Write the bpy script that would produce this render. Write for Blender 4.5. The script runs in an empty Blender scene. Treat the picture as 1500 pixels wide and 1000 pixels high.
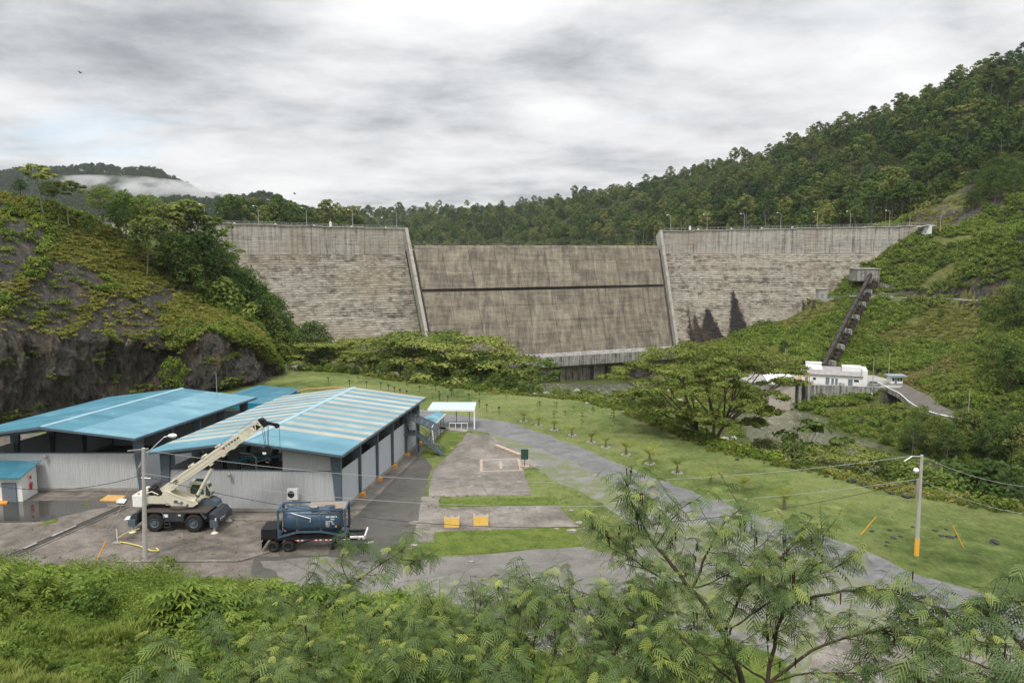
import bpy, math, random
import numpy as np
from mathutils import Vector, Matrix, Quaternion
R = math.radians
random.seed(7); rng = np.random.default_rng(11)
sc = bpy.context.scene
COL = sc.collection
# ------------------------------------------------------------ camera
F, PITCH, CZ = 1150.0, R(6.84), 27.0
cam = bpy.data.cameras.new('camera'); camo = bpy.data.objects.new('camera', cam); COL.objects.link(camo)
cam.sensor_width = 36; cam.lens = 36*F/1500.0; cam.clip_start = 0.1; cam.clip_end = 12000
camo.location = (0, 0, CZ); camo.rotation_euler = (R(90)-PITCH, 0, 0)
sc.camera = camo
# ------------------------------------------------------------ world (overcast with thin gaps)
SUN_EL, SUN_AZ = R(58), R(200)          # azimuth clockwise from +Y
w = bpy.data.worlds.new('World'); sc.world = w; w.use_nodes = True
nt = w.node_tree; nt.nodes.clear()
def WN(t, **k):
    n = nt.nodes.new(t)
    for a, v in k.items(): setattr(n, a, v)
    return n
L = lambda a, b: nt.links.new(a, b)
sky = WN('ShaderNodeTexSky', sky_type='NISHITA', sun_disc=False)
sky.sun_elevation = SUN_EL; sky.sun_rotation = SUN_AZ; sky.altitude = 200; sky.dust_density = 2.5
bsky = WN('ShaderNodeBackground'); bsky.inputs[1].default_value = 0.15
L(sky.outputs[0], bsky.inputs[0])
tc = WN('ShaderNodeTexCoord'); sep = WN('ShaderNodeSeparateXYZ'); L(tc.outputs['Generated'], sep.inputs[0])
def wm(op, a, b=None, c=None, clamp=False):
    n = WN('ShaderNodeMath', operation=op, use_clamp=clamp)
    for i, v in enumerate((a, b, c)):
        if v is None: continue
        if isinstance(v, (int, float)): n.inputs[i].default_value = v
        else: L(v, n.inputs[i])
    return n.outputs[0]
zc = wm('MAXIMUM', sep.outputs[2], 0.0)
den = wm('ADD', zc, 0.16)
cu, cv = wm('DIVIDE', sep.outputs[0], den), wm('DIVIDE', sep.outputs[1], den)
comb = WN('ShaderNodeCombineXYZ'); L(cu, comb.inputs[0]); L(cv, comb.inputs[1]); L(wm('MULTIPLY', zc, 1.5), comb.inputs[2])
def wnoise(scale, detail, rough, dist, off, stretch=(1, 1, 1)):
    m = WN('ShaderNodeMapping'); m.inputs['Location'].default_value = off; m.inputs['Scale'].default_value = stretch
    m.inputs['Rotation'].default_value = (0, 0, R(-12))
    L(comb.outputs[0], m.inputs[0])
    n = WN('ShaderNodeTexNoise'); n.inputs['Scale'].default_value = scale; n.inputs['Detail'].default_value = detail
    n.inputs['Roughness'].default_value = rough; n.inputs['Distortion'].default_value = dist
    L(m.outputs[0], n.inputs['Vector']); return n.outputs['Fac']
n1 = wnoise(0.42, 7, 0.55, 0.25, (3.1, 1.7, 0), (1.0, 1.0, 1))
n2 = wnoise(1.7, 10, 0.60, 0.12, (7.7, 4.2, 2), (0.85, 1.0, 1))
n3 = wnoise(0.5, 6, 0.55, 0.3, (1.3, 9.2, 5), (0.7, 1.0, 1))
mixn = wm('ADD', wm('MULTIPLY', n1, 0.52), wm('MULTIPLY', n2, 0.48))
cr = WN('ShaderNodeValToRGB'); L(mixn, cr.inputs[0])
e = cr.color_ramp.elements
e[0].position = 0.37; e[0].color = (0.20, 0.21, 0.226, 1)
e[1].position = 0.60; e[1].color = (0.55, 0.55, 0.55, 1)
for p, c in ((0.43, (0.30, 0.31, 0.324, 1)), (0.475, (0.385, 0.392, 0.403, 1)), (0.525, (0.465, 0.469, 0.475, 1))):
    k = e.new(p); k.color = c
# an overcast dome is brighter overhead than at the horizon
elev = wm('ADD', wm('MULTIPLY', wm('MULTIPLY', zc, zc), 2.1), 1.04)
bcl = WN('ShaderNodeBackground'); L(cr.outputs[0], bcl.inputs[0]); L(wm('MAXIMUM', elev, 0.88), bcl.inputs[1])
# gaps of blue, only lower in the sky
gap = WN('ShaderNodeMapRange'); L(n3, gap.inputs[0]); gap.inputs[1].default_value = 0.57; gap.inputs[2].default_value = 0.64
gap.inputs[3].default_value = 0.0; gap.inputs[4].default_value = 0.5
lowz = WN('ShaderNodeMapRange'); L(sep.outputs[2], lowz.inputs[0]); lowz.inputs[1].default_value = .10; lowz.inputs[2].default_value = .22; lowz.inputs[3].default_value = 1; lowz.inputs[4].default_value = .15
mx = WN('ShaderNodeMixShader'); L(wm('MULTIPLY', gap.outputs[0], lowz.outputs[0]), mx.inputs[0]); L(bcl.outputs[0], mx.inputs[1]); L(bsky.outputs[0], mx.inputs[2])
wo = WN('ShaderNodeOutputWorld'); L(mx.outputs[0], wo.inputs[0])
w.cycles.sampling_method = 'MANUAL'; w.cycles.sample_map_resolution = 512
# ------------------------------------------------------------ sun behind cloud
sl = bpy.data.lights.new('sun', 'SUN'); sl.energy = 1.5; sl.angle = R(12); sl.color = (1.0, 0.965, 0.91)
so = bpy.data.objects.new('sun', sl); COL.objects.link(so)
sd = Vector((math.sin(SUN_AZ)*math.cos(SUN_EL), math.cos(SUN_AZ)*math.cos(SUN_EL), math.sin(SUN_EL)))
so.rotation_euler = sd.to_track_quat('Z', 'Y').to_euler(); so.location = (0, 0, 90)
vs = sc.view_settings; vs.view_transform = 'Standard'; vs.look = 'None'; vs.exposure = 0.74; vs.gamma = 1; vs.use_curve_mapping = False
sc.cycles.max_bounces = 6; sc.cycles.diffuse_bounces = 3; sc.cycles.glossy_bounces = 2; sc.cycles.transmission_bounces = 3
sc.cycles.transparent_max_bounces = 6; sc.cycles.volume_bounces = 1
sc.cycles.use_adaptive_sampling = True; sc.cycles.adaptive_threshold = 0.015; sc.cycles.use_denoising = True
sc.render.use_persistent_data = False
# ------------------------------------------------------------ pixel rays of the photograph's camera
cp, sp_ = math.cos(PITCH), math.sin(PITCH)
def ray(px, py):
    dx, dy = (px-750)/F, (500-py)/F
    return np.array((dx, cp+dy*sp_, -sp_+dy*cp))
def Y(px, py, y):
    d = ray(px, py); return Vector(d*(y/d[1])+np.array((0, 0, CZ)))
def Z(px, py, z=0.0):
    d = ray(px, py); return Vector(d*((z-CZ)/d[2])+np.array((0, 0, CZ)))
# ------------------------------------------------------------ tags and objects
def tag(o, label=None, cat=None, group=None, kind=None):
    if label: o['label'] = label
    if cat: o['category'] = cat
    if group: o['group'] = group
    if kind: o['kind'] = kind
    return o
def thing(name, label, cat, loc=(0, 0, 0), rz=0.0, group=None):
    o = bpy.data.objects.new(name, None); COL.objects.link(o); o.empty_display_size = 0.5
    o.location = loc; o.rotation_euler = (0, 0, rz)
    return tag(o, label, cat, group)
def link(name, me, parent=None, loc=None):
    o = bpy.data.objects.new(name, me); COL.objects.link(o)
    if parent: o.parent = parent
    if loc is not None: o.location = loc
    return o
def copy_tree(o, parent=None):
    c = o.copy(); COL.objects.link(c); c.parent = parent
    for ch in list(o.children): copy_tree(ch, c)
    return c
class M:
    """mesh collector in the parent's own space"""
    def __init__(s): s.v = []; s.f = []; s.mi = []; s.cur = 0
    def add(s, vs_, fs):
        n = len(s.v); s.v += [tuple(p) for p in vs_]; s.f += [tuple(i+n for i in f) for f in fs]; s.mi += [s.cur]*len(fs); return s
    def box(s, x0, y0, z0, x1, y1, z1):
        return s.add([(x0,y0,z0),(x1,y0,z0),(x1,y1,z0),(x0,y1,z0),(x0,y0,z1),(x1,y0,z1),(x1,y1,z1),(x0,y1,z1)],
                     [(3,2,1,0),(4,5,6,7),(0,1,5,4),(1,2,6,5),(2,3,7,6),(3,0,4,7)])
    def cbox(s, c, sx, sy, sz, rz=0.0):
        co, si = math.cos(rz), math.sin(rz); v = []
        for dz in (-.5, .5):
            for a, b in ((-.5,-.5),(.5,-.5),(.5,.5),(-.5,.5)):
                x, y = a*sx, b*sy; v.append((c[0]+x*co-y*si, c[1]+x*si+y*co, c[2]+dz*sz))
        return s.add(v, [(3,2,1,0),(4,5,6,7),(0,1,5,4),(1,2,6,5),(2,3,7,6),(3,0,4,7)])
    def hexa(s, p):   # 8 points: bottom 4 ccw, top 4 ccw
        return s.add(p, [(3,2,1,0),(4,5,6,7),(0,1,5,4),(1,2,6,5),(2,3,7,6),(3,0,4,7)])
    def beam(s, a, b, wx, wz, up=(0,0,1)):
        a, b = Vector(a), Vector(b); d = (b-a).normalized(); u = Vector(up)
        if abs(d.dot(u)) > .98: u = Vector((1, 0, 0))
        sd_ = d.cross(u).normalized(); up_ = sd_.cross(d)
        v = [q+sd_*(i*wx/2)+up_*(j*wz/2) for q in (a, b) for i, j in ((-1,-1),(1,-1),(1,1),(-1,1))]
        return s.add(v, [(0,1,2,3),(7,6,5,4),(4,5,1,0),(5,6,2,1),(6,7,3,2),(7,4,0,3)])
    def tube(s, pts, rad, n=8, cap=True):
        pts = [Vector(p) for p in pts]; rad = rad if hasattr(rad, '__len__') else [rad]*len(pts)
        base = len(s.v); ref = None; rings = []
        for i, p in enumerate(pts):
            d = (pts[min(i+1, len(pts)-1)]-pts[max(i-1, 0)]).normalized()
            if ref is None: ref = d.orthogonal().normalized()
            ref = (ref-d*ref.dot(d)); ref = ref.normalized() if ref.length > 1e-5 else d.orthogonal().normalized()
            q = d.cross(ref)
            for k in range(n):
                t = 2*math.pi*k/n; s.v.append(tuple(p+(ref*math.cos(t)+q*math.sin(t))*rad[i]))
        for i in range(len(pts)-1):
            for k in range(n):
                a = base+i*n+k; b = base+i*n+(k+1) % n; s.f.append((a, b, b+n, a+n)); s.mi.append(s.cur)
        if cap:
            s.f.append(tuple(base+k for k in range(n))[::-1]); s.f.append(tuple(base+(len(pts)-1)*n+k for k in range(n))); s.mi += [s.cur]*2
        return s
    def prism(s, poly, z0, z1):
        n = len(poly); v = [(p[0], p[1], z0) for p in poly]+[(p[0], p[1], z1) for p in poly]
        return s.add(v, [tuple(range(n))[::-1], tuple(range(n, 2*n))]+[(i, (i+1) % n, n+(i+1) % n, n+i) for i in range(n)])
    def prismy(s, poly, y0, y1):   # polygon in x-z, extruded along y
        n = len(poly); v = [(p[0], y0, p[1]) for p in poly]+[(p[0], y1, p[1]) for p in poly]
        return s.add(v, [tuple(range(n)), tuple(range(n, 2*n))[::-1]]+[(i, n+i, n+(i+1) % n, (i+1) % n) for i in range(n)])
    def disc(s, c, r, n=16, axis='z'):
        v = []
        for k in range(n):
            t = 2*math.pi*k/n; a, b = r*math.cos(t), r*math.sin(t)
            v.append((c[0]+a, c[1]+b, c[2]) if axis == 'z' else (c[0]+a, c[1], c[2]+b))
        return s.add(v, [tuple(range(n))])
    def lathe(s, prof, c=(0,0,0), n=24, axis='z', arc=None):
        base = len(s.v)
        for r_, h in prof:
            for k in range(n):
                t = 2*math.pi*k/n; a, b = r_*math.cos(t), r_*math.sin(t)
                if axis == 'z': s.v.append((c[0]+a, c[1]+b, c[2]+h))
                elif axis == 'y': s.v.append((c[0]+a, c[1]+h, c[2]+b))
                else: s.v.append((c[0]+h, c[1]+a, c[2]+b))
        for i in range(len(prof)-1):
            for k in range(n):
                a = base+i*n+k; b = base+i*n+(k+1) % n; s.f.append((a, b, b+n, a+n)); s.mi.append(s.cur)
        return s
    def mesh(s, name, mat, smooth=False, tf=None):
        me = bpy.data.meshes.new(name)
        v = s.v if tf is None else [tuple(tf @ Vector(p)) for p in s.v]
        me.from_pydata(v, [], s.f)
        for m_ in (mat if isinstance(mat, (list, tuple)) else [mat]): me.materials.append(m_)
        if max(s.mi, default=0) > 0: me.polygons.foreach_set('material_index', s.mi)
        if smooth:
            me.polygons.foreach_set('use_smooth', [True]*len(me.polygons))
            me.set_sharp_from_angle(angle=R(38)) if hasattr(me, 'set_sharp_from_angle') else None
        return me
    def build(s, name, mat, parent=None, smooth=False, world=False, **kw):
        tf = None
        if world and parent is not None: tf = Matrix.Translation(-Vector(parent.location))
        me = s.mesh(name, mat, smooth, tf)
        o = link(name, me, parent)
        return tag(o, **kw) if kw else o
def npmesh(name, V, Fq, mats, mi=None, smooth=False, attr=None):
    """fast mesh from numpy quads/tris"""
    me = bpy.data.meshes.new(name); V = np.asarray(V, np.float32); Fq = np.asarray(Fq, np.int32)
    k = Fq.shape[1]; nf = len(Fq)
    me.vertices.add(len(V)); me.vertices.foreach_set('co', V.ravel())
    me.loops.add(nf*k); me.loops.foreach_set('vertex_index', Fq.ravel())
    me.polygons.add(nf); me.polygons.foreach_set('loop_start', np.arange(0, nf*k, k, dtype=np.int32))
    for m_ in mats: me.materials.append(m_)
    if mi is not None: me.polygons.foreach_set('material_index', np.asarray(mi, np.int32))
    me.update(calc_edges=True)
    if smooth: me.polygons.foreach_set('use_smooth', np.ones(nf, bool))
    if attr is not None:
        for an, av in attr.items():
            a = me.attributes.new(an, 'FLOAT', 'FACE'); a.data.foreach_set('value', np.asarray(av, np.float32))
    me.validate(); return me
def jmesh(name, parts, mats, smooth=False):
    """join [(V, F(quads), matindex, tint)]"""
    Vs, Fs, mi, ti = [], [], [], []; n = 0
    for V, Fq, m_, t in parts:
        Vs.append(V); Fs.append(Fq+n); n += len(V); mi.append(np.full(len(Fq), m_)); ti.append(np.asarray(t) if np.ndim(t) else np.full(len(Fq), t))
    return npmesh(name, np.concatenate(Vs), np.concatenate(Fs), mats, np.concatenate(mi), smooth, {'tint': np.concatenate(ti)})
def text_obj(s_, size, name, mat, parent, loc, rot, extrude=0.004, bold=0.0, sx=1.0):
    cu_ = bpy.data.curves.new('lettering', 'FONT'); cu_.body = s_; cu_.size = size; cu_.extrude = extrude; cu_.offset = bold; cu_.resolution_u = 3
    cu_.align_x = 'CENTER'; cu_.align_y = 'CENTER'
    to = bpy.data.objects.new('lettering_tmp', cu_); COL.objects.link(to)
    dg = bpy.context.evaluated_depsgraph_get(); me = bpy.data.meshes.new_from_object(to.evaluated_get(dg))
    bpy.data.objects.remove(to); me.materials.clear(); me.materials.append(mat)
    o = link(name, me, parent, loc); o.rotation_euler = rot; o.scale = (sx, 1, 1); return o
# ------------------------------------------------------------ numpy noise
def _hash(ix, iy, seed):
    h = (ix.astype(np.int64)*374761393+iy.astype(np.int64)*668265263+seed*974711) & 0x7fffffff
    h = (h ^ (h >> 13))*1274126177 & 0x7fffffff
    return ((h ^ (h >> 16)) & 0xffff)/65535.0
def vnoise(x, y, seed=0):
    ix, iy = np.floor(x), np.floor(y); fx, fy = x-ix, y-iy
    fx = fx*fx*(3-2*fx); fy = fy*fy*(3-2*fy)
    a, b, c, d = (_hash(ix+i, iy+j, seed) for j in (0, 1) for i in (0, 1))
    return (a*(1-fx)+b*fx)*(1-fy)+(c*(1-fx)+d*fx)*fy
def fbm(x, y, oct=4, seed=0, gain=.5):
    s_ = 0; a = 1; t = 0
    for o_ in range(oct):
        s_ = s_+a*vnoise(x*2**o_+17.3*o_, y*2**o_+5.1*o_, seed+o_); t += a; a *= gain
    return s_/t-.5
def smooth(a, b, x):
    t = np.clip((x-a)/(b-a), 0, 1); return t*t*(3-2*t)
# ------------------------------------------------------------ materials
def newmat(name):
    m_ = bpy.data.materials.new(name); m_.use_nodes = True; n = m_.node_tree
    return m_, n, n.nodes['Principled BSDF']
class G:
    """tiny node-graph writer"""
    def __init__(s, t): s.t = t; s._tc = None
    def n(s, ty, **k):
        q = s.t.nodes.new(ty)
        for a, v in k.items(): setattr(q, a, v)
        return q
    def l(s, a, b): s.t.links.new(a, b)
    def pos(s):
        if s._tc is None: s._tc = s.n('ShaderNodeNewGeometry')
        return s._tc.outputs['Position']
    def objc(s): return s.n('ShaderNodeTexCoord').outputs['Object']
    def map(s, vec, scale=(1,1,1), rot=(0,0,0), loc=(0,0,0)):
        q = s.n('ShaderNodeMapping'); s.l(vec, q.inputs[0]); q.inputs['Scale'].default_value = scale; q.inputs['Rotation'].default_value = rot; q.inputs['Location'].default_value = loc
        return q.outputs[0]
    def noise(s, vec, scale, detail=4, rough=.55, dist=0.0):
        q = s.n('ShaderNodeTexNoise'); s.l(vec, q.inputs['Vector']); q.inputs['Scale'].default_value = scale
        q.inputs['Detail'].default_value = detail; q.inputs['Roughness'].default_value = rough; q.inputs['Distortion'].default_value = dist
        return q.outputs['Fac']
    def ramp(s, fac, stops, interp='LINEAR'):
        q = s.n('ShaderNodeValToRGB'); s.l(fac, q.inputs[0]); e_ = q.color_ramp.elements; q.color_ramp.interpolation = interp
        while len(e_) < len(stops): e_.new(0.5)
        for i, (p, c) in enumerate(stops):
            e_[i].position = p; e_[i].color = (*c, 1) if len(c) == 3 else c
        return q.outputs[0]
    def rng(s, fac, a, b, c=0.0, d=1.0):
        q = s.n('ShaderNodeMapRange'); s.l(fac, q.inputs[0])
        for i, v in enumerate((a, b, c, d)): q.inputs[i+1].default_value = v
        return q.outputs[0]
    def mix(s, fac, a, b, mode='MIX'):
        q = s.n('ShaderNodeMix', data_type='RGBA', blend_type=mode)
        for i, v in ((0, fac), (6, a), (7, b)):
            if isinstance(v, (int, float)): q.inputs[i].default_value = v
            elif isinstance(v, tuple): q.inputs[i].default_value = (*v, 1) if len(v) == 3 else v
            else: s.l(v, q.inputs[i])
        return q.outputs[2]
    def math(s, op, a, b=0.0, clamp=False):
        q = s.n('ShaderNodeMath', operation=op, use_clamp=clamp)
        for i, v in enumerate((a, b)):
            if isinstance(v, (int, float)): q.inputs[i].default_value = v
            else: s.l(v, q.inputs[i])
        return q.outputs[0]
    def bump(s, h, bs, strength=.4, dist=.05):
        q = s.n('ShaderNodeBump'); q.inputs['Strength'].default_value = strength; q.inputs['Distance'].default_value = dist
        s.l(h, q.inputs['Height']); s.l(q.outputs[0], bs.inputs['Normal'])
def plain(name, col, rough=.6, metal=0.0, var=.12, scale=3.0, bump=0.0, dirt=None, spec=.4):
    """painted/bare surface with mild wear and dirt"""
    m_, t, bs = newmat(name); g = G(t); p = g.objc()
    a = g.noise(p, scale, 6, .65); b = g.noise(g.map(p, (1, 1, .25)), scale*3.1, 5, .6)
    f = g.math('ADD', g.math('MULTIPLY', a, .6), g.math('MULTIPLY', b, .4))
    lo = tuple(max(0, c*(1-var*1.6)) for c in col); hi = tuple(min(1, c*(1+var)) for c in col)
    c = g.ramp(f, [(.3, lo), (.7, hi)])
    if dirt:
        c = g.mix(g.rng(g.noise(g.map(p, (1, 1, .5)), scale*.8, 8, .7, .3), .56, .74, 0, .7), c, dirt)
    g.l(c, bs.inputs['Base Color']); bs.inputs['Roughness'].default_value = rough; bs.inputs['Metallic'].default_value = metal
    bs.inputs['Specular IOR Level'].default_value = spec
    if bump: g.bump(g.noise(p, scale*12, 4), bs, bump, .01)
    return m_
def leafmat(name, stops, patch=.02, trans=.25, rough=.55, patchcol=None, seed=0.0, amt=.5, wr=.46, wt=.36, ws=.18, gain=(1.2, 1.12, .92)):
    stops = [(p_, tuple(a*b for a, b in zip(c_, gain))) for p_, c_ in stops]
    """leaves: colour by instance, by face tint and by slow patches over the ground; some light passes through"""
    m_, t, bs = newmat(name); g = G(t)
    oi = g.n('ShaderNodeObjectInfo'); at_ = g.n('ShaderNodeAttribute', attribute_name='tint')
    slow = g.noise(g.map(g.pos(), (1, 1, 1), loc=(seed, seed*.7, 0)), patch, 3, .5)
    f = g.math('ADD', g.math('MULTIPLY', oi.outputs['Random'], wr), g.math('MULTIPLY', at_.outputs['Fac'], wt))
    f = g.math('ADD', f, g.math('MULTIPLY', g.rng(slow, .3, .7), ws))
    c = g.ramp(f, stops)
    if patchcol: c = g.mix(g.rng(slow, .52, .66, 0, amt), c, patchcol)
    g.l(c, bs.inputs['Base Color']); bs.inputs['Roughness'].default_value = rough+.1; bs.inputs['Specular IOR Level'].default_value = .14
    tr = g.n('ShaderNodeBsdfTranslucent'); g.l(g.mix(.30, c, (.26, .36, .04), 'MIX'), tr.inputs[0])
    mxs = g.n('ShaderNodeMixShader'); mxs.inputs[0].default_value = trans
    g.l(bs.outputs[0], mxs.inputs[1]); g.l(tr.outputs[0], mxs.inputs[2]); g.l(mxs.outputs[0], t.nodes['Material Output'].inputs[0])
    return m_
# ============================================================ TERRAIN
BASE_FOOT = [(-150,70),(-80,67),(-44,65),(-29,61),(-12,57.5),(-4,54),(2,49),(8,44),(20,40),(45,36),(90,30),(140,24)]
EDGE = [(150,44),(130,50),(80,68),(51,78.4),(46,82),(42.8,84.4),(39,90),(33.5,96),(28,102),(23.5,114),(19.4,126),(13,137),(3.7,142),(-2,144.4),(-9,148.6),(-22.3,157.6),(-35.5,168),(-46,170.6),(-52,172)]
LEFTB = [(-56,166),(-60,150),(-68,138),(-76,125),(-82,112),(-100,95),(-150,90)]
PLAT = np.array(BASE_FOOT+EDGE+LEFTB, float)
def poly_sd(x, y, P):
    """signed distance, negative inside"""
    n = len(P); d2 = np.full(x.shape, 1e12); ins = np.zeros(x.shape, bool)
    for i in range(n):
        ax, ay = P[i]; bx, by = P[(i+1) % n]; ex, ey = bx-ax, by-ay
        t = np.clip(((x-ax)*ex+(y-ay)*ey)/(ex*ex+ey*ey+1e-9), 0, 1)
        d2 = np.minimum(d2, (x-ax-t*ex)**2+(y-ay-t*ey)**2)
        c = ((ay > y) != (by > y)) & (x < (bx-ax)*(y-ay)/(by-ay+1e-12)+ax); ins ^= c
    return np.sqrt(d2)*np.where(ins, -1, 1)
CP = []
def c3(*pts): CP.extend(tuple(p) for p in pts)
def cpx(*pts): CP.extend(tuple(Y(*p)) for p in pts)
# river bank falling from the plateau's edge
for i in range(1, len(EDGE)-1):
    (x0, y0), (x1, y1) = EDGE[i-1], EDGE[i+1]; dx, dy = x1-x0, y1-y0; q = math.hypot(dx, dy); nx, ny = dy/q, -dx/q
    x, y = EDGE[i]
    c3((x, y, 0), (x+9*nx, y+9*ny, -5), (x+24*nx, y+24*ny, -17), (x+38*nx, y+38*ny, -25.6))
c3((-70,120,0), (-60,90,0), (0,90,0), (-30,130,0), (20,70,0), (-100,80,0), (60,50,0))
# river bed
c3((89,262,-29),(88,245,-29.5),(85,228,-29.5),(82,212,-29.5),(80,198,-29.5),(82,185,-29.5),(92,172,-29.5),(110,160,-29),(140,142,-28.5),(200,122,-28.5),(75,200,-29),(76,215,-28.5),(74,235,-28),(76,250,-28))
# valley floor below the dam
c3((-30,330,-30),(0,345,-30),(40,362,-30),(72,374,-28),(0,322,-29),(40,337,-29),(66,346,-28),(-50,335,-24),(30,320,-28.5),(75,330,-24))
c3((-40,240,-24),(-10,205,-25.5),(20,190,-25.5),(50,185,-26),(-30,298,-27),(0,300,-28),(30,306,-28),(60,312,-27),(20,250,-26),(50,260,-25.5),(60,235,-25),(-30,270,-26),(70,285,-24),(62,215,-25.5),(64,250,-25),(40,225,-25.5),(66,200,-26.3))
# left side, up to the dam's left abutment
c3((-81,290,-6),(-100,300,8),(-121,309,33),(-160,330,36),(-75,235,-2),(-58,195,-1),(-92,225,5),(-110,200,12),(-140,190,20),(-70,262,-10),(-55,255,-20),(-130,260,18),(-52,215,-10),(-220,250,22),(-250,150,25),(-200,400,36))
# river's right bank
c3((103,243,-25.6),(113,250,-24.3),(126,250,-21.5),(110,226,-25.5),(104,210,-26.5),(99,198,-26.8),(98,232,-26),(120,215,-23.5),(118,195,-26),(133,205,-22.8),(135,185,-24),(150,170,-25),(160,192,-20),(190,160,-22),(128,172,-25),(145,163,-24),(170,145,-24),(190,180,-12),(240,150,-5),(230,190,12),(230,110,-20),(170,112,-22),(120,128,-25),(100,138,-26))
# powerhouse deck and road
c3((82,268,-19.3),(100,270,-19.3),(118,268,-19.3),(130,264,-19.3),(128,275,-19),(78,262,-22),(127,258,-19.5),(128,245,-19.6),(124,229,-20.3),(126,221,-21.1),(133,219,-21.6),(139,211,-22.4),(150,203,-23))
cpx((1440,562,236),(1500,565,226),(1400,522,266),(1450,482,285),(1500,470,270),(1300,500,308),(1250,482,320),(1200,500,313),(1060,522,310),(1020,540,303),(1005,560,300),(1130,512,302),(1160,530,284),(1205,538,282),(1280,543,278),(1100,556,272),(1340,548,274),(1360,520,290),(1600,450,260),(1700,400,250),(1600,560,215),(1900,350,240),(1700,560,190))
# foot of the dam's right wing
cpx((1015,506,352),(1090,490,352),(1120,482,354),(1160,470,356),(1200,455,359),(1250,410,368),(1290,385,374),(1320,357,377),(1346,337,380))
# service bench
cpx((1200,440,350),(1250,439,345),(1300,438,336),(1380,439,321),(1450,442,300),(1500,432,285),(1250,436,352),(1300,435,343),(1380,436,328),(1450,438,307))
# hill above the bench, crest road
cpx((1340,420,343),(1400,408,330),(1450,400,315),(1500,400,300),(1340,375,362),(1400,372,350),(1500,350,322),(1440,343,340),(1500,328,318),(1580,300,300),(1600,350,290))
c3((200,385,36.5),(206,382,36.5),(215,372,36.5),(222,362,36.6),(230,352,36.6),(212,392,37),(235,372,37.2))
# forested mountain beyond (ground, about 12 m under the crowns)
FM = [(1345,312,410),(1440,300,385),(1500,290,370),(1300,322,470),(1250,330,540),(1200,325,600),(1100,330,700),(1000,345,820),(960,356,860),(880,357,900),(800,358,1000),(700,358,1100),(600,359,1250),(500,352,1350),
      (1500,158,600),(1405,170,660),(1340,188,700),(1280,216,760),(1200,244,850),(1100,272,950),(1000,293,1060),(900,308,1180),(830,317,1300),(760,322,1500),(680,322,1700),(600,318,1800),(520,326,1900),
      (1500,230,440),(1400,250,500),(1300,265,570),(1200,285,680),(1100,300,790),(1000,318,900),(900,330,1000),(800,340,1150),
      (1650,118,600),(1800,60,600),(2000,40,600),(1700,200,430),(1900,150,400),(2100,120,400),(1500,170,520)]
cpx(*FM)
c3((100,420,20),(0,420,18),(-100,420,20),(-100,700,22),(0,700,22),(-300,900,26),(150,500,22),(60,650,22),(-500,1200,26),(-800,1500,30),(-500,1800,90),(-800,2100,60),(0,2150,100),(400,1800,150),(800,1700,240),(1100,1500,300),(800,1000,260),(600,700,220),(-450,700,30),(-500,450,40),(200,450,30))
CPA = np.array(CP)
_sc = 100.0
def _rbf_fit():
    P = CPA[:, :2]/_sc; z = CPA[:, 2]; n = len(P)
    D = np.linalg.norm(P[:, None]-P[None], axis=2); A = np.zeros((n+3, n+3))
    A[:n, :n] = D+np.eye(n)*-0.004; A[:n, n] = 1; A[:n, n+1:] = P; A[n, :n] = 1; A[n+1:, :n] = P.T
    return np.linalg.solve(A, np.concatenate([z, np.zeros(3)]))
_W = _rbf_fit()
def rbf(x, y):
    sh = x.shape; q = np.stack([x.ravel(), y.ravel()], 1)/_sc; out = np.empty(len(q)); P = CPA[:, :2]/_sc; n = len(P)
    for i in range(0, len(q), 20000):
        b = q[i:i+20000]; D = np.sqrt(((b[:, None]-P[None])**2).sum(2)); out[i:i+20000] = D @ _W[:n]+_W[n]+b @ _W[n+1:]
    return out.reshape(sh)
_ft = np.array([f[0]/f[1] for f in BASE_FOOT]); _fr = np.array([math.hypot(*f) for f in BASE_FOOT])
_gx = np.array([0,.12,.25,.41,.55,.7,.85,.95,1.0,1.2]); _gz = np.array([0,.07,.17,.33,.45,.60,.80,.93,1.0,1.0])*25.4
def bank_s(x, y):
    """0 at the foot of the near bank, 1 at the camera"""
    th = x/np.maximum(y, 1e-3); S = np.interp(th, _ft, _fr); s = 1-np.hypot(x, y)/S
    return np.where(y > .5, s, 1.0)
ROAD2 = [(129,263,-19.3),(127.5,252,-19.5),(126.8,244,-19.6),(124,230,-20.3),(125.5,222,-21.0),(131,217.5,-21.6),(139,211,-22.4),(152,203,-23.2),(175,192,-24),(205,180,-25)]
BENCH = [tuple(Y(1196,438.5,351)), tuple(Y(1250,437,348)), tuple(Y(1300,436,340)), tuple(Y(1380,437,325)), tuple(Y(1450,441,303)), tuple(Y(1500,435,288)), tuple(Y(1560,430,272))]
def dist_line(x, y, P):
    best = np.full(x.shape, 1e9); zz = np.zeros(x.shape)
    for (ax, ay, az), (bx, by, bz) in zip(P[:-1], P[1:]):
        ex, ey = bx-ax, by-ay; t = np.clip(((x-ax)*ex+(y-ay)*ey)/(ex*ex+ey*ey), 0, 1)
        d = np.hypot(x-ax-t*ex, y-ay-t*ey); m_ = d < best; best = np.where(m_, d, best); zz = np.where(m_, az+t*(bz-az), zz)
    return best, zz
DECK = np.array([(80,270),(99,264),(127,258.5),(133,262),(131,281),(80,283)])
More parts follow.
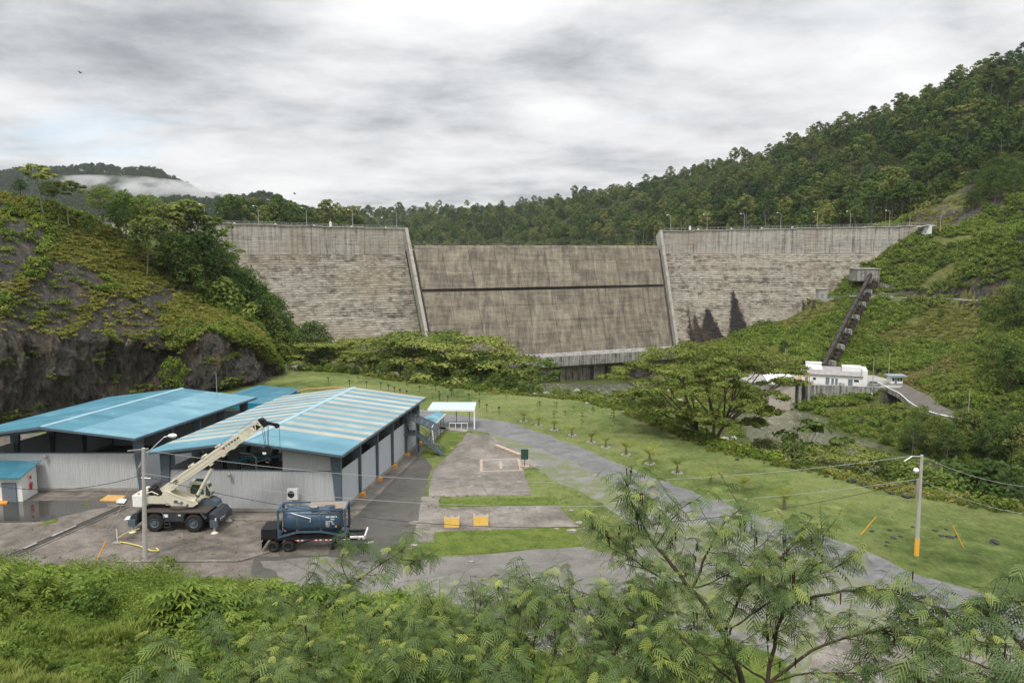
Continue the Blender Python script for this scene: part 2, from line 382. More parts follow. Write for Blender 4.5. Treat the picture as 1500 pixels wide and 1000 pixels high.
def ground(x, y):
    x = np.asarray(x, float); y = np.asarray(y, float)
    z = rbf(x, y); far = np.hypot(x, y)
    amp = np.clip(far/260, .5, 4.0)
    z = z+fbm(x/14, y/14, 4, 3)*2.2*amp*smooth(60, 260, far)+fbm(x/3.2, y/3.2, 3, 9)*.9
    z = np.where(far > 480, z+fbm(x/60, y/60, 3, 5)*26*smooth(480, 800, far)*smooth(28, 60, z), z)
    sd_ = poly_sd(x, y, PLAT); wq = smooth(0, 9, sd_)
    z = z*wq
    zb = np.interp(bank_s(x, y), _gx, _gz)+fbm(x/4, y/4, 3, 21)*1.1*smooth(0.02, .15, bank_s(x, y))
    z = np.where(bank_s(x, y) > 0, zb, z)
    d, zr = dist_line(x, y, ROAD2); k = smooth(9, 5.2, d); z = z*(1-k)+(zr-.15)*k
    d, zr = dist_line(x, y, BENCH); k = smooth(5.5, 3.4, d); z = z*(1-k)+(zr-.15)*k
    k = smooth(2.5, -.5, poly_sd(x, y, DECK)); z = z*(1-k)+(-19.95)*k
    k = smooth(0, 2.0, 258.2-.215*(x-99)+2.0-y)*smooth(90, 95, x)*smooth(130, 124, x)*smooth(235, 245, y); z = np.where(k > 0, np.minimum(z, -24.2+.0*z), z)*k+z*(1-k)
    # flat sills right under the powerhouse wall
    return z
def gz(x, y): return float(ground(np.array([x]), np.array([y]))[0])
def hitg(px, py, d0=8.0, d1=2100.0):
    """where the ray of a photograph pixel meets the ground"""
    d = ray(px, py); ys = np.geomspace(d0, d1, 900); x = d[0]/d[1]*ys; z = CZ+d[2]/d[1]*ys; g = ground(x, ys)
    i = np.argmax(z < g)
    if not (z < g).any(): i = len(ys)-1
    return Vector((x[i], ys[i], g[i]))
# ---- ground materials
def mat_meadow():
    m_, t, bs = newmat('meadow_grass'); g = G(t); p = g.pos()
    a = g.noise(p, .055, 5, .6, .4); b = g.noise(p, .45, 6, .65); c = g.noise(g.map(p, (1, .45, 1), rot=(0, 0, .5)), 2.2, 6, .7); d = g.noise(p, 9, 3, .6)
    f = g.math('ADD', g.math('ADD', g.math('MULTIPLY', a, .40), g.math('MULTIPLY', b, .28)), g.math('ADD', g.math('MULTIPLY', c, .20), g.math('MULTIPLY', d, .12)))
    col = g.ramp(f, [(.38, (.050, .075, .020)), (.455, (.105, .142, .040)), (.51, (.162, .200, .062)), (.57, (.22, .24, .092)), (.65, (.27, .24, .14))])
    soil = g.math('MULTIPLY', g.rng(g.noise(g.map(p, (1, .5, 1), rot=(0, 0, .4)), .11, 7, .68, .6), .53, .68), g.rng(c, .42, .60))
    col = g.mix(g.math('MULTIPLY', soil, .85), col, (.165, .125, .078))
    clump = g.n('ShaderNodeTexVoronoi'); g.l(p, clump.inputs['Vector']); clump.inputs['Scale'].default_value = 1.1
    col = g.mix(g.rng(g.math('ADD', clump.outputs['Distance'], g.math('MULTIPLY', d, .6)), .25, .6, .55, 0), col, (.06, .10, .02))
    g.l(col, bs.inputs['Base Color']); bs.inputs['Roughness'].default_value = .9; bs.inputs['Specular IOR Level'].default_value = .1
    g.bump(g.math('ADD', c, g.math('MULTIPLY', d, .6)), bs, .9, .35); return m_
def mat_wild(name, cols, scale=.5):
    m_, t, bs = newmat(name); g = G(t); p = g.pos(); a = g.noise(p, scale, 6, .65, .3); b = g.noise(p, scale*6, 5, .65)
    col = g.ramp(g.math('ADD', g.math('MULTIPLY', a, .6), g.math('MULTIPLY', b, .4)), [(.36, cols[0]), (.5, cols[1]), (.62, cols[2])])
    g.l(col, bs.inputs['Base Color']); bs.inputs['Roughness'].default_value = .9; bs.inputs['Specular IOR Level'].default_value = .15
    g.bump(g.math('ADD', a, b), bs, .9, .5); return m_
def mat_rock(name, dark=(.009, .008, .007), mid=(.043, .036, .029), lite=(.18, .16, .13), tan=(.20, .125, .065), s=1.0, green=.35):
    m_, t, bs = newmat(name); g = G(t); p = g.pos()
    a = g.noise(g.map(p, (1, 1, .35)), .35*s, 9, .68, .5); b = g.noise(g.map(p, (1, 1, .18), loc=(4, 2, 1)), 1.1*s, 8, .7, .3); c = g.noise(p, .12*s, 4, .5)
    vo = g.n('ShaderNodeTexVoronoi', feature='DISTANCE_TO_EDGE'); g.l(g.map(p, (1, 1, .55)), vo.inputs['Vector']); vo.inputs['Scale'].default_value = .55*s
    f = g.math('ADD', g.math('MULTIPLY', a, .5), g.math('MULTIPLY', b, .5))
    col = g.ramp(f, [(.40, dark), (.485, mid), (.55, tuple(q*1.5 for q in mid)), (.63, lite)])
    col = g.mix(g.rng(vo.outputs['Distance'], 0, .06, .6, 0), col, dark)
    col = g.mix(g.math('MULTIPLY', g.rng(c, .56, .68), .35), col, tan)
    gr = g.math('MULTIPLY', g.rng(g.noise(p, .7*s, 7, .7, .6), .54, .64), green)
    col = g.mix(gr, col, (.075, .10, .02))
    g.l(col, bs.inputs['Base Color']); g.l(g.rng(b, .35, .6, .38, .8), bs.inputs['Roughness']); bs.inputs['Specular IOR Level'].default_value = .45
    g.bump(g.math('ADD', g.math('ADD', a, b), g.math('MULTIPLY', vo.outputs['Distance'], .8)), bs, 1.0, .9); return m_
MAT_MEADOW = mat_meadow()
MAT_WILD = mat_wild('undergrowth_soil', ((.03, .035, .012), (.065, .085, .022), (.11, .125, .035)))
MAT_FOREST = mat_wild('forest_floor', ((.012, .018, .008), (.028, .042, .014), (.05, .07, .02)), .12)
MAT_ROCK = mat_rock('dark_wet_rock', s=1.7)
MAT_SLOPE = mat_wild('grassy_slope_soil', ((.05, .05, .018), (.10, .11, .03), (.16, .15, .05)), .4)
# ---- the one ground sheet (polar grid, so that near and far get a like share of detail)
def build_ground():
    nu, nv = 620, 620; O = 14.0
    t = np.linspace(-1.45, 1.45, nu); r = np.geomspace(15.2, 2250, nv)
    T, RR = np.meshgrid(t, r); Yg = RR-O; Xg = T*RR
    Zg = ground(Xg, Yg)
    idx = np.arange(nu*nv).reshape(nv, nu)
    Fq = np.stack([idx[:-1, :-1], idx[:-1, 1:], idx[1:, 1:], idx[1:, :-1]], -1).reshape(-1, 4)
    V = np.stack([Xg, Yg, Zg], -1).reshape(-1, 3)
    cx, cy, cz = V[Fq].mean(1).T
    a, b = V[Fq[:, 1]]-V[Fq[:, 0]], V[Fq[:, 3]]-V[Fq[:, 0]]; nz = np.cross(a, b); nz = nz[:, 2]/np.linalg.norm(nz, axis=1)
    sd_ = poly_sd(cx, cy, PLAT); far = np.hypot(cx, cy)
    mi = np.full(len(cx), 1); mi[(sd_ < 1.2) & (bank_s(cx, cy) <= 0)] = 0
    mi[(far > 380) & (cy > 300)] = 2; mi[(cx > 60) & (cy > 255) & (far <= 430)] = 4
    mi[(nz < .60) & (far > 150) & (far < 520)] = 3
    db_, bz_ = dist_line(cx, cy, BENCH); mi[(db_ > 2.7) & (db_ < 9) & (cz > bz_+.8) & (cx > 145) & (fbm(cx/6, cy/6, 3, 301) > -.12)] = 3
    up_ = (cx > 186) & (cy > 378) & (cy < 450) & (cz < 72); mi[up_] = np.where(fbm(cx/12, cy/9+cz/9, 4, 303)[up_] > .0, 3, 4)
    rockcut = (cy > 385) & (cy < 440) & (cx > 190) & (nz < .8); mi[rockcut] = 3
    me = npmesh('ground', V, Fq, [MAT_MEADOW, MAT_WILD, MAT_FOREST, MAT_ROCK, MAT_SLOPE], mi, True)
    tag(link('ground', me), kind='structure')
build_ground()
m = M(); m.add([(-60,-40,25.45),(60,-40,25.45),(60,1.21,25.45),(-60,1.21,25.45)], [(0,1,2,3)])
tag(m.build('hilltop_ground', MAT_WILD), kind='structure')
# ---- water
def mat_water():
    m_, t, bs = newmat('murky_river_water'); g = G(t); p = g.pos()
    foam = g.math('MULTIPLY', g.rng(g.noise(g.map(p, (1, .35, 1), rot=(0, 0, -.1)), .8, 8, .75, 1.0), .50, .66), .5)
    sx = g.n('ShaderNodeSeparateXYZ'); g.l(p, sx.inputs[0])
    foam = g.math('MULTIPLY', foam, g.rng(sx.outputs[1], 205, 250, .05, .9))
    col = g.mix(foam, g.ramp(g.noise(p, .05, 3), [(.35, (.075, .078, .045)), (.65, (.11, .11, .065))]), (.55, .55, .5))
    g.l(col, bs.inputs['Base Color']); bs.inputs['Roughness'].default_value = .16; bs.inputs['IOR'].default_value = 1.33
    g.bump(g.math('ADD', g.noise(g.map(p, (1, .6, 1)), 1.3, 5, .6, .4), g.noise(p, .4, 3)), bs, .45, .12); return m_
MAT_WATER = mat_water()
m = M(); m.add([(-60,120,-27),(330,90,-27),(330,300,-27),(-60,312,-27)], [(0,1,2,3)])
tag(m.build('river', MAT_WATER), kind='structure')
m = M(); m.add([(-700,430,25.5),(300,392,25.5),(300,560,25.5),(60,1400,25.5),(-700,1400,25.5)], [(0,1,2,3,4)])
tag(m.build('reservoir_water', MAT_WATER), kind='structure')
# ---- the left rock hill: a loft of cross-sections, base -> lip of the cliff -> slope -> ridge -> back
ST = [  # (base)(lip)(mid slope)(ridge)(back)(far foot)
  [(-165,84,0),(-166,89,15),(-172,108,30),(-180,150,52),(-185,200,40),(-185,270,0)],
  [(-100,88,0),(-101,93,14.5),(-106,108,27),(-113,138,41),(-118,185,38),(-120,250,0)],
  [(-78,108,0),(-80,113,14.2),(-86,124,24),(-103,150,38.5),(-108,190,36),(-112,255,0)],
  [(-73,120,0),(-74,125,12.2),(-80,138,22.5),(-91,162,34.5),(-96,195,30),(-100,250,-2)],
  [(-66,132,0),(-66.5,136.5,10.8),(-71,149,17.5),(-79,172,25.5),(-85,200,22),(-90,240,-4)],
  [(-58,143,0),(-58.5,147,10.2),(-62,157,13),(-68,178,17),(-74,200,14),(-80,230,-6)],
  [(-53.5,150,0),(-53.5,153,9.4),(-56,160,10.5),(-60,178,11),(-66,196,8),(-74,220,-8)],
  [(-50.5,155,0),(-51,158,6.5),(-53,163,7.5),(-57,178,7),(-62,190,4),(-70,210,-8)],
  [(-49.5,164,-1),(-50,166,1.0),(-51.5,169,1.5),(-55,178,1),(-60,186,-2),(-67,200,-10)]]
def catmull(A, t):
    """A: (n,k), t in [0,n-1]"""
    n = len(A); i = np.clip(np.floor(t).astype(int), 0, n-2); f = (t-i)[:, None]
    p0, p1, p2, p3 = A[np.maximum(i-1, 0)], A[i], A[i+1], A[np.minimum(i+2, n-1)]
    return .5*((2*p1)+(-p0+p2)*f+(2*p0-5*p1+4*p2-p3)*f**2+(-p0+3*p1-3*p2+p3)*f**3)
def hill_grid(nu=420, nv=330):
    A = np.array(ST, float)                      # station, row, xyz
    u = np.linspace(0, len(ST)-1, nu); tv = np.concatenate([np.linspace(0, 1, 110, endpoint=False), np.linspace(1, 3, 150, endpoint=False), np.linspace(3, 5, nv-260)])
    rows = [catmull(A[:, r], u) for r in range(6)]
    rows = np.stack(rows, 0)                     # row, nu, 3
    P = np.stack([np.stack([np.interp(tv, np.arange(6), rows[:, i, k]) for k in range(3)], -1) for i in range(nu)], 1)
    # soften the polyline's knees on the slope
    for _ in range(4): P[115:-1] = (P[114:-2]+2*P[115:-1]+P[116:])/4 if False else P[115:-1]
    dv = np.gradient(P, axis=0); du = np.gradient(P, axis=1); N = np.cross(du, dv); N /= np.linalg.norm(N, axis=2, keepdims=True)+1e-9
    N = np.where((N[..., 1:2] > 0) & (tv[:, None, None] < 1), -N, N)
    s_ = np.cumsum(np.linalg.norm(du, axis=2), axis=1); U = s_; Vv = P[..., 2]+P[..., 1]*.6
    rid = 1-np.abs(fbm(U/7, Vv/11, 5, 31)*2.2); big = fbm(U/16, Vv/30, 3, 33); fine = fbm(U/1.6, Vv/2.6, 4, 35)
    cl = smooth(1.25, .85, tv)[:, None]; foot = smooth(0, .08, tv)[:, None]
    flute = fbm(U/3.2, Vv/16, 4, 38)
    d = cl*foot*((rid-.75)*3.6+big*5.5+fine*2.0+flute*6.5)+(1-cl)*(fbm(U/9, Vv/9, 4, 41)*1.9+fine*.5)*smooth(5, 4.2, tv)[:, None]
    return P+N*d[..., None], N, tv, U
HP, HN, HTV, HU = hill_grid()
def build_hill():
    nv, nu = HP.shape[:2]; idx = np.arange(nu*nv).reshape(nv, nu)
    Fq = np.stack([idx[:-1, :-1], idx[:-1, 1:], idx[1:, 1:], idx[1:, :-1]], -1).reshape(-1, 4)
    V = HP.reshape(-1, 3); c = V[Fq].mean(1)
    tvc = np.broadcast_to(HTV[:, None], (nv, nu)).reshape(-1)[Fq].mean(1); uu = HU.reshape(-1)[Fq].mean(1)
    n_ = fbm(uu/9, c[:, 2]/5, 4, 51)
    wx_, wy_ = fbm(uu/11, tvc*3, 3, 61)*9, fbm(uu/8, tvc*4, 3, 62)*7
    streak = fbm((uu-c[:, 2]*1.1+wx_)/11, (c[:, 2]+uu*.35+wy_)/26, 5, 57, .62)+.22*smooth(2.4, 1.3, tvc)+.0
    hx = 750+c[:, 0]/c[:, 1]*F; hy = 362-(c[:, 2]-CZ)/c[:, 1]*F*1.0
    dl = hy-(275+.86*hx)+fbm(uu/7, tvc*4, 3, 66)*90
    rock = (tvc < 1.0+n_*.35) | ((tvc < 2.95) & (streak-.22*smooth(2.4, 1.3, tvc)+np.clip(dl/260, -.16, .14) > -.02))
    mi = np.where(rock, 0, 1)
    me = npmesh('rock_hillside', V, Fq, [MAT_ROCK, MAT_SLOPE], mi, True)
    tag(link('rock_hillside', me), kind='structure')
    return rock, c, tvc, uu
HROCK, HC, HTC, HUC = build_hill()
# ---- distant mountains on the left
def mountain(name, prof, y0, depth, zbase, seed, fade=.5):
    px = np.array([p[0] for p in prof], float); top = np.array([Y(p[0], p[1], y0)[2] for p in prof])
    nu, nv = 240, 40; u = np.linspace(px[0], px[-1], nu); X = (u-750)/F*y0/1.0
    zt = np.interp(u, px, top)-9; V = []
    tt = np.linspace(-1, 1, nv)
    for j, q in enumerate(tt):
        yy = y0+q*depth; zz = zbase+(zt-zbase)*(1-abs(q)**1.35)
        zz = zz+fbm(X/90+seed, np.full(nu, yy/90), 4, seed)*60*(1-abs(q))*smooth(0, .15, np.full(nu, abs(q)))
        V.append(np.stack([X*(yy/y0*.5+.5), np.full(nu, yy), zz], -1))
    V = np.stack(V); idx = np.arange(nu*nv).reshape(nv, nu)
    Fq = np.stack([idx[:-1, :-1], idx[:-1, 1:], idx[1:, 1:], idx[1:, :-1]], -1).reshape(-1, 4)
    tag(link(name, npmesh(name, V.reshape(-1, 3), Fq, [MAT_FOREST], None, True)), kind='structure'); return V
MT1 = mountain('far_mountain', [(-700,260),(-200,262),(0,258),(60,252),(110,250),(140,245),(200,254),(235,250),(262,262),(300,285),(360,300),(430,318),(520,330),(600,338)], 2450, 500, 20, 3)
MT2 = mountain('middle_mountain', [(-500,300),(150,290),(300,296),(340,292),(395,286),(425,300),(470,313),(520,322),(580,330),(650,335)], 1950, 300, 20, 8)
# ============================================================ DAM
def mat_dam_wing():
    m_, t, bs = newmat('weathered_layered_concrete'); g = G(t); p = g.pos()
    hor = g.noise(g.map(p, (.13, .13, 3.2)), 1.0, 9, .75, .5); hor2 = g.noise(g.map(p, (.02, .02, .35), loc=(3, 5, 1)), 1.0, 5, .6)
    blot = g.noise(p, .35, 8, .7); ver = g.noise(g.map(p, (1.1, 1.1, .05)), 1.0, 6, .6)
    f = g.math('ADD', g.math('MULTIPLY', hor, .45), g.math('ADD', g.math('MULTIPLY', hor2, .18), g.math('MULTIPLY', blot, .37)))
    col = g.ramp(f, [(.385, (.040, .034, .027)), (.45, (.14, .122, .095)), (.495, (.32, .290, .238)), (.59, (.42, .388, .325)), (.70, (.50, .475, .42))])
    sx = g.n('ShaderNodeSeparateXYZ'); g.l(p, sx.inputs[0]); z = sx.outputs[2]; x = sx.outputs[0]
    topb = g.rng(z, 23.2, 24.6)
    vs_ = g.ramp(ver, [(.36, (.12, .112, .10)), (.45, (.38, .36, .325)), (.6, (.54, .52, .48))])
    col = g.mix(g.math('MULTIPLY', topb, .5), col, vs_)
    tan = g.math('MULTIPLY', g.rng(g.noise(p, .045, 5, .6, .5), .5, .64), .45)
    col = g.mix(tan, col, (.30, .24, .165))
    wob = g.math('MULTIPLY', g.math('SUBTRACT', g.noise(g.map(p, (.6, .6, .35)), 1.0, 7, .7), .5), 11.0)
    for x0, zt, k, off in ((104.0, 8.0, .22, .3), (91.0, -.5, .40, .5), (84.8, -3, .22, .4), (136, 3.2, .3, .2), (82, 1, .05, .4)):
        up = g.math('SUBTRACT', zt, z); half = g.math('ADD', g.math('MULTIPLY', up, k), off)
        dx = g.math('ABSOLUTE', g.math('SUBTRACT', g.math('ADD', x, g.math('MULTIPLY', wob, .45)), x0))
        mk = g.math('MULTIPLY', g.rng(g.math('SUBTRACT', half, dx), -.3, .7), g.rng(up, -.2, 1.5))
        rim = g.math('MULTIPLY', g.rng(g.math('SUBTRACT', half, dx), -4.5, 0), g.rng(up, 3, 9)); col = g.mix(g.math('MULTIPLY', rim, .28), col, (.18, .12, .07))
        col = g.mix(g.math('MULTIPLY', mk, .95), col, (.008, .007, .006))
    g.l(col, bs.inputs['Base Color']); bs.inputs['Roughness'].default_value = .85
    g.bump(g.math('ADD', hor, blot), bs, 1.0, .35); return m_
def mat_spill():
    m_, t, bs = newmat('brown_stained_spillway_concrete'); g = G(t); p = g.pos(); oi = g.n('ShaderNodeObjectInfo')
    st = g.noise(g.map(p, (.55, .12, .06)), 1.0, 8, .66, .3); bl = g.noise(p, .16, 8, .7, .4); ho = g.noise(g.map(p, (.05, .2, .9)), 1.0, 6, .65)
    f = g.math('ADD', g.math('ADD', g.math('MULTIPLY', st, .38), g.math('MULTIPLY', bl, .28)), g.math('ADD', g.math('MULTIPLY', ho, .24), g.math('MULTIPLY', oi.outputs['Random'], .035)))
    col = g.ramp(f, [(.35, (.040, .033, .024)), (.44, (.105, .087, .062)), (.52, (.185, .155, .110)), (.62, (.30, .255, .185))])
    streak = g.rng(g.noise(g.map(p, (1.1, .06, .012)), 1.0, 4, .6), .60, .72, 0, .5); col = g.mix(streak, col, (.045, .037, .03))
    pale = g.rng(g.noise(g.map(p, (.9, .1, .006), loc=(9, 1, 1)), 1.0, 3, .6), .60, .68, 0, .22); col = g.mix(pale, col, (.38, .33, .26))
    g.l(col, bs.inputs['Base Color']); bs.inputs['Roughness'].default_value = .8; g.bump(bl, bs, .6, .15); return m_
MAT_WING, MAT_SPILL = mat_dam_wing(), mat_spill()
MAT_PALE = plain('pale_dirty_concrete', (.30, .28, .245), .85, dirt=(.12, .105, .085), scale=.3, var=.3)
def mat_streaked(name, base, dark, zs=.08):
    m_, t, bs = newmat(name); g = G(t); p = g.pos()
    v = g.noise(g.map(p, (1.4, 1.4, zs)), 1.0, 7, .68, .2); b = g.noise(p, .5, 7, .65)
    col = g.ramp(g.math('ADD', g.math('MULTIPLY', v, .65), g.math('MULTIPLY', b, .35)), [(.40, dark), (.52, base), (.66, tuple(min(1, c*1.35) for c in base))])
    g.l(col, bs.inputs['Base Color']); bs.inputs['Roughness'].default_value = .85; g.bump(b, bs, .6, .1); return m_
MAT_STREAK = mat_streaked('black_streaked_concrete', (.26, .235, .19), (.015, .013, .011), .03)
MAT_STREAK2 = mat_streaked('grey_streaked_concrete', (.27, .26, .235), (.05, .048, .042), .06)
MAT_VOID = plain('shadowed_recess_concrete', (.05, .045, .04), .9)  # shade of openings, slots and channel put into a near-black colour
MAT_GALV = plain('galvanised_steel', (.50, .51, .52), .45, .6, .1)
MAT_WHITE = plain('white_paint', (.78, .78, .76), .5, 0, .05, dirt=(.5, .48, .43))
dam = thing('dam', 'huge grey concrete dam with brown central spillway closing the valley', 'dam', (13, 362, -30))
SLK = .72
def wing(A, B, zA, zB, nblk, zlow, seed):
    A, B = Vector((*A, 0)), Vector((*B, 0)); D = (B-A); Ln = D.length; D.normalize(); N = Vector((D.y, -D.x, 0))     # N points downstream
    if N.y > 0: N = -N
    for i in range(nblk):
        a0, a1 = i/nblk*Ln+.04, (i+1)/nblk*Ln-.04; ztop = zA+(zB-zA)*(i+.5)/nblk
        ztop = zA+(zB-zA)*(i/nblk)
        top = M(); nc = 11; r_ = np.random.default_rng(seed*100+i)
        z0 = 24.0
        def band(m_, za, zb, out_a, out_b, jit, groove=.0):
            for c in range(nc):
                s0, s1 = a0+(a1-a0)*c/nc, a0+(a1-a0)*(c+1)/nc; j = float(r_.uniform(-jit, jit))
                pa, pb = A+D*s0, A+D*s1
                P_ = [pa+N*(out_a+j), pb+N*(out_a+j), pb+N*(out_b-4), pa+N*(out_b-4)]
                m_.hexa([(q.x, q.y, za) for q in P_]+[(q.x, q.y, zb) for q in P_])
        # upper band: eight shallow lifts, slightly uneven
        zt_ = ztop
        nl = 8
        for k in range(nl):
            za, zb = z0+(zt_-z0)*k/nl, z0+(zt_-z0)*(k+1)/nl
            band(top, za+.05, zb, .0, 0, .035)
        band(top, z0, zt_-.1, -.12, 0, 0)
        # coping
        pa, pb = A+D*a0, A+D*a1
        P_ = [pa+N*.45, pb+N*.45, pb-N*6, pa-N*6]
        top.hexa([(q.x, q.y, zt_) for q in P_]+[(q.x, q.y, zt_+.45) for q in P_])
        top.build('crest_wall_block', MAT_WING, dam, world=True)
        low = M(); z = z0; out = .9
        ch = .9; k = 0
        while z > zlow:
            nc = 11
            jitter = .17
            band(low, z-ch+.13, z-.0, out, out, jitter)
            z -= ch; out += ch*SLK; k += 1
        # solid core just behind the courses, seen only in the joints
        pa, pb = A+D*a0, A+D*a1; o0, o1 = .9, out
        low.add([tuple(q) for q in ((pa.x+N.x*(o0-.5), pa.y+N.y*(o0-.5), z0), (pb.x+N.x*(o0-.5), pb.y+N.y*(o0-.5), z0), (pb.x+N.x*(o1-.5), pb.y+N.y*(o1-.5), z), (pa.x+N.x*(o1-.5), pa.y+N.y*(o1-.5), z))], [(0, 3, 2, 1)])
        low.build('stepped_face_block', MAT_WING, dam, world=True)
WL0, WL1 = (-160, 295.5), (-45.8, 340)
WR0, WR1 = (72, 384.8), (203, 379.5)
wing(WL0, WL1, 37.0, 34.4, 7, -30, 1)
wing(WR0, WR1, 34.6, 37.2, 8, -30, 2)
def LR(u, h, out=0.0):
    l = np.array((-45+.27*h, 340-.70*h, 34.2-h)); r = np.array((71.2+.035*h, 384.6-.70*h, 34.2-h))
    n = np.array((.30, -.80, .62)); n /= np.linalg.norm(n); return Vector(l*(1-u)+r*u+n*out)
# spillway slabs
def prof(h):   # rounded crest: the face bends back above h=9.5
    return h
NCOL = 10
us = [0.012+(.976)*i/NCOL for i in range(NCOL+1)]
rows_up = [8.2, 13.0, 18.6, 24.4]; rows_lo = [25.5, 31.5, 38, 44.5, 51.0]
spr = random.Random(5)
for rows in (rows_up, rows_lo):
    for j in range(len(rows)-1):
        for i in range(NCOL):
            g_ = .0006; m = M(); o_ = spr.uniform(-.03, .05)+(0 if rows is rows_up else -.25)
            u0, u1, h0, h1 = us[i]+g_, us[i+1]-g_, rows[j]+.035, rows[j+1]-.035
            m.hexa([LR(u0, h0, o_-1), LR(u1, h0, o_-1), LR(u1, h1, o_-1), LR(u0, h1, o_-1), LR(u0, h0, o_), LR(u1, h0, o_), LR(u1, h1, o_), LR(u0, h1, o_)])
            m.build('spillway_slab', MAT_SPILL, dam, world=True)
# rounded crest
for i in range(NCOL):
    m = M(); ang = [0, 18, 38, 60, 85]; ring = []
    for u in (us[i]+.0006, us[i+1]-.0006):
        b = LR(u, 8.2, 0); pts = [b]
        for k in range(1, 7):
            a = k/6*math.pi*.55; pts.append(b+Vector((-.3*(1.9*(1-math.cos(a))), .95*(2.4*(1-math.cos(a))+.9*k/6), 1.75*math.sin(a)/1.0)))
        pts.append(pts[-1]+Vector((-1, 5, -.6))); ring.append(pts)
    n = len(ring[0]); m.add([p for r_ in ring for p in r_], [(k, n+k, n+k+1, k+1) for k in range(n-1)])
    m.build('rounded_crest', MAT_SPILL, dam, smooth=True, world=True)
m = M()   # body behind the slabs, dark in the joints and the aeration slot
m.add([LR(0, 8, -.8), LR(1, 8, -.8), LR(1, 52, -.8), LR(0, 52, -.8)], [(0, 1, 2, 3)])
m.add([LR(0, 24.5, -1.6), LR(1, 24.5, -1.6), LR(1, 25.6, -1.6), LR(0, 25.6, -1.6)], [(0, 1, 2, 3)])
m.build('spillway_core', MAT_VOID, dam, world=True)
# flip lip, its underside and the wall below
for i in range(NCOL):
    u0, u1 = us[i]+.0005, us[i+1]-.0005; m = M(); v = []
    for u in (u0, u1):
        b = LR(u, 51.0, 0); o = Vector((.24, -.97, 0))
        v += [b, b+o*3.2+Vector((0, 0, -1.0)), b+o*5.0+Vector((0, 0, -.9)), b+o*5.0+Vector((0, 0, -5.0)), b+o*1.0+Vector((0, 0, -6.4)), b-o*2+Vector((0, 0, -6.4)), b-o*2+Vector((0, 0, -.5))]
    m.add(v, [(k, 7+k, 7+k+1, k+1) for k in range(6)]+[(0, 1, 2, 3, 4, 5, 6), (13, 12, 11, 10, 9, 8, 7)])
    m.build('flip_lip', MAT_PALE if False else MAT_STREAK2, dam, world=True)
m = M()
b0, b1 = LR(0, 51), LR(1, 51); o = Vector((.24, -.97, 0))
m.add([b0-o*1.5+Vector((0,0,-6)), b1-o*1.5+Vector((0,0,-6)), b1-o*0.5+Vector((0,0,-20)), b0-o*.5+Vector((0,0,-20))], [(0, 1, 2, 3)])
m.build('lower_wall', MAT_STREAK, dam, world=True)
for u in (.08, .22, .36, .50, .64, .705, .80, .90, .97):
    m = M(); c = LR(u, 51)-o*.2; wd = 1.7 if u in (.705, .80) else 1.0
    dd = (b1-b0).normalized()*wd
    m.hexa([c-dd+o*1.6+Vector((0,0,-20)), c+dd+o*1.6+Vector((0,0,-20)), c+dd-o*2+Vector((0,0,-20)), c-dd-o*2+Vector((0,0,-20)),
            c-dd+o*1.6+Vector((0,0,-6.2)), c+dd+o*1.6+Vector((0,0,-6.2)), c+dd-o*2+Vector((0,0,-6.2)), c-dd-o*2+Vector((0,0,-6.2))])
    m.build('pier_or_painted_void', MAT_VOID if wd > 1.5 else MAT_STREAK, dam, world=True)  # the two wide boxes are near-black, painting the shade of openings
# training walls
for u, sgn in ((0, -1), (1, 1)):
    hs = [-.2, 10, 20, 30, 40, 51.5]
    for k in range(len(hs)-1):
        m = M(); h0, h1 = hs[k], hs[k+1]-.06; e_ = Vector((sgn*1.15, sgn*.36, 0)); i_ = Vector((-sgn*.1, -sgn*.03, 0)); ho = 1.5
        m.hexa([LR(u, h0, -3)+i_, LR(u, h0, -3)+e_, LR(u, h1, -3)+e_, LR(u, h1, -3)+i_, LR(u, h0, ho)+i_, LR(u, h0, ho)+e_, LR(u, h1, ho)+e_, LR(u, h1, ho)+i_])
        m.build('training_wall', MAT_PALE, dam, world=True)
# crest railing
def railing(A, B, zA, zB, n, parent, name='railing', hgt=1.1, mat=None, world=True, rr=.035):
    m = M(); A, B = Vector((*A, zA)), Vector((*B, zB))
    for k in range(n+1):
        p = A.lerp(B, k/n); m.tube([p, p+Vector((0, 0, hgt))], rr, 4)
    for q in (.5, 1.0): m.tube([A+Vector((0, 0, hgt*q)), B+Vector((0, 0, hgt*q))], rr, 4)
    return m.build(name, mat or MAT_GALV, parent, world=world)
railing((-160, 295), (-45.8, 339.6), 37.4, 34.8, 60, dam, rr=.05); railing((72, 384.5), (203, 379.2), 35.0, 37.6, 66, dam, rr=.05)
# lamp posts along the crest
def lamp_post(h, arm=1.6, r=.11):
    root = thing('lamp_post', None, None)
    m = M(); m.tube([(0, 0, 0), (0, 0, h)], [r, r*.55], 8); m.build('pole', MAT_GALV, root)
    m = M(); m.tube([(0, 0, h-.1), (arm*.5, 0, h+.28), (arm, 0, h+.35)], r*.45, 6); m.build('arm', MAT_GALV, root)
    m = M(); m.lathe([(.02, -.35), (.17, -.3), (.22, 0), (.12, .3), (.02, .36)], (arm+.2, 0, h+.33), 8, 'x'); m.build('lamp_head', MAT_WHITE, root)
    return root
def crest_pt(px, left):
    if left: A, B, z0, z1 = WL0, WL1, 37, 34.4
    else: A, B, z0, z1 = WR0, WR1, 34.6, 37.2
    k = (px-750)/F; t = (k*A[1]-A[0])/((B[0]-A[0])-k*(B[1]-A[1])); return Vector((A[0]+(B[0]-A[0])*t, A[1]+(B[1]-A[1])*t+1.5, z0+(z1-z0)*t+.4))
lp = lamp_post(7.0)
lps = [(303, 1), (381, 1), (451, 1), (518, 1), (582, 1), (981, 0), (1034, 0), (1088, 0), (1141, 0), (1194, 0), (1242, 0), (1299, 0)]
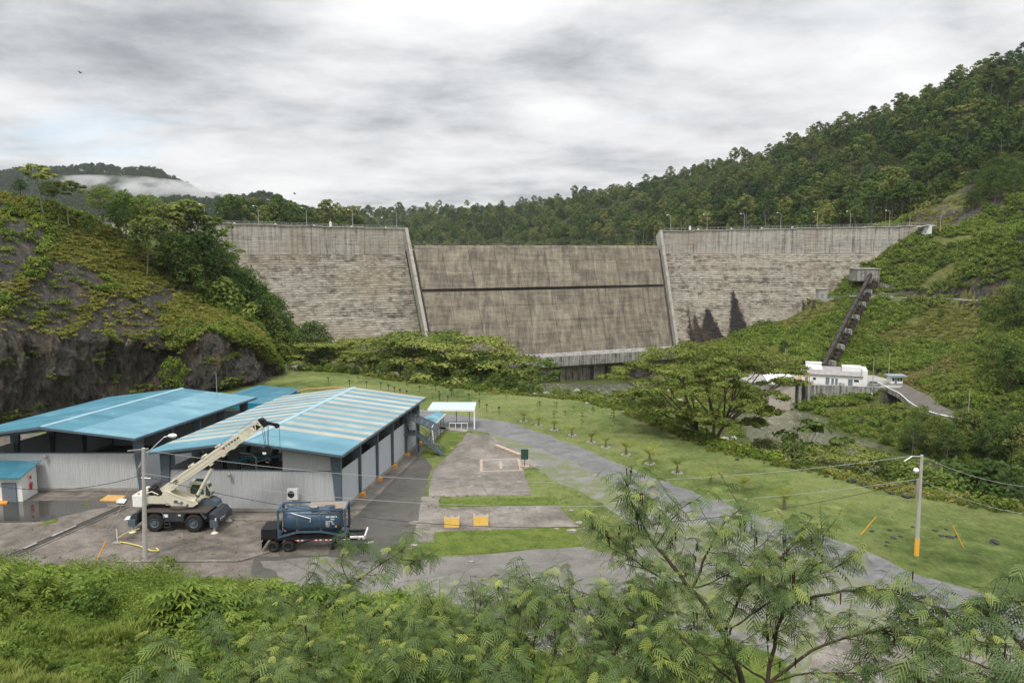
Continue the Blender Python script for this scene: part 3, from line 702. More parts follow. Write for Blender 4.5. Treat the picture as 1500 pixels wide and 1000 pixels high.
for i, (px, lf) in enumerate(lps):
    o_ = lp if i == 0 else copy_tree(lp); o_.location = crest_pt(px, lf); o_.rotation_euler = (0, 0, R(200 if lf else 170))
    side = 'left' if lf else 'right'; nth = ['first', 'second', 'third', 'fourth', 'fifth', 'sixth', 'seventh'][i if lf else i-5]
    tag(o_, f'{nth} thin lamp post from the left on the crest of the {side} dam wing', 'lamp post', 'lamp posts along the dam crest')
# small white instruments on the crest
def small_box(px, left, w_, h_, lab, cat, nm):
    p = crest_pt(px, left); m = M(); m.box(-w_/2, -.4, 0, w_/2, .4, h_*.7); m.box(-w_/2-.08, -.48, h_*.7, w_/2+.08, .48, h_*.78); m.box(-w_*.25, -.25, h_*.78, w_*.25, .25, h_)
    o_ = m.build(nm, MAT_WHITE); o_.location = p-Vector((0, 1.6, 0)); tag(o_, lab, cat)
small_box(487, 1, .9, 2.2, 'small white cabinet standing on the left dam crest', 'cabinet', 'white_cabinet')
small_box(1008, 0, .9, 2.0, 'small white cabinet standing on the right dam crest near the spillway', 'cabinet', 'white_cabinet')
for i, px in enumerate((348, 407, 463, 517, 567, 1020, 1068, 1112, 1156)):
    lf = px < 800; p = crest_pt(px, lf); m = M(); m.lathe([(.02, 0), (.3, .05), (.3, .5), (.2, .6), (.02, .62)], n=8); m.box(-.5, -.15, 0, .5, .15, .2)
    o_ = m.build('floodlight', MAT_WHITE); o_.location = p-Vector((0, 1.7, -.0))
    tag(o_, 'tiny white floodlight on the rail of the %s dam wing' % ('left' if lf else 'right'), 'floodlight', 'floodlights on the %s crest' % ('left' if lf else 'right'))
# driftwood caught on the spillway crest
m = M(); a = LR(.33, 6.3, .3); m.tube([a+Vector((-4, -1, .1)), a+Vector((0, -1, .45)), a+Vector((4.5, -2, -.6)), a+Vector((6, -2.2, -1.5))], [.12, .22, .2, .1], 6); m.tube([a+Vector((0, -1, .4)), a+Vector((2, -.5, 1.0))], [.12, .05], 5)
MAT_WOOD = plain('grey_driftwood', (.17, .13, .10), .9); tag(m.build('driftwood', MAT_WOOD, smooth=True), 'grey driftwood log stranded on the rounded spillway crest', 'log')
# ============================================================ RIGHT BANK: powerhouse, penstock, road
MAT_CONC = plain('grey_concrete', (.34, .33, .30), .85, dirt=(.13, .12, .10), scale=.4, var=.2)
MAT_ROOFG = plain('weathered_grey_roofing', (.30, .28, .27), .8, var=.25, scale=.5, dirt=(.42, .41, .40))
MAT_ROOFW = plain('white_roofing', (.72, .72, .70), .5, dirt=(.45, .43, .38), scale=.5)
MAT_DOOR = plain('grey_blue_door_paint', (.14, .18, .21), .5)
MAT_GLASS = plain('dark_window_glass', (.03, .04, .05), .12, spec=.8)
MAT_YEL = plain('yellow_orange_paint', (.72, .34, .03), .5, dirt=(.35, .17, .04))
MAT_ORANGE = plain('orange_paint', (.80, .33, .05), .55, dirt=(.5, .22, .06))
MAT_RUST = plain('dark_rusty_pipe_steel', (.042, .032, .028), .6, .2, .4, 1.5, .2, dirt=(.18, .10, .06))
MAT_DARK = plain('black_rubber', (.018, .018, .018), .75)
MAT_ASPH = mat_streaked('worn_asphalt', (.115, .10, .085), (.055, .05, .045), 1.0)
def XY(px, y): return (px-750)/F*y      # good enough x for a column at depth y
DE = [(81.6, 266.0), (98.8, 261.0), (127.5, 255.0)]
# deck slab
m = M(); m.prism([DE[0], DE[1], DE[2], (133, 262), (131, 282), (80, 285)], -19.9, -19.0)
tag(m.build('powerhouse_deck', MAT_CONC), kind='structure')
rw = thing('retaining_wall', 'long grey streaked retaining wall below the white powerhouse', 'wall', (110, 259, -27))
def wallseg(a, b, zt, zb, th, n, root, nm='wall_panel', mat=None, zb2=None):
    a, b = Vector((*a, 0)), Vector((*b, 0)); d = (b-a); nn = Vector((-d.y, d.x, 0)).normalized()
    for k in range(n):
        p, q = a.lerp(b, k/n+.002), a.lerp(b, (k+1)/n-.002); m = M()
        m.hexa([(p.x, p.y, zb), (q.x, q.y, zb), (q.x+nn.x*th, q.y+nn.y*th, zb), (p.x+nn.x*th, p.y+nn.y*th, zb)]+[(p.x, p.y, zt), (q.x, q.y, zt), (q.x+nn.x*th, q.y+nn.y*th, zt), (p.x+nn.x*th, p.y+nn.y*th, zt)])
        m.build(nm, mat or MAT_STREAK2, root, world=True)
wallseg((99.6, 260.6), (127.6, 254.7), -18.95, -29, .6, 7, rw)
wallseg((81.6, 265.7), (86.3, 264.4), -19.0, -29, .6, 1, rw)
railing((99.6, 260.8), (127.6, 254.9), -18.95, -18.95, 26, rw, rr=.03)
# tailrace block with its gate opening
tb = thing('tailrace_block', 'pale concrete gate block with dark tailrace opening and white roof', 'gatehouse', (92, 260, -28))
m = M(); m.hexa([(86.4, 259.6, -29), (94.6, 258.4, -29), (94.8, 268, -29), (86.4, 269, -29), (86.4, 259.6, -18.6), (94.6, 258.4, -18.6), (94.8, 268, -18.6), (86.4, 269, -18.6)])
m.build('wall', plain('pinkish_pale_concrete', (.40, .355, .30), .85, dirt=(.22, .16, .11), scale=.35, var=.2), tb, world=True)
m = M(); m.hexa([(85.9, 259.0, -18.4), (95.4, 257.8, -18.4), (95.4, 268, -16.9), (86.4, 269, -16.9), (85.9, 259.0, -18.1), (95.4, 257.8, -18.1), (95.4, 268, -16.0), (86.4, 269, -16.0)]); m.build('roof', MAT_ROOFW, tb, world=True)
m = M(); m.box(85.7, 258.6, -18.75, 95.6, 259.6, -18.45); m.build('fascia', MAT_GALV, tb, world=True)
for x in (96.0, 99.0):
    m = M(); m.box(x-.45, 257.6, -29, x+.45, 261.6, -18.9); m.build('pier_or_painted_void', MAT_STREAK2, tb, world=True)
m = M(); m.box(94.9, 260.6, -29, 99.6, 262, -19); m.build('gate_recess', MAT_VOID, tb, world=True)
m = M(); m.box(96.6, 260.0, -25.5, 98.4, 260.5, -19.4); m.build('gate', MAT_RUST, tb, world=True)
gy = thing('gantry', 'yellow steel gate hoist frame above the tailrace opening', 'gantry', (97.4, 258.8, -19))
for x in (96.0, 99.0):
    for y in (258, 259.6):
        m = M(); m.beam((x, y, -19), (x, y, -14.6), .26, .26); m.build('leg', MAT_YEL, gy, world=True)
for z in (-14.6, -18.2):
    m = M(); m.box(95.9, 257.9, z-.14, 99.1, 258.2, z+.14); m.box(95.9, 259.4, z-.14, 99.1, 259.7, z+.14); m.box(95.9, 257.9, z-.14, 96.1, 259.7, z+.14); m.box(98.9, 257.9, z-.14, 99.1, 259.7, z+.14); m.build('crossbeam', MAT_YEL, gy, world=True)
m = M(); m.box(96.8, 258.2, -14.4, 98.2, 259.5, -13.8); m.tube([(97.5, 258.8, -14.4), (97.5, 258.8, -18)], .05, 5); m.build('hoist', MAT_DARK, gy, world=True)
# main hall: local x along its front, built at its near-left base corner
def P2(a, b, t): return (a[0]+(b[0]-a[0])*t, a[1]+(b[1]-a[1])*t)
fa, fb = (98.9, 264.6), (117.6, 257.9); ang = math.atan2(fb[1]-fa[1], fb[0]-fa[0]); LN = math.hypot(fb[0]-fa[0], fb[1]-fa[1])
ph = thing('powerhouse', 'long white powerhouse with grey metal roof on the concrete deck', 'building', (fa[0], fa[1], -19.0), ang)
HW = 3.2
m = M(); m.box(0, 0, 0, LN, 9, HW); m.build('wall', MAT_WHITE, ph)
for k in range(10):
    m = M(); a, b = -.3+(LN-.4)*k/10, -.3+(LN-.4)*(k+1)/10-.03; m.hexa([(a, -.6, HW+.0), (b, -.6, HW), (b, 9.2, HW+1.5), (a, 9.2, HW+1.5), (a, -.6, HW+.18), (b, -.6, HW+.18), (b, 9.2, HW+1.7), (a, 9.2, HW+1.7)]); m.build('roof_sheet', MAT_ROOFG, ph)
m = M(); m.box(LN-.9, -.25, 0, LN+.6, 9.6, HW+2.1); m.build('end_wall', MAT_WHITE, ph)
for a, b, h in ((1.2, 6.4, 3.5), (LN-7, LN-1.0, 3.2)):
    m = M(); z0 = HW+.6 if a < 3 else HW+.4
    y0, y1 = (5.0, 9.0) if a < 3 else (4.2, 8.2)
    m.hexa([(a-.5, y0-.2, z0), (b+.5, y0-.2, z0), (b+.3, y1, z0), (a-.3, y1, z0), (a+.1, y0+.5, HW+h-.5), (b-.3, y0+.5, HW+h-.5), (b-.3, y1, HW+h-.5), (a+.1, y1, HW+h-.5)] if a < 3 else
           [(a, y0, z0), (b, y0, z0), (b, y1, z0), (a, y1, z0), (a, y0, HW+h-.7), (b, y0, HW+h-.7), (b, y1, HW+h-.7), (a, y1, HW+h-.7)]); m.build('roof_monitor', MAT_WHITE, ph)
    m = M(); m.box(a-.1, y0+.3, HW+h-.68 if a > 3 else HW+h-.48, b, y1+.1, HW+h-.55 if a > 3 else HW+h-.36); m.build('monitor_roof', MAT_ROOFW, ph)
for a, wd, hh in ((1.1, .9, 2.1), (7.6, 1.2, 2.3), (9.4, .8, 2.1), (10.6, .8, 2.1), (14.6, 1.4, 2.1)):
    m = M(); m.box(a, -.06, .05, a+wd, .02, hh); f_ = m.build('door', MAT_DOOR, ph); m = M(); m.box(a-.1, -.09, hh, a+wd+.1, .0, hh+.12); m.build('lintel', MAT_CONC, f_)
for a, wd in ((3.6, .9), (16.4, 1.5)):
    m = M(); m.box(a, -.05, 1.3, a+wd, .02, 2.1); m.build('window', MAT_GLASS, ph)
m = M(); m.box(3.0, -.5, .0, 3.8, -.05, 1.0); m.box(11.8, -.9, 0, 12.6, -.1, .9); m.box(12.9, -.8, 0, 13.5, -.1, .7); o_ = m.build('switch_cabinet', MAT_CONC, ph)
# guard booth
bt = thing('guard_booth', 'small white guard booth with flat grey overhanging roof', 'booth', (130.5, 262.8, -19.1), R(-4))
m = M(); m.box(-2.0, 0, 0, 2.0, 3, 2.6); m.build('wall', MAT_WHITE, bt)
m = M(); m.box(-3.0, -.8, 2.6, 3.1, 3.6, 2.85); m.box(-2.9, -.7, 2.85, 3.0, 3.5, 3.0); m.build('roof', plain('blue_grey_roof', (.25, .31, .33), .6), bt)
for a in (-1.5, .2, 1.1):
    m = M(); m.box(a, -.05, 1.0, a+.7, .02, 2.1); m.build('window', MAT_GLASS, bt)
m = M(); m.box(-.65, -.06, 0, .05, .02, 2.1); m.build('door', MAT_DOOR, bt)
# tall bare masts
def mast(px, y, yt_px, yb_px, lab, base=None, r=.13):
    a = Y(px, yb_px, y); b = Y(px, yt_px, y); o_ = thing('light_mast', lab, 'mast', tuple(a))
    m = M(); m.tube([(0, 0, 0), (0, 0, b.z-a.z)], [r, r*.6], 8); m.build('pole', MAT_GALV, o_)
    m = M(); m.tube([(0, 0, -.3), (0, 0, .25)], r*2, 8); m.build('base_plate', MAT_CONC, o_)
    if base:
        m = M(); m.tube([(0, 0, 0), (0, 0, base)], r*1.25, 8); m.build('painted_band', MAT_ORANGE, o_)
    return o_
mast(1103, 268, 518, 562, 'thin grey mast at the left end of the powerhouse yard')
mast(1149, 275, 509, 558, 'tall grey mast behind the white roofed gate block')
mast(1278, 256.5, 523, 569, 'grey mast in front of the right end of the powerhouse')
mast(1301, 268, 516, 565, 'tallest grey mast between the powerhouse and the guard booth')
mast(1418, 221, 569, 611, 'grey road mast with orange foot beside the lower road', 1.0)
mast(1377, 372, 315, 338, 'white mast with orange foot on the crest road right of the dam', 1.6)
mast(1332, 384, 316, 337, 'thin mast near the right end of the dam crest')
mast(319, 104, 545, 603, 'thin white mast rising between the two blue roofed sheds', r=.05)
mast(420, 166, 531, 556, 'thin grey mast with orange foot on the far end of the meadow', .9, r=.09)
mast(1364, 262, 535, 572, 'wooden coloured power pole on the grass behind the guard booth')
# road sheets
def ribbon(name, P, wd, mat, dz=.0, kind='structure'):
    P = [Vector(p) for p in P]; m = M(); v = []
    for i, p in enumerate(P):
        d = (P[min(i+1, len(P)-1)]-P[max(i-1, 0)]); d.z = 0; d.normalize(); n = Vector((-d.y, d.x, 0)); q = wd/2 if not hasattr(wd, '__len__') else wd[i]/2
        v += [p+n*q+Vector((0, 0, dz)), p-n*q+Vector((0, 0, dz))]
    m.add(v, [(2*i, 2*i+1, 2*i+3, 2*i+2) for i in range(len(P)-1)]); return tag(m.build(name, mat), kind=kind)
def resample(P, n):
    A = np.array(P, float); return [tuple(q) for q in catmull(A, np.linspace(0, len(A)-1, n))]
R2 = resample(ROAD2, 60)
ribbon('access_road', R2, 8.5, MAT_ASPH, .35)
ribbon('bench_road', resample(BENCH, 30), 4.5, MAT_CONC, .1)
gr = thing('guard_rail', 'pale guard rail curving along the river side of the road', 'guard rail', (124.5, 250, -19.5))
L2 = []
for i, p in enumerate(R2[:34]):
    d = Vector(R2[i+1])-Vector(p); d.z = 0; d.normalize(); n = Vector((d.y, -d.x, 0)); L2.append(Vector(p)+n*4.2)
m = M(); m.tube([p+Vector((0, 0, .7)) for p in L2], .16, 5); m.build('rail', MAT_WHITE, gr, world=True)
m = M()
for p in L2[::3]: m.box(p.x-.08, p.y-.08, p.z-.6, p.x+.08, p.y+.08, p.z+.75)
m.build('post', MAT_GALV, gr, world=True, kind='stuff')
m = M()
for i in range(len(L2)-1): m.beam(L2[i]+Vector((0, 0, -.35)), L2[i+1]+Vector((0, 0, -.35)), .3, 1.2)
m.build('kerb', MAT_STREAK2, gr, world=True)
# barrier pipe with orange end, bollard
br = thing('barrier', 'white road barrier rail with orange end by the lower road', 'barrier', tuple(Y(1408, 608, 221)))
a, b = Y(1409, 606, 221), Y(1428, 611, 217); m = M(); m.tube([a, b.lerp(a, .3)], .16, 6); m.build('rail', MAT_WHITE, br, world=True)
m = M(); m.tube([b.lerp(a, .3), b], .22, 6); m.build('orange_end', MAT_ORANGE, br, world=True)
m = M(); m.box(-.6, -.5, 0, .6, .5, .9); m.box(-.5, -.4, .9, .5, .4, 1.0); o_ = m.build('concrete_block', MAT_WHITE); o_.location = Y(1439, 617, 213); tag(o_, 'small white block standing on the lower road edge', 'block')
# penstock and its side pipe
pk = thing('penstock', 'dark rusty penstock pipe running down the green slope', 'pipe', tuple(Y(1206, 537, 279)))
pa, pb = Y(1277, 399, 359), Y(1206, 536, 279); pts = [pa.lerp(pb, k/14)+Vector((0, 0, .6*math.sin(k/14*math.pi))) for k in range(15)]
m = M(); m.tube(pts, .85, 16); m.build('pipe', MAT_RUST, pk, smooth=True, world=True)
for k in range(0, 15):
    m = M(); d = (pb-pa).normalized(); m.tube([pts[k]-d*.2, pts[k]+d*.2], 1.0, 16); m.build('flange', MAT_RUST, pk, world=True)
for k in range(1, 14, 2):
    m = M(); m.cbox(pts[k]-Vector((0, 0, 2.0)), 2.2, 1.4, 2.2); m.build('saddle', MAT_STREAK2, pk, world=True)
sp2 = thing('stepped_channel', 'narrow stepped concrete channel beside the penstock pipe', 'channel', tuple(Y(1214, 537, 280)))
qa, qb = Y(1283, 405, 357), Y(1215, 538, 279)
for k in range(26):
    m = M(); p = qa.lerp(qb, (k+.5)/26); m.cbox(p+Vector((0, 0, -1.0)), 1.5, 3.0, 2.0); m.build('step', MAT_RUST if k % 4 else MAT_STREAK2, sp2, world=True)
# intake head block, bench retaining walls and foot bridge
ib = thing('intake_block', 'grey concrete block where the penstock leaves the dam', 'intake', tuple(Y(1268, 412, 356)))
m = M(); a = Y(1251, 394, 358); b = Y(1288, 412, 358); m.box(a.x+.5, 356, b.z+.2, b.x-1, 364, a.z); m.build('block', MAT_VOID if False else MAT_STREAK2, ib, world=True)
m = M(); m.box(a.x, 355.6, a.z, b.x-.5, 364, a.z+.35); m.build('cap', MAT_CONC, ib, world=True)
for k, (x0, y0, x1, y1, dd) in enumerate(((1200, 424, 1211, 438, 350), (1304, 0, 0, 0, 0))):
    if dd:
        a, b = Y(x0, y0, dd), Y(x1, y1, dd); o_ = thing('valve_hut', 'small pale concrete hut at the left end of the service bench', 'hut', (a.x, a.y, b.z))
        m = M(); m.box(a.x, dd, b.z-1, b.x, dd+4, a.z); m.build('wall', MAT_CONC, o_, world=True); m = M(); m.box(a.x-.3, dd-.3, a.z, b.x+.3, dd+4.3, a.z+.3); m.build('roof', MAT_PALE, o_, world=True)
        m = M(); m.box(a.x+1, dd-.05, b.z, a.x+2, dd+.02, b.z+2.2); m.build('door', MAT_DOOR, o_, world=True)
for (xa, xb, dd, n, yt, yb, lab) in ((1200, 1250, 347.5, 5, 436.5, 452, 'grey retaining wall of the bench left of the penstock'), (1262, 1310, 342, 5, 433, 452, 'grey retaining wall of the bench right of the penstock')):
    a, b = Y(xa, yt, dd), Y(xb, yt, dd-2); c = Y(xa, yb, dd)
    o_ = thing('bench_wall', lab, 'wall', (a.x, a.y, c.z)); wallseg((a.x, a.y), (b.x, b.y), a.z, c.z-2, .8, n, o_, 'wall_panel', MAT_CONC); railing((a.x, a.y), (b.x, b.y), a.z, a.z, 12, o_, rr=.04)
a, b = Y(1244, 434, 344), Y(1272, 433, 342); o_ = thing('foot_bridge', 'thin grey foot bridge crossing over the penstock', 'bridge', tuple(a)); m = M(); m.beam(a, b, 1.8, .35); m.build('deck', MAT_GALV, o_, world=True); railing((a.x, a.y-.9), (b.x, b.y-.9), a.z, b.z, 8, o_, rr=.04)
a, b = Y(1284, 412, 354), Y(1318, 432, 345)
o_ = thing('rock_wall', 'rough grey shotcrete wall right of the penstock head', 'wall', tuple(b)); m = M(); m.hexa([(a.x, 350, b.z-1), (b.x, 344, b.z-1), (b.x+3, 352, b.z-1), (a.x, 360, b.z-1), (a.x, 352, a.z), (b.x-2, 347, a.z-2), (b.x, 354, a.z-2), (a.x, 362, a.z)]); m.build('face', mat_rock('shotcrete', (.06, .055, .05), (.16, .15, .135), (.32, .31, .29), s=1.6, green=.5), o_, world=True)
# crest road furniture at the dam's right end
a, b = Y(1346, 331, 377), Y(1363, 345, 372)
o_ = thing('crest_hut', 'small white hut at the right end of the dam crest', 'hut', (a.x, a.y, b.z)); m = M(); m.hexa([(a.x, 377, b.z-1.5), (b.x, 371, b.z-.5), (b.x+1, 376, b.z-.5), (a.x+1, 382, b.z-1.5), (a.x, 377, a.z-1.2), (b.x, 371, a.z), (b.x+1, 376, a.z), (a.x+1, 382, a.z-1.2)]); m.build('wall', MAT_WHITE, o_, world=True); m = M(); m.beam((a.x, 378.5, a.z-1.0), (b.x+.5, 373, a.z+.2), 7, .25); m.build('roof', MAT_ROOFW, o_, world=True)
m = M(); m.box(a.x+1.5, 375.2, b.z-.6, a.x+2.6, 375.6, b.z+1.5); m.build('door', MAT_DOOR, o_, world=True)
# parked car on the deck
def car(loc, rz, lab, col):
    o_ = thing('parked_car', lab, 'car', loc, rz); mt = plain('silver_car_paint', col, .3, .5, .05)
    m = M(); m.prismy([(-2.2, .35), (2.15, .35), (2.2, .75), (1.9, .95), (1.0, 1.02), (.45, 1.5), (-1.5, 1.52), (-2.1, 1.05), (-2.25, .8)], -.88, .88); m.build('body', mt, o_)
    m = M(); m.prismy([(.93, 1.03), (.45, 1.46), (-1.45, 1.48), (-1.95, 1.05)], -.9, .9); m.build('window', MAT_GLASS, o_)
    m = M(); m.box(2.12, -.7, .55, 2.24, .7, .72); m.build('headlight', MAT_WHITE, o_)
    for x in (-1.35, 1.35):
        for y in (-.85, .85):
            m = M(); m.lathe([(.02, -.12), (.34, -.12), (.34, .12), (.02, .12)], (x, y, .34), 14, 'y'); wq = m.build('wheel', MAT_DARK, o_); m = M(); m.lathe([(.02, -.13), (.18, -.13), (.18, .13), (.02, .13)], (x, y, .34), 10, 'y'); m.build('rim', MAT_GALV, wq)
    return o_
car((121.2, 259.2, -19.0), R(-8), 'silver car parked on the deck right of the powerhouse', (.5, .5, .5))
# drainpipe and boulders by the tailrace
m = M(); a = Y(1277, 576, 256); m.tube([a, a+Vector((0, -.4, -.2)), a+Vector((0, -.5, -2.6))], .14, 6); tag(m.build('drainpipe', MAT_WHITE), 'white drainpipe hanging on the right part of the powerhouse wall', 'pipe')
# ============================================================ THE TWO SHEDS AND SMALL BUILDINGS
def mat_roofblue(name, a_, b_, fade=(.34, .50, .54), amt=.25):
    m_, t, bs = newmat(name); g = G(t); p = g.pos(); oi = g.n('ShaderNodeObjectInfo')
    n_ = g.noise(p, .25, 7, .65, .3); s2 = g.noise(g.map(p, (.4, 3, 1), rot=(0, 0, .15)), 1.5, 5, .6)
    f = g.math('ADD', g.math('MULTIPLY', n_, .5), g.math('ADD', g.math('MULTIPLY', s2, .3), g.math('MULTIPLY', oi.outputs['Random'], .2)))
    col = g.ramp(f, [(.36, a_), (.62, b_)]); col = g.mix(g.rng(n_, .55, .75, 0, amt), col, fade)
    col = g.mix(g.rng(g.noise(p, .9, 7, .75, .5), .62, .74, 0, .5), col, (.20, .17, .12))
    g.l(col, bs.inputs['Base Color']); bs.inputs['Roughness'].default_value = .48; bs.inputs['Specular IOR Level'].default_value = .4; return m_
MAT_BLUE = mat_roofblue('teal_blue_roof_sheet', (.03, .145, .205), (.065, .215, .28), amt=.35)
MAT_BLUE2 = mat_roofblue('pale_blue_roof_sheet', (.085, .225, .295), (.135, .30, .365), amt=.35)
MAT_TAN = mat_roofblue('faded_tan_roof_sheet', (.30, .29, .245), (.44, .42, .355), (.52, .50, .44), .4)
MAT_LBLUE = mat_roofblue('very_pale_blue_roof_sheet', (.42, .58, .64), (.52, .66, .70), (.6, .68, .7))
MAT_RIDGE = mat_roofblue('faded_ridge_flashing', (.22, .36, .42), (.30, .43, .47))
MAT_TEAL = plain('deep_teal_paint', (.01, .20, .30), .5)
MAT_PANEL = plain('light_grey_wall_sheet', (.46, .47, .475), .55, 0, .05, .4, dirt=(.40, .40, .395))
MAT_PANEL2 = plain('pale_bluish_wall_sheet', (.46, .49, .52), .55, 0, .05, .4, dirt=(.41, .43, .45))
MAT_STEEL = plain('slate_blue_frame_steel', (.105, .135, .165), .55, .2, .15, dirt=(.08, .09, .10))
MAT_STEELD = plain('dark_frame_steel', (.045, .055, .065), .6, .2)
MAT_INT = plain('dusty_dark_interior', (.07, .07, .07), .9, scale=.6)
MAT_GREENW = plain('lime_green_wall_paint', (.42, .55, .22), .7)
def ribs(n, w_, h=.05):
    """trapezoid rib profile across a sheet of n ribs"""
    out = []; s_ = w_/n
    for k in range(n): out += [(k*s_, 0), (k*s_+.45*s_, 0), (k*s_+.55*s_, h), (k*s_+.9*s_, h)]
    return out+[(w_, 0)]
def rsheet(P0, P1, Q0, Q1, nrm, nr=5, h=.045, th=.04):
    """ribbed sheet between edge P0-P1 and edge Q0-Q1 (ribs run P->Q)"""
    P0, P1, Q0, Q1, nrm = map(Vector, (P0, P1, Q0, Q1, nrm)); pr = ribs(nr, 1.0, h); m = M(); n = len(pr)
    a = [P0.lerp(P1, t)+nrm*z for t, z in pr]; b = [Q0.lerp(Q1, t)+nrm*z for t, z in pr]
    c = [P0.lerp(P1, t)-nrm*th for t, z in (pr[0], pr[-1])]; d = [Q0.lerp(Q1, t)-nrm*th for t, z in (pr[0], pr[-1])]
    m.add(a+b, [(k, k+1, n+k+1, n+k) for k in range(n-1)]); m.add(c+d, [(0, 2, 3, 1)])
    m.add([a[0], a[-1], c[1], c[0], b[0], b[-1], d[1], d[0]], [(0, 3, 2, 1), (4, 5, 6, 7), (0, 4, 7, 3), (1, 2, 6, 5)]); return m
def shed(name, label, O, U, V, n_len, ridge, eave, wall_h, mats, front_gap, over=(1.3, .9, .9), nfr=5):
    """O right front ground corner, U towards the left front corner, V along the length"""
    O, U, V = (Vector((*q, 0)) for q in (O, U, V)); uh, vh = U.normalized(), V.normalized(); LU, LV = U.length, V.length
    root = thing(name, label, 'shed', tuple(O)); B = lambda m, n, mt, p=None, **k: m.build(n, mt, p or root, world=(p is None or p is root), **k)
    of, ob, os_ = over
    def pt(u, v, z): return O+uh*u+vh*v+Vector((0, 0, z))
    mid = LU/2
    def roofz(u): return ridge-(ridge-eave)*abs(u-mid)/(mid+os_)
    for side in (0, 1):
        ue = -os_ if side == 0 else LU+os_
        for k in range(n_len):
            v0, v1 = -of+(LV+of+ob)*k/n_len, -of+(LV+of+ob)*(k+1)/n_len
            um = (ue+mid)/2 if mats[0] == 'two' else None
            nz = Vector((0, 0, 1))
            if mats[0] == 'stripe':
                front_blue = k < (5 if side == 0 else 3)
                mt = MAT_BLUE2 if front_blue or k % 2 == 0 else MAT_TAN
                pcs = [(ue, mid, mt)]
            else:
                pcs = [(ue, mid*.62 if side == 0 else LU-mid*.62, MAT_BLUE2 if side == 0 else MAT_BLUE), (mid*.62 if side == 0 else LU-mid*.62, mid, MAT_BLUE)]
            for (ua, ub, mt) in pcs:
                s_ = rsheet(pt(ua, v0, roofz(ua)), pt(ua, v1-.02, roofz(ua)), pt(ub, v0, roofz(ub)), pt(ub, v1-.02, roofz(ub)), nz)
                B(s_, 'roof_sheet', mt)
    m = M()
    for k in (-1, 1): m.add([pt(mid, -of-.05, ridge+.10), pt(mid, LV+ob+.05, ridge+.10), pt(mid+k*.35, LV+ob+.05, ridge+.02), pt(mid+k*.35, -of-.05, ridge+.02)], [(0, 1, 2, 3)])
    m.beam(pt(mid, -of, ridge), pt(mid, LV+ob, ridge), .3, .12); B(m, 'ridge_cap', MAT_RIDGE)
    # fascias under the sheet edges
    for side in (0, 1):
        ue = -os_ if side == 0 else LU+os_
        m = M(); m.beam(pt(ue, -of, roofz(ue)-.16), pt(mid, -of, ridge-.16), .08, .22); B(m, 'fascia', MAT_STEEL)
        m = M(); m.beam(pt(ue, -of, roofz(ue)-.15), pt(ue, LV+ob, roofz(ue)-.15), .16, .18); B(m, 'gutter', MAT_STEEL)
    # portal frames
    for k in range(nfr):
        v = .15+(LV-.3)*k/(nfr-1)
        for side in (0, 1):
            u0 = .12 if side == 0 else LU-.12; sg = 1 if side == 0 else -1; zt_ = roofz(u0)-.35; m = M()
            a = [pt(u0-sg*.30, v-.15, 0), pt(u0+sg*.22, v-.15, 0), pt(u0+sg*.22, v+.15, 0), pt(u0-sg*.30, v+.15, 0), pt(u0-sg*.36, v-.15, zt_), pt(u0+sg*.75, v-.15, zt_), pt(u0+sg*.75, v+.15, zt_), pt(u0-sg*.36, v+.15, zt_)]
            if side == 1: a = [a[i] for i in (1, 0, 3, 2, 5, 4, 7, 6)]
            m.hexa(a); B(m, 'column', MAT_STEEL)
            m = M(); m.beam(pt(u0, v, zt_-.15), pt(mid, v, ridge-.55), .2, .55); B(m, 'rafter', MAT_STEEL if k == 0 else MAT_STEELD)
            if side == 0:
                m = M(); p = pt(-.30, v, 0); m.cbox(p+Vector((0, 0, .2)), .5, .6, .4, math.atan2(U.y, U.x)); B(m, 'column_foot', MAT_ORANGE)
    for k in range(7):
        u = LU*(k+.5)/7; m = M(); m.beam(pt(u, -of+.1, roofz(u)-.14), pt(u, LV+ob-.1, roofz(u)-.14), .08, .14); B(m, 'purlin', MAT_STEELD)
    # front wall of ribbed sheets
    nw = 16
    fn = -vh
    for k in range(nw):
        ua, ub = .55+(LU-1.1)*k/nw, .55+(LU-1.1)*(k+1)/nw-.015
        top = wall_h
        B(rsheet(pt(ua, .25, .35), pt(ub, .25, .35), pt(ua, .25, top), pt(ub, .25, top), fn, 4, .03), 'wall_sheet', MAT_PANEL)
        if front_gap is not None and not (front_gap[0] <= k < front_gap[1]):
            za, zb = roofz(ua)-.45, roofz(ub)-.45
            B(rsheet(pt(ua, .32, top+.04), pt(ub, .32, top+.04), pt(ua, .32, za), pt(ub, .32, zb), fn, 4, .03), 'wall_sheet', MAT_PANEL)
    m = M(); m.beam(pt(.4, .22, .18), pt(LU-.4, .22, .18), .36, .36); B(m, 'plinth', MAT_PALE)
    m = M(); m.beam(pt(.4, .3, wall_h), pt(LU-.4, .3, wall_h), .14, .14); B(m, 'sill_beam', MAT_STEEL)
    # long walls
    ns = int(LV/1.25)
    for side in (0, 1):
        u = .1 if side == 0 else LU-.1; nn = -uh if side == 0 else uh
        for k in range(ns):
            va, vb = .3+(LV-.6)*k/ns, .3+(LV-.6)*(k+1)/ns-.015
            a, b, c, d = pt(u, va, .3), pt(u, vb, .3), pt(u, va, wall_h), pt(u, vb, wall_h)
            B(rsheet(a, b, c, d, nn, 4, .03) if side == 0 else rsheet(b, a, d, c, nn, 4, .03), 'wall_sheet', MAT_PANEL2 if side == 0 else MAT_PANEL)
        m = M(); m.beam(pt(u, .2, .16), pt(u, LV, .16), .4, .32); B(m, 'plinth', MAT_PALE)
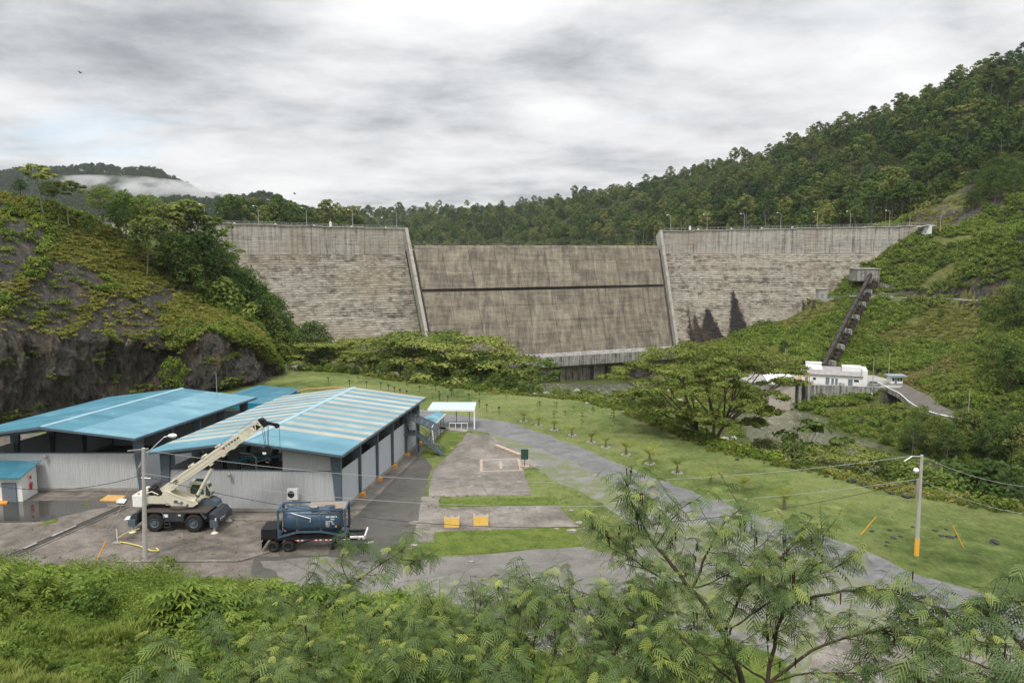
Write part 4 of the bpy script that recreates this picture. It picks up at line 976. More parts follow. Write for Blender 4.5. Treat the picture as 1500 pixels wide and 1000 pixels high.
    # back wall, solid and dark seen from inside; floor
    m = M(); m.hexa([pt(.3, LV-.3, 0), pt(LU-.3, LV-.3, 0), pt(LU-.3, LV-.1, 0), pt(.3, LV-.1, 0), pt(.3, LV-.3, wall_h+.6), pt(LU-.3, LV-.3, wall_h+.6), pt(LU-.3, LV-.1, wall_h+.6), pt(.3, LV-.1, wall_h+.6)]); B(m, 'back_wall', MAT_PANEL)
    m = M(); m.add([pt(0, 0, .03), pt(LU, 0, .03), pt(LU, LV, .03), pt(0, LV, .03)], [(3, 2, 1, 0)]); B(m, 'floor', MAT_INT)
    return root, pt
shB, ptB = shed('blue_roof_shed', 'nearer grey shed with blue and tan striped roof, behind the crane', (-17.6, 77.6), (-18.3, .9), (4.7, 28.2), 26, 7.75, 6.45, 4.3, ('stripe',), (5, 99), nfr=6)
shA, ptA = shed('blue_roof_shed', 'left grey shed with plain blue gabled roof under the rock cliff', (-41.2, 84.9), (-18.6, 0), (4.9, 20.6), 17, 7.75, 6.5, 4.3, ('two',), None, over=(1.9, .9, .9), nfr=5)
# keep the two front doors' side: opening of shed B is left and middle, a panel closes its right part (already built above)
# things seen inside shed B through the opening
def junk(pt, spots, lab):
    for i, (u, v, kind) in enumerate(spots):
        p = pt(u, v, .05)
        if kind == 'rack':
            o_ = thing('storage_rack', lab[i], 'rack', tuple(p)); m = M()
            for a in (-1.6, 1.6):
                for b in (-.5, .5): m = M(); m.beam((a, b, 0), (a, b, 4.6), .12, .12); m.build('leg', MAT_STEELD, o_)
            for z in (1.3, 2.8, 4.3): m = M(); m.box(-1.7, -.6, z, 1.7, .6, z+.1); m.build('shelf', MAT_GALV, o_)
        elif kind == 'pipe':
            o_ = thing('stored_pipe', lab[i], 'pipe', tuple(p)); m = M(); m.tube([(-4, 0, 4.3), (-1.5, .4, 4.75), (2.0, .8, 4.8), (4.5, 1, 4.3)], .16, 8); m.build('pipe', MAT_TEAL, o_)
            m = M(); m.beam((-3, .1, 0), (-3, .1, 4.4), .15, .15); m.beam((3, .8, 0), (3, .8, 4.6), .15, .15); m.build('stand', MAT_STEELD, o_)
        elif kind == 'crate':
            o_ = thing('stacked_crate', lab[i], 'crate', tuple(p)); m = M(); m.box(-.7, -.7, 0, .7, .7, 5.0); m.box(-.8, -.8, 4.9, .8, .8, 5.1); m.box(-.8, -.8, 2.4, .8, .8, 2.6); m.build('crate_stack', plain('faded_red_brown_paint', (.20, .06, .03), .7), o_)
        else:
            o_ = thing('bent_pipe_frame', lab[i], 'pipe frame', tuple(p)); m = M(); m.tube([(0, 0, 0), (0, 0, 5.0), (-.5, 0, 5.5), (-1.6, 0, 5.6)], .10, 8); m.tube([(0, 0, 4.6), (1.2, .3, 4.9)], .08, 6); m.build('pipe', MAT_GALV, o_)
junk(ptB, [(11.5, 6, 'rack'), (9, 3.0, 'pipe'), (8.6, 9, 'crate'), (9.6, 2.2, 'bent')], ['dark storage rack inside the nearer shed', 'teal curved pipe stored inside the opening of the nearer shed', 'reddish crate stack deep inside the nearer shed', 'bent grey pipe frame inside the opening of the nearer shed'])
# wall lamps, air conditioner
def wall_lamp(p, lab):
    o_ = thing('wall_lamp', lab, 'lamp', tuple(p)); m = M(); m.lathe([(.02, -.28), (.16, -.2), (.2, .05), (.12, .2), (.02, .24)], (0, -.32, 0), 10); m.build('shade', MAT_PALE, o_); m = M(); m.tube([(0, 0, 0), (0, -.32, .1)], .05, 6); m.build('bracket', MAT_GALV, o_)
wall_lamp(ptB(11.3, .15, 3.95), 'small pale wall lamp on the front of the nearer shed')
wall_lamp(ptA(10.5, .15, 4.0), 'small pale wall lamp on the front of the left shed')
wall_lamp(ptB(-.05, 12.0, 3.9)+Vector((-.0, 0, 0)), 'small lamp high on the long right wall of the nearer shed')
ac = thing('air_conditioner', 'white air conditioner unit on the front wall of the nearer shed', 'air conditioner', tuple(ptB(4.6, -.35, 1.7)), math.atan2(.9, -18.3)+math.pi)
m = M(); m.box(-.52, -.38, -.1, .52, .1, .98); m.build('casing', MAT_WHITE, ac)
m = M(); m.lathe([(.02, -.42), (.33, -.42), (.36, -.385)], (-.12, 0, .46), 16, 'y'); m.build('fan_grille', MAT_DARK, ac)
m = M(); m.beam((-.4, .1, -.14), (-.4, -.35, -.14), .06, .06); m.beam((.4, .1, -.14), (.4, -.35, -.14), .06, .06); m.build('bracket', MAT_GALV, ac)
# small back building with flat teal roof
cb = thing('office_building', 'low lime green building with flat teal roof behind the sheds', 'building', (-38, 114, 0))
def quadprism(P, z0, z1): m = M(); return m.prism(P, z0, z1)
PC = [(-34.8, 110.6), (-33.4, 119.4), (-40.0, 122.2), (-43.2, 113.0)]
quadprism(PC, 0, 3.9).build('wall', MAT_GREENW, cb, world=True)
PR = [(-34.2, 109.9), (-32.8, 119.9), (-40.3, 123.2), (-44.2, 112.6)]
m = quadprism(PR, 3.9, 4.75); m.build('fascia', MAT_TEAL, cb, world=True)
c_ = Vector((-38.2, 116.2, 0)); 
for k in range(8):
    a, b = Vector((*PR[3], 4.78)).lerp(Vector((*PR[0], 4.78)), k/8), Vector((*PR[3], 4.78)).lerp(Vector((*PR[0], 4.78)), (k+1)/8-.003)
    c, d = Vector((*PR[2], 5.2)).lerp(Vector((*PR[1], 5.2)), k/8), Vector((*PR[2], 5.2)).lerp(Vector((*PR[1], 5.2)), (k+1)/8-.003); rsheet(a, b, c, d, (0, 0, 1), 4).build('roof_sheet', MAT_BLUE, cb, world=True)
m = M(); m.beam((-41.5, 110.6, 3.0), (-37.0, 107.8, 2.6), 2.4, .12); aw = m.build('awning', MAT_BLUE2, cb, world=True)
for k in range(2):
    o_ = thing('air_conditioner', ['left', 'right'][k]+' one of two white air conditioner boxes beside the teal flat roof', 'air conditioner', (-32.6+k*1.0, 116.2+k*1.4, 3.4), R(-70)); m = M(); m.box(-.5, -.3, 0, .5, .3, 1.3); m.build('casing', MAT_WHITE, o_); m = M(); m.lathe([(.02, -.33), (.33, -.33), (.36, -.29)], (0, 0, .9), 14, 'y'); m.build('fan_grille', MAT_DARK, o_); m = M(); m.box(-.5, -.25, -3.4, -.42, .25, 0); m.box(.42, -.25, -3.4, .5, .25, 0); m.build('stand', MAT_GALV, o_)
# orange hose on the ground behind
m = M(); pp = [Z(435, 576), Z(450, 571.5), Z(470, 571), Z(490, 569), Z(505, 570)]; m.tube([p+Vector((0, 0, .3)) for p in pp], .11, 6); tag(m.build('orange_kerb', plain('faded_orange_paint', (.50, .28, .12), .8)), 'long low orange kerb behind the striped roof', 'kerb')
# white annex at the left edge of the frame
ax = thing('annex', 'white annex with sloping teal roof at the left edge of the yard', 'building', (-58.5, 82.6, 0))
xr = -52.6
m = M(); m.add([(-66, 81.3, 0), (xr+.25, 81.4, 0), (xr, 84.5, 0), (-66, 84.5, 0), (-66, 81.3, 2.7), (xr+.25, 81.4, 2.7), (xr, 84.5, 3.35), (-66, 84.5, 3.35)], [(3,2,1,0),(4,5,6,7),(0,1,5,4),(1,2,6,5),(2,3,7,6),(3,0,4,7)]); m.build('wall', MAT_WHITE, ax, world=True)
for k in range(6):
    a = xr+.5-k*1.5; rsheet((a-1.48, 80.7, 2.75), (a, 80.7, 2.75), (a-1.48, 84.75, 3.55), (a, 84.75, 3.55), (0, 0, 1), 5).build('roof_sheet', MAT_BLUE, ax, world=True)
m = M(); m.box(-54.4, 81.2, 0, -52.9, 81.36, 2.1); m.build('door', MAT_DOOR, ax, world=True)
fe = thing('fire_extinguisher', 'red fire extinguisher hanging on the white annex wall', 'extinguisher', (xr+.30, 82.9, .9))
m = M(); m.lathe([(.02, 0), (.13, .02), (.13, .62), (.05, .75), (.04, .85), (.02, .86)], n=12); m.build('cylinder', plain('red_paint', (.45, .02, .02), .4), fe, smooth=True); m = M(); m.tube([(0, 0, .85), (.12, .1, .8), (.15, .12, .3)], .025, 5); m.build('hose', MAT_DARK, fe)
m = M(); m.box(-.0, -.16, 1.15, .02, .16, 1.5); m.build('sign_plate', plain('red_sign', (.5, .04, .04), .5), fe)
# ---- open canopy, walkway roof, stair
cn = thing('canopy', 'white framed open canopy with pale blue flat roof beside the gravel road', 'canopy', (-9, 117, 0))
a, b, c, d = Y(626.5, 599.2, 114.6), Y(695.8, 599.6, 115.0), Y(698, 589, 119.0), Y(633.5, 589, 118.6)
for k in range(6):
    rsheet(a.lerp(b, k/6), a.lerp(b, (k+1)/6-.004), d.lerp(c, k/6), d.lerp(c, (k+1)/6-.004), (0, 0, 1), 4).build('roof_sheet', MAT_LBLUE, cn, world=True)
m = M(); m.beam(a-Vector((0, .06, .12)), b-Vector((0, .06, .12)), .12, .26); m.build('front_beam', MAT_WHITE, cn, world=True)
m = M(); m.beam(b-Vector((.1, 0, .1)), Vector((b.x-.1, b.y, 0)), .2, .2); m.build('post', MAT_WHITE, cn, world=True)
for t in (.22, .55, .84):
    q = d.lerp(c, t)-Vector((0, .6, 0)); m = M(); m.beam((q.x, q.y, 0), (q.x, q.y, 2.2), .16, .16); m.beam((q.x, q.y, 2.0), (q.x-.35, q.y, q.z-.1), .1, .1); m.beam((q.x, q.y, 2.0), (q.x+.35, q.y, q.z-.1), .1, .1); m.build('post', MAT_GALV, cn, world=True)
m = M(); p0 = [Z(634, 628), Z(682, 633.5), Z(688, 630.5), Z(648, 625)]; m.prism([(p.x, p.y) for p in p0], 0, .14); m.build('floor_slab', MAT_PALE, cn, world=True)
m = M(); q = Z(676, 629)
for k in range(4): m.tube([(q.x-1.8+k*.9, q.y, .1), (q.x-1.8+k*.9, q.y, 1.0)], .05, 5)
m.tube([(q.x-1.8, q.y, 1.0), (q.x+.9, q.y, 1.0)], .05, 5); tag(m.build('hand_rail', MAT_WHITE), 'short white hand rail standing under the open canopy', 'rail')
wk = thing('walkway_roof', 'blue gabled walkway roof sloping from the stair to the canopy', 'walkway roof', (-11, 110, 0))
rn, rf = Y(619, 619.5, 105.2), Y(641.5, 602.5, 114.2); ln_, lf = Y(612, 625, 105.6)+Vector((-.2, 0, 0)), Y(633, 605.5, 114.6); qn, qf = Y(632.8, 623.9, 105.6), Y(652.4, 605.6, 114.0)
ln_ = Y(609, 617, 106.5)
for k in range(6):
    t0, t1 = k/6, (k+1)/6-.004
    rsheet(qn.lerp(qf, t0), qn.lerp(qf, t1), rn.lerp(rf, t0), rn.lerp(rf, t1), (0, 0, 1), 3).build('roof_sheet', MAT_BLUE2, wk, world=True)
    rsheet(rn.lerp(rf, t0), rn.lerp(rf, t1), ln_.lerp(lf, t0), ln_.lerp(lf, t1), (0, 0, 1), 3).build('roof_sheet', MAT_BLUE2, wk, world=True)
m = M(); m.beam(qn-Vector((0, 0, .1)), qf-Vector((0, 0, .1)), .14, .18); m.build('gutter', MAT_WHITE, wk, world=True)
m = M(); m.beam(qn, (qn.x+.25, qn.y-.1, 0), .15, .15); m.build('downpipe', MAT_WHITE, wk, world=True)
for t in (.0, .25, .5, .75, 1):
    for (e0, e1) in ((qn, qf),):
        q = e0.lerp(e1, t); m = M(); m.beam((q.x-.25, q.y, 0), (q.x-.25, q.y, q.z-.1), .09, .09); m.build('post', MAT_STEEL, wk, world=True)
m = M(); p0 = [Z(619, 651), Z(628, 651), Z(655, 627), Z(645, 626)]; m.prism([(p.x, p.y) for p in p0], 0, .14); m.build('floor_slab', MAT_PALE, wk, world=True)
stp = thing('steel_stair', 'dark steel stair and platform at the far corner of the striped shed', 'stair', (-13.5, 101, 0))
x0, x1, y0, y1, zp = -14.2, -12.3, 99.6, 101.8, 3.0
m = M(); m.box(x0, y0, zp-.25, x1, y1, zp); m.build('platform', MAT_STEEL, stp, world=True)
for x in (x0+.1, x1-.1):
    for y in (y0+.1, y1-.1):
        m = M(); m.box(x-.08, y-.08, 0, x+.08, y+.08, zp+2.5); m.build('post', MAT_STEEL, stp, world=True)
for k in range(13):
    t = (k+.5)/13; m = M(); m.box(x1-.2+t*3.4, y0+.2, zp*(1-t)-.04, x1+.14+t*3.4, y0+1.3, zp*(1-t)+.03); m.build('tread', MAT_STEEL, stp, world=True)
for y in (y0+.15, y0+1.35):
    m = M(); m.beam((x1-.1, y, zp-.1), (x1+3.3, y, .0), .06, .25); m.build('stringer', MAT_STEEL, stp, world=True)
    m = M(); m.tube([(x1-.1, y, zp+1), (x1+3.3, y, 1.0)], .04, 5)
    for t in (0, .33, .66, 1): m.tube([(x1-.1+3.4*t, y, zp*(1-t)), (x1-.1+3.4*t, y, zp*(1-t)+1)], .035, 5)
    m.build('hand_rail', MAT_STEEL, stp, world=True)
ra, rb = Vector((-14.6, 99.2, 5.7)), Vector((-14.6, 102.6, 5.7)); rc, rd = Vector((-9.6, 102.6, 3.4)), Vector((-9.6, 99.2, 3.4))
for k in range(7):
    t0, t1 = k/7, (k+1)/7-.03; m = M(); m.hexa([ra.lerp(rd, t0), ra.lerp(rd, t1), rb.lerp(rc, t1), rb.lerp(rc, t0)]+[q+Vector((0, 0, .08)) for q in (ra.lerp(rd, t0), ra.lerp(rd, t1), rb.lerp(rc, t1), rb.lerp(rc, t0))]); m.build('roof_panel', MAT_STEELD if k else MAT_BLUE2, stp, world=True)
m = M(); m.beam(ra, rd, .12, .2); m.beam(rb, rc, .12, .2); m.build('roof_beam', MAT_STEEL, stp, world=True)
# ============================================================ PAVING AND MARKINGS
def mat_pad(name, cols, moss=.35, wet=0.0, s=1.0, cr_=True, ml=.56, mc=(.055, .075, .02)):
    m_, t, bs = newmat(name); g = G(t); p = g.pos()
    a = g.noise(p, .16*s, 7, .68, .5); b = g.noise(p, .9*s, 8, .7); c = g.noise(p, 7*s, 4, .6)
    f = g.math('ADD', g.math('ADD', g.math('MULTIPLY', a, .42), g.math('MULTIPLY', b, .33)), g.math('MULTIPLY', c, .25))
    col = g.ramp(f, [(.39, cols[0]), (.47, cols[1]), (.55, cols[2]), (.66, cols[3])])
    if moss: col = g.mix(g.math('MULTIPLY', g.rng(g.noise(g.map(p, loc=(5, 3, 0)), .35*s, 8, .75, .8), ml, ml+.08), moss), col, mc)
    if cr_:
        vo = g.n('ShaderNodeTexVoronoi', feature='DISTANCE_TO_EDGE'); g.l(g.map(p, (1, 1, 1), rot=(0, 0, .12)), vo.inputs['Vector']); vo.inputs['Scale'].default_value = .13
        col = g.mix(g.rng(vo.outputs['Distance'], 0, .010, .55, 0), col, (.05, .05, .03))
    g.l(col, bs.inputs['Base Color']); rf_ = g.rng(b, .35, .6, .55, .9)
    if wet:
        wt = g.rng(g.noise(g.map(p, loc=(9, 4, 0)), .12, 5, .6, .4), .48, .56); rf_ = g.mix(wt, rf_, (.12, .12, .12)); bs.inputs['Specular IOR Level'].default_value = .5
    g.l(rf_, bs.inputs['Roughness']); st_n = g.noise(p, 26*s, 2, .5); g.bump(g.math('ADD', g.math('ADD', b, c), st_n), bs, .5, .05); return m_
MAT_PAD = mat_pad('weathered_concrete_pad', ((.065, .055, .045), (.14, .122, .102), (.225, .20, .172), (.35, .32, .28)))
MAT_PADR = mat_pad('brownish_yard_concrete', ((.045, .037, .030), (.105, .088, .072), (.185, .158, .132), (.285, .25, .21)), .35)
MAT_ASPD = mat_pad('dark_damp_asphalt', ((.035, .034, .030), (.062, .058, .050), (.088, .082, .070), (.15, .14, .12)), .4, cr_=False)
MAT_ASPL = mat_pad('patched_asphalt', ((.085, .077, .066), (.135, .125, .11), (.185, .172, .155), (.25, .235, .215)), .12)
MAT_GRAV = mat_pad('grey_gravel', ((.075, .074, .072), (.125, .124, .122), (.18, .178, .176), (.25, .248, .245)), .25, s=2.2, cr_=False)
MAT_GRAVM = mat_pad('gravel_with_thin_grass', ((.10, .095, .08), (.16, .155, .135), (.20, .195, .175), (.27, .265, .245)), .9, s=.7, cr_=False, ml=.46, mc=(.12, .14, .045))
MAT_WETF = plain('shallow_rain_puddle', (.05, .045, .038), .03, 0, .3, .2, spec=.9)
def mat_grasspatch():
    m_, t, bs = newmat('lawn_patch'); g = G(t); p = g.pos(); b = g.noise(p, .7, 6, .65); c = g.noise(p, 4.5, 5, .7)
    col = g.ramp(g.math('ADD', g.math('MULTIPLY', b, .5), g.math('MULTIPLY', c, .5)), [(.36, (.045, .070, .014)), (.47, (.095, .135, .026)), (.57, (.145, .18, .042)), (.68, (.20, .195, .08))])
    g.l(col, bs.inputs['Base Color']); bs.inputs['Roughness'].default_value = .9; bs.inputs['Specular IOR Level'].default_value = .1; g.bump(c, bs, .9, .2); return m_
MAT_LAWN = mat_grasspatch()
def rag(poly, step=1.2, amp=.18, seed=0):
    """ragged outline of a ground patch"""
    out = []; n = len(poly); rr = random.Random(seed)
    for i in range(n):
        a, b = Vector(poly[i]), Vector(poly[(i+1) % n]); k = max(1, int((b-a).length/step))
        for j in range(k):
            p = a.lerp(b, j/k); q = Vector((rr.uniform(-amp, amp), rr.uniform(-amp, amp)))
            out.append(p+(q if j else q*.4))
    return out
def sheet(name, px, mat, z, amp=.15, raw=False, seed=1, kind='structure', world_pts=None, lab=None):
    P = [Z(*q) for q in px] if world_pts is None else [Vector((*q, 0)) for q in world_pts]; poly = [(p.x, p.y) for p in P]
    poly = rag(poly, amp=amp, seed=seed) if amp else poly
    m = M(); m.add([(p[0], p[1], z) for p in poly], [tuple(range(len(poly)))]); return tag(m.build(name, mat), kind=kind)
q5 = lambda x, y: (540+x*.32, 540+y*.32)
# base yard concrete on the left, with slab joints
sheet('yard_apron', None, MAT_PADR, .004, .0, world_pts=[(-75, 61), (-44, 60), (-27, 57), (-14, 60), (-12, 64.5), (-11, 70), (-17, 80), (-12, 106), (-34, 112), (-75, 112)])
MX = [sheet('yard_dark_asphalt', [(480, 766), (528, 735), (614, 663), (625, 672), (632, 681), (630, 690), (622, 727), (603, 800), (570, 830), (520, 850), (370, 845), (372, 815), (480, 812)], MAT_ASPD, .010, .2, seed=4)]
sheet('apron_asphalt', [(380, 822), (480, 815), (560, 826), (700, 812), (850, 800), (905, 812), (930, 850), (940, 900), (820, 960), (600, 930), (430, 860)], MAT_ASPL, .012, .25, seed=6)
# the concrete platform
PADS = [([(684, 634), (713, 636), (793, 681), (767, 687), (772, 705), (778, 725), (628, 727), (633, 690), (662, 661)], 'concrete_platform'),
        ([(643, 743), (818, 741), (848, 771), (834, 772), (636, 780)], 'concrete_strip'), ([(618, 727), (645, 727), (638, 779), (634, 793), (607, 795)], 'concrete_strip')]
for i, (q, n_) in enumerate(PADS): sheet(n_, q, MAT_PAD, .016+.001*i, .12, seed=10+i)
for i, q in enumerate([[q5(330, 597), q5(574, 592), q5(576, 625), q5(332, 634)], [q5(590, 590), q5(856, 586), q5(872, 620), q5(592, 626)], [q5(308, 748), q5(600, 736), q5(915, 722), q5(945, 760), q5(978, 812), q5(600, 838), q5(300, 858), q5(195, 862), q5(180, 845), q5(230, 800), q5(305, 795)],
                         [q5(332, 293), q5(446, 295), q5(424, 334), q5(300, 336)], [q5(268, 350), q5(408, 352), q5(362, 400), q5(228, 410)]]):
    sheet('lawn', q, MAT_LAWN, .024+.001*i, .14, seed=30+i)
# gravel road and lot
sheet('gravel_road', [(560, 588), (640, 604), (700, 611), (760, 622), (800, 636), (850, 655), (900, 676), (1000, 715), (1100, 750), (1235, 793), (1350, 843), (1480, 882), (1620, 925), (1620, 985), (1480, 932), (1350, 886), (1235, 836), (1100, 786), (1000, 747), (900, 705), (850, 683), (800, 661), (760, 646), (700, 631), (655, 627), (600, 613)], MAT_GRAV, .0065, .28, seed=50)
sheet('gravel_lot', [(885, 835), (930, 790), (985, 765), (1010, 745), (1110, 785), (1220, 826), (1370, 888), (1700, 1010), (1500, 1160), (900, 1160), (880, 1000), (905, 880)], MAT_GRAVM, .0060, .6, seed=51)
sheet('gravel_verge', [(700, 622), (760, 634), (800, 648), (850, 668), (900, 690), (970, 722), (1040, 760), (975, 800), (930, 770), (880, 735), (800, 695), (745, 662)], MAT_GRAVM, .0055, .5, seed=54)
sheet('lawn', [(985, 925), (1060, 935), (1150, 965), (1160, 1040), (1000, 1040), (960, 980)], MAT_LAWN, .030, .5, seed=52)
sheet('concrete_strip', [(1200, 925), (1380, 950), (1520, 985), (1520, 1060), (1180, 1000)], MAT_PAD, .031, .5, seed=53)
for k in range(3):
    a, b = Z(1200+k*35, 955+k*9), Z(1340+k*30, 985+k*8); m = M(); m.tube([a+Vector((0, 0, .05)), b+Vector((0, 0, .05))], .03, 6); tag(m.build('white_pipe', MAT_PAD), 'white pipe lying on pale concrete beneath the right foreground tree', 'pipe', 'white pipes under the tree')
# puddle mirror beside the left shed
sheet('puddle', [(-30, 746), (18, 733), (150, 733), (160, 742), (118, 750), (70, 763), (-30, 765)], MAT_WETF, .009, .3, seed=60)
for i, q in enumerate([[(66, 766), (88, 760), (83, 767), (62, 771)], [(118, 741), (137, 738), (133, 742)]]): sheet('grass_tuft_patch', [(a-2, b-2) for a, b in q], MAT_LAWN, .02, .08, seed=62+i, kind='stuff')
# walkway slab along both sheds
sheet('shed_walk', None, MAT_PAD, .020, .06, world_pts=[(-60, 82.9), (-40.3, 82.9), (-40.3, 84.6), (-60, 84.6)], seed=64)
sheet('shed_walk', None, MAT_PAD, .021, .06, world_pts=[(-36.5, 76.0), (-17.2, 75.6), (-15.8, 76.6), (-11.6, 104), (-12.9, 106), (-17.5, 77.4), (-36.5, 78.0)], seed=65)
# kerb of the crane pad, darker slab edge
for (a, b, nm) in (((170, 823, 0), (350, 822, 0), 1), ((350, 822, 0), (470, 786, 0), 2), ((285, 760, 0), (402, 763, 0), 3)):
    a, b = Z(a[0], a[1]), Z(b[0], b[1]); m = M(); m.beam(a+Vector((0, 0, .05)), b+Vector((0, 0, .05)), .35, .14); tag(m.build('kerb', MAT_PAD), kind='structure')
# open drain channel
dr = thing('drain_channel', 'long open drain channel crossing the left yard concrete', 'drain', tuple(Z(20, 812)))
a, b = Z(18, 814), Z(183, 741); n_ = 14
d_ = (b-a).normalized(); s_ = Vector((-d_.y, d_.x, 0))
for k in range(n_):
    p, q = a.lerp(b, k/n_), a.lerp(b, (k+1)/n_-.004)
    for o_ in (-.55, .55):
        m = M(); m.beam(p+s_*o_+Vector((0, 0, .03)), q+s_*o_+Vector((0, 0, .03)), .22, .08); m.build('edge_stone', MAT_PADR, dr, world=True)
m = M(); m.beam(a+Vector((0, 0, .0)), b+Vector((0, 0, .0)), .85, .03); m.build('channel_bed', MAT_VOID, dr, world=True)
for k in (1, 3, 4): m = M(); p, q = a.lerp(b, k/9), a.lerp(b, (k+.9)/9); m.beam(p+s_*.3+Vector((0, 0, .09)), q+s_*.3+Vector((0, 0, .09)), .3, .04); m.build('cover_plate', MAT_PALE, dr, world=True)
# orange plywood plates, white board
def slab_thing(nm, pts, th, mat, lab, cat, z=.02):
    P = [Z(*q) for q in pts]; c = sum(P, Vector())/len(P); m = M(); m.prism([(p.x-c.x, p.y-c.y) for p in P], 0, th); o_ = m.build(nm, mat); o_.location = (c.x, c.y, z); return tag(o_, lab, cat)
slab_thing('ramp_plate', [(146, 734), (178, 735), (184, 727), (158, 726)], .12, plain('orange_plate_paint', (.62, .36, .12), .6, dirt=(.4, .25, .12)), 'pale orange ramp plate at the right end of the left shed wall', 'plate')
slab_thing('ramp_plate', [(-6, 739), (10, 738), (14, 732), (-6, 731)], .12, MAT_ORANGE, 'orange ramp plate in front of the white annex door', 'plate')
slab_thing('white_board', [(170, 738), (182, 739), (186, 733), (175, 732)], .05, MAT_WHITE, 'white board lying beside the orange ramp plate', 'board', .14)
slab_thing('white_board', [(182, 762), (195, 760), (199, 755), (186, 757)], .05, MAT_WHITE, 'white board lying on the ground behind the crane counterweight', 'board')
slab_thing('white_plank', [(533, 797), (547, 795), (547, 793), (533, 795)], .06, MAT_WHITE, 'short white plank lying right of the tank trailer', 'plank')
# painted marking with a cross
MAT_LINE = plain('worn_salmon_paint', (.40, .31, .24), .8, var=.3, dirt=(.3, .26, .22), scale=2)
mk = thing('painted_marking', None, None); bpy.data.objects.remove(mk)
def line_mark(pts, wd, z=.024, name='painted_line', mat=None):
    m = M()
    for (a, b) in pts:
        a, b = Z(*a), Z(*b); d = (b-a).normalized(); s2 = Vector((-d.y, d.x, 0))*wd/2
        m.add([(q.x, q.y, z) for q in (a-s2, b-s2, b+s2, a+s2)], [(0, 1, 2, 3)]); z += .0006
    return tag(m.build(name, mat or MAT_LINE), kind='structure')
line_mark([(q5(515, 416), q5(685, 412)), (q5(686, 412), q5(697, 465)), (q5(515, 416), q5(517, 470)), (q5(517, 469), q5(697, 465)), (q5(603, 422), q5(606, 458)), (q5(590, 440), q5(620, 440))], .35)
# small rubble flecks on the platform: pale peeling spots
m = M(); rr = random.Random(3)
for k in range(60):
    p = Z(rr.uniform(640, 770), rr.uniform(655, 725)); a = rr.uniform(.12, .5); b = rr.uniform(.08, .22); n = 6
    m.add([(p.x+a*math.cos(t*6.283/n)*rr.uniform(.6, 1), p.y+b*math.sin(t*6.283/n)*rr.uniform(.6, 1), .0245+k*.0001) for t in range(n)], [tuple(range(n))])
tag(m.build('peeled_spots', MAT_PALE), kind='stuff')
# orange kerb blocks of the platform
kb = thing('parking_kerb', 'row of pale orange kerb stones at the edge of the platform', 'kerb', tuple(Z(745, 660)))
a, b = Z(*q5(582, 354)), Z(*q5(695, 398))
for k in range(5): m = M(); p = a.lerp(b, (k+.5)/5); m.cbox(p+Vector((0, 0, .12)), (b-a).length/5-.12, .55, .24, math.atan2((b-a).y, (b-a).x)); m.build('kerb_stone', plain('pale_salmon_concrete', (.46, .35, .26), .8, dirt=(.35, .28, .2)), kb, world=True)
# broken concrete rubble along the pad edges
rr = random.Random(9); MAT_RUB = plain('broken_concrete', (.33, .30, .26), .9, var=.3)
for i, (px, py, s_) in enumerate([(607, 767, .5), (605, 800, .45), (848, 767, .5), (836, 748, .3), (838, 779, .6), (690, 823, .25), (815, 775, .25), (858, 775, .4), (600, 805, .35), (790, 683, .3), (858, 757, .2)]):
    p = Z(px, py); m = M(); pts = [(math.cos(a)*s_*rr.uniform(.6, 1.3), math.sin(a)*s_*.6*rr.uniform(.6, 1.3)) for a in np.linspace(0, 6.28, 7)[:-1]]; m.prism(pts, 0, s_*.35); o_ = m.build('concrete_chunk', MAT_RUB); o_.location = (p.x, p.y, .02); tag(o_, 'broken piece of concrete lying at the edge of the platform', 'rubble', 'concrete rubble')
# two yellow blocks
yb = thing('concrete_block', 'left of two yellow painted concrete blocks on the platform', 'block', tuple(Z(662, 770)), R(1), 'yellow concrete blocks')
MAT_YB = plain('yellow_block_paint', (.86, .55, .13), .6, dirt=(.55, .38, .16), scale=1.5)
m = M(); m.prismy([(-.72, 0), (.72, 0), (.72, .85), (.66, .92), (-.66, .92), (-.72, .85)], -.42, .42); m.build('body', MAT_YB, yb)
m = M(); m.box(-.66, -.36, .92, .66, .36, .95); m.build('weathered_top', MAT_PALE, yb)
for x in (-.35, .35): m = M(); m.tube([(x-.08, 0, .94), (x-.08, 0, 1.04), (x+.08, 0, 1.04), (x+.08, 0, .94)], .02, 5); m.build('lifting_loop', MAT_RUST, yb)
y2 = copy_tree(yb); y2.location = Z(704.5, 767.5); tag(y2, 'right of two yellow painted concrete blocks on the platform')
# sign on post
sg = thing('sign', 'dark green sign board on a post with orange foot beside the platform', 'sign', tuple(Z(768.5, 684)))
m = M(); m.tube([(0, 0, 0), (0, 0, 2.0)], .05, 6); m.build('post', MAT_STEELD, sg); m = M(); m.box(-.45, -.12, 1.0, .45, -.06, 2.3); m.build('board', plain('dark_green_sign_paint', (.025, .07, .05), .5), sg); m = M(); m.cbox((0, 0, .1), 1.1, .7, .2); m.build('foot', MAT_LINE, sg)
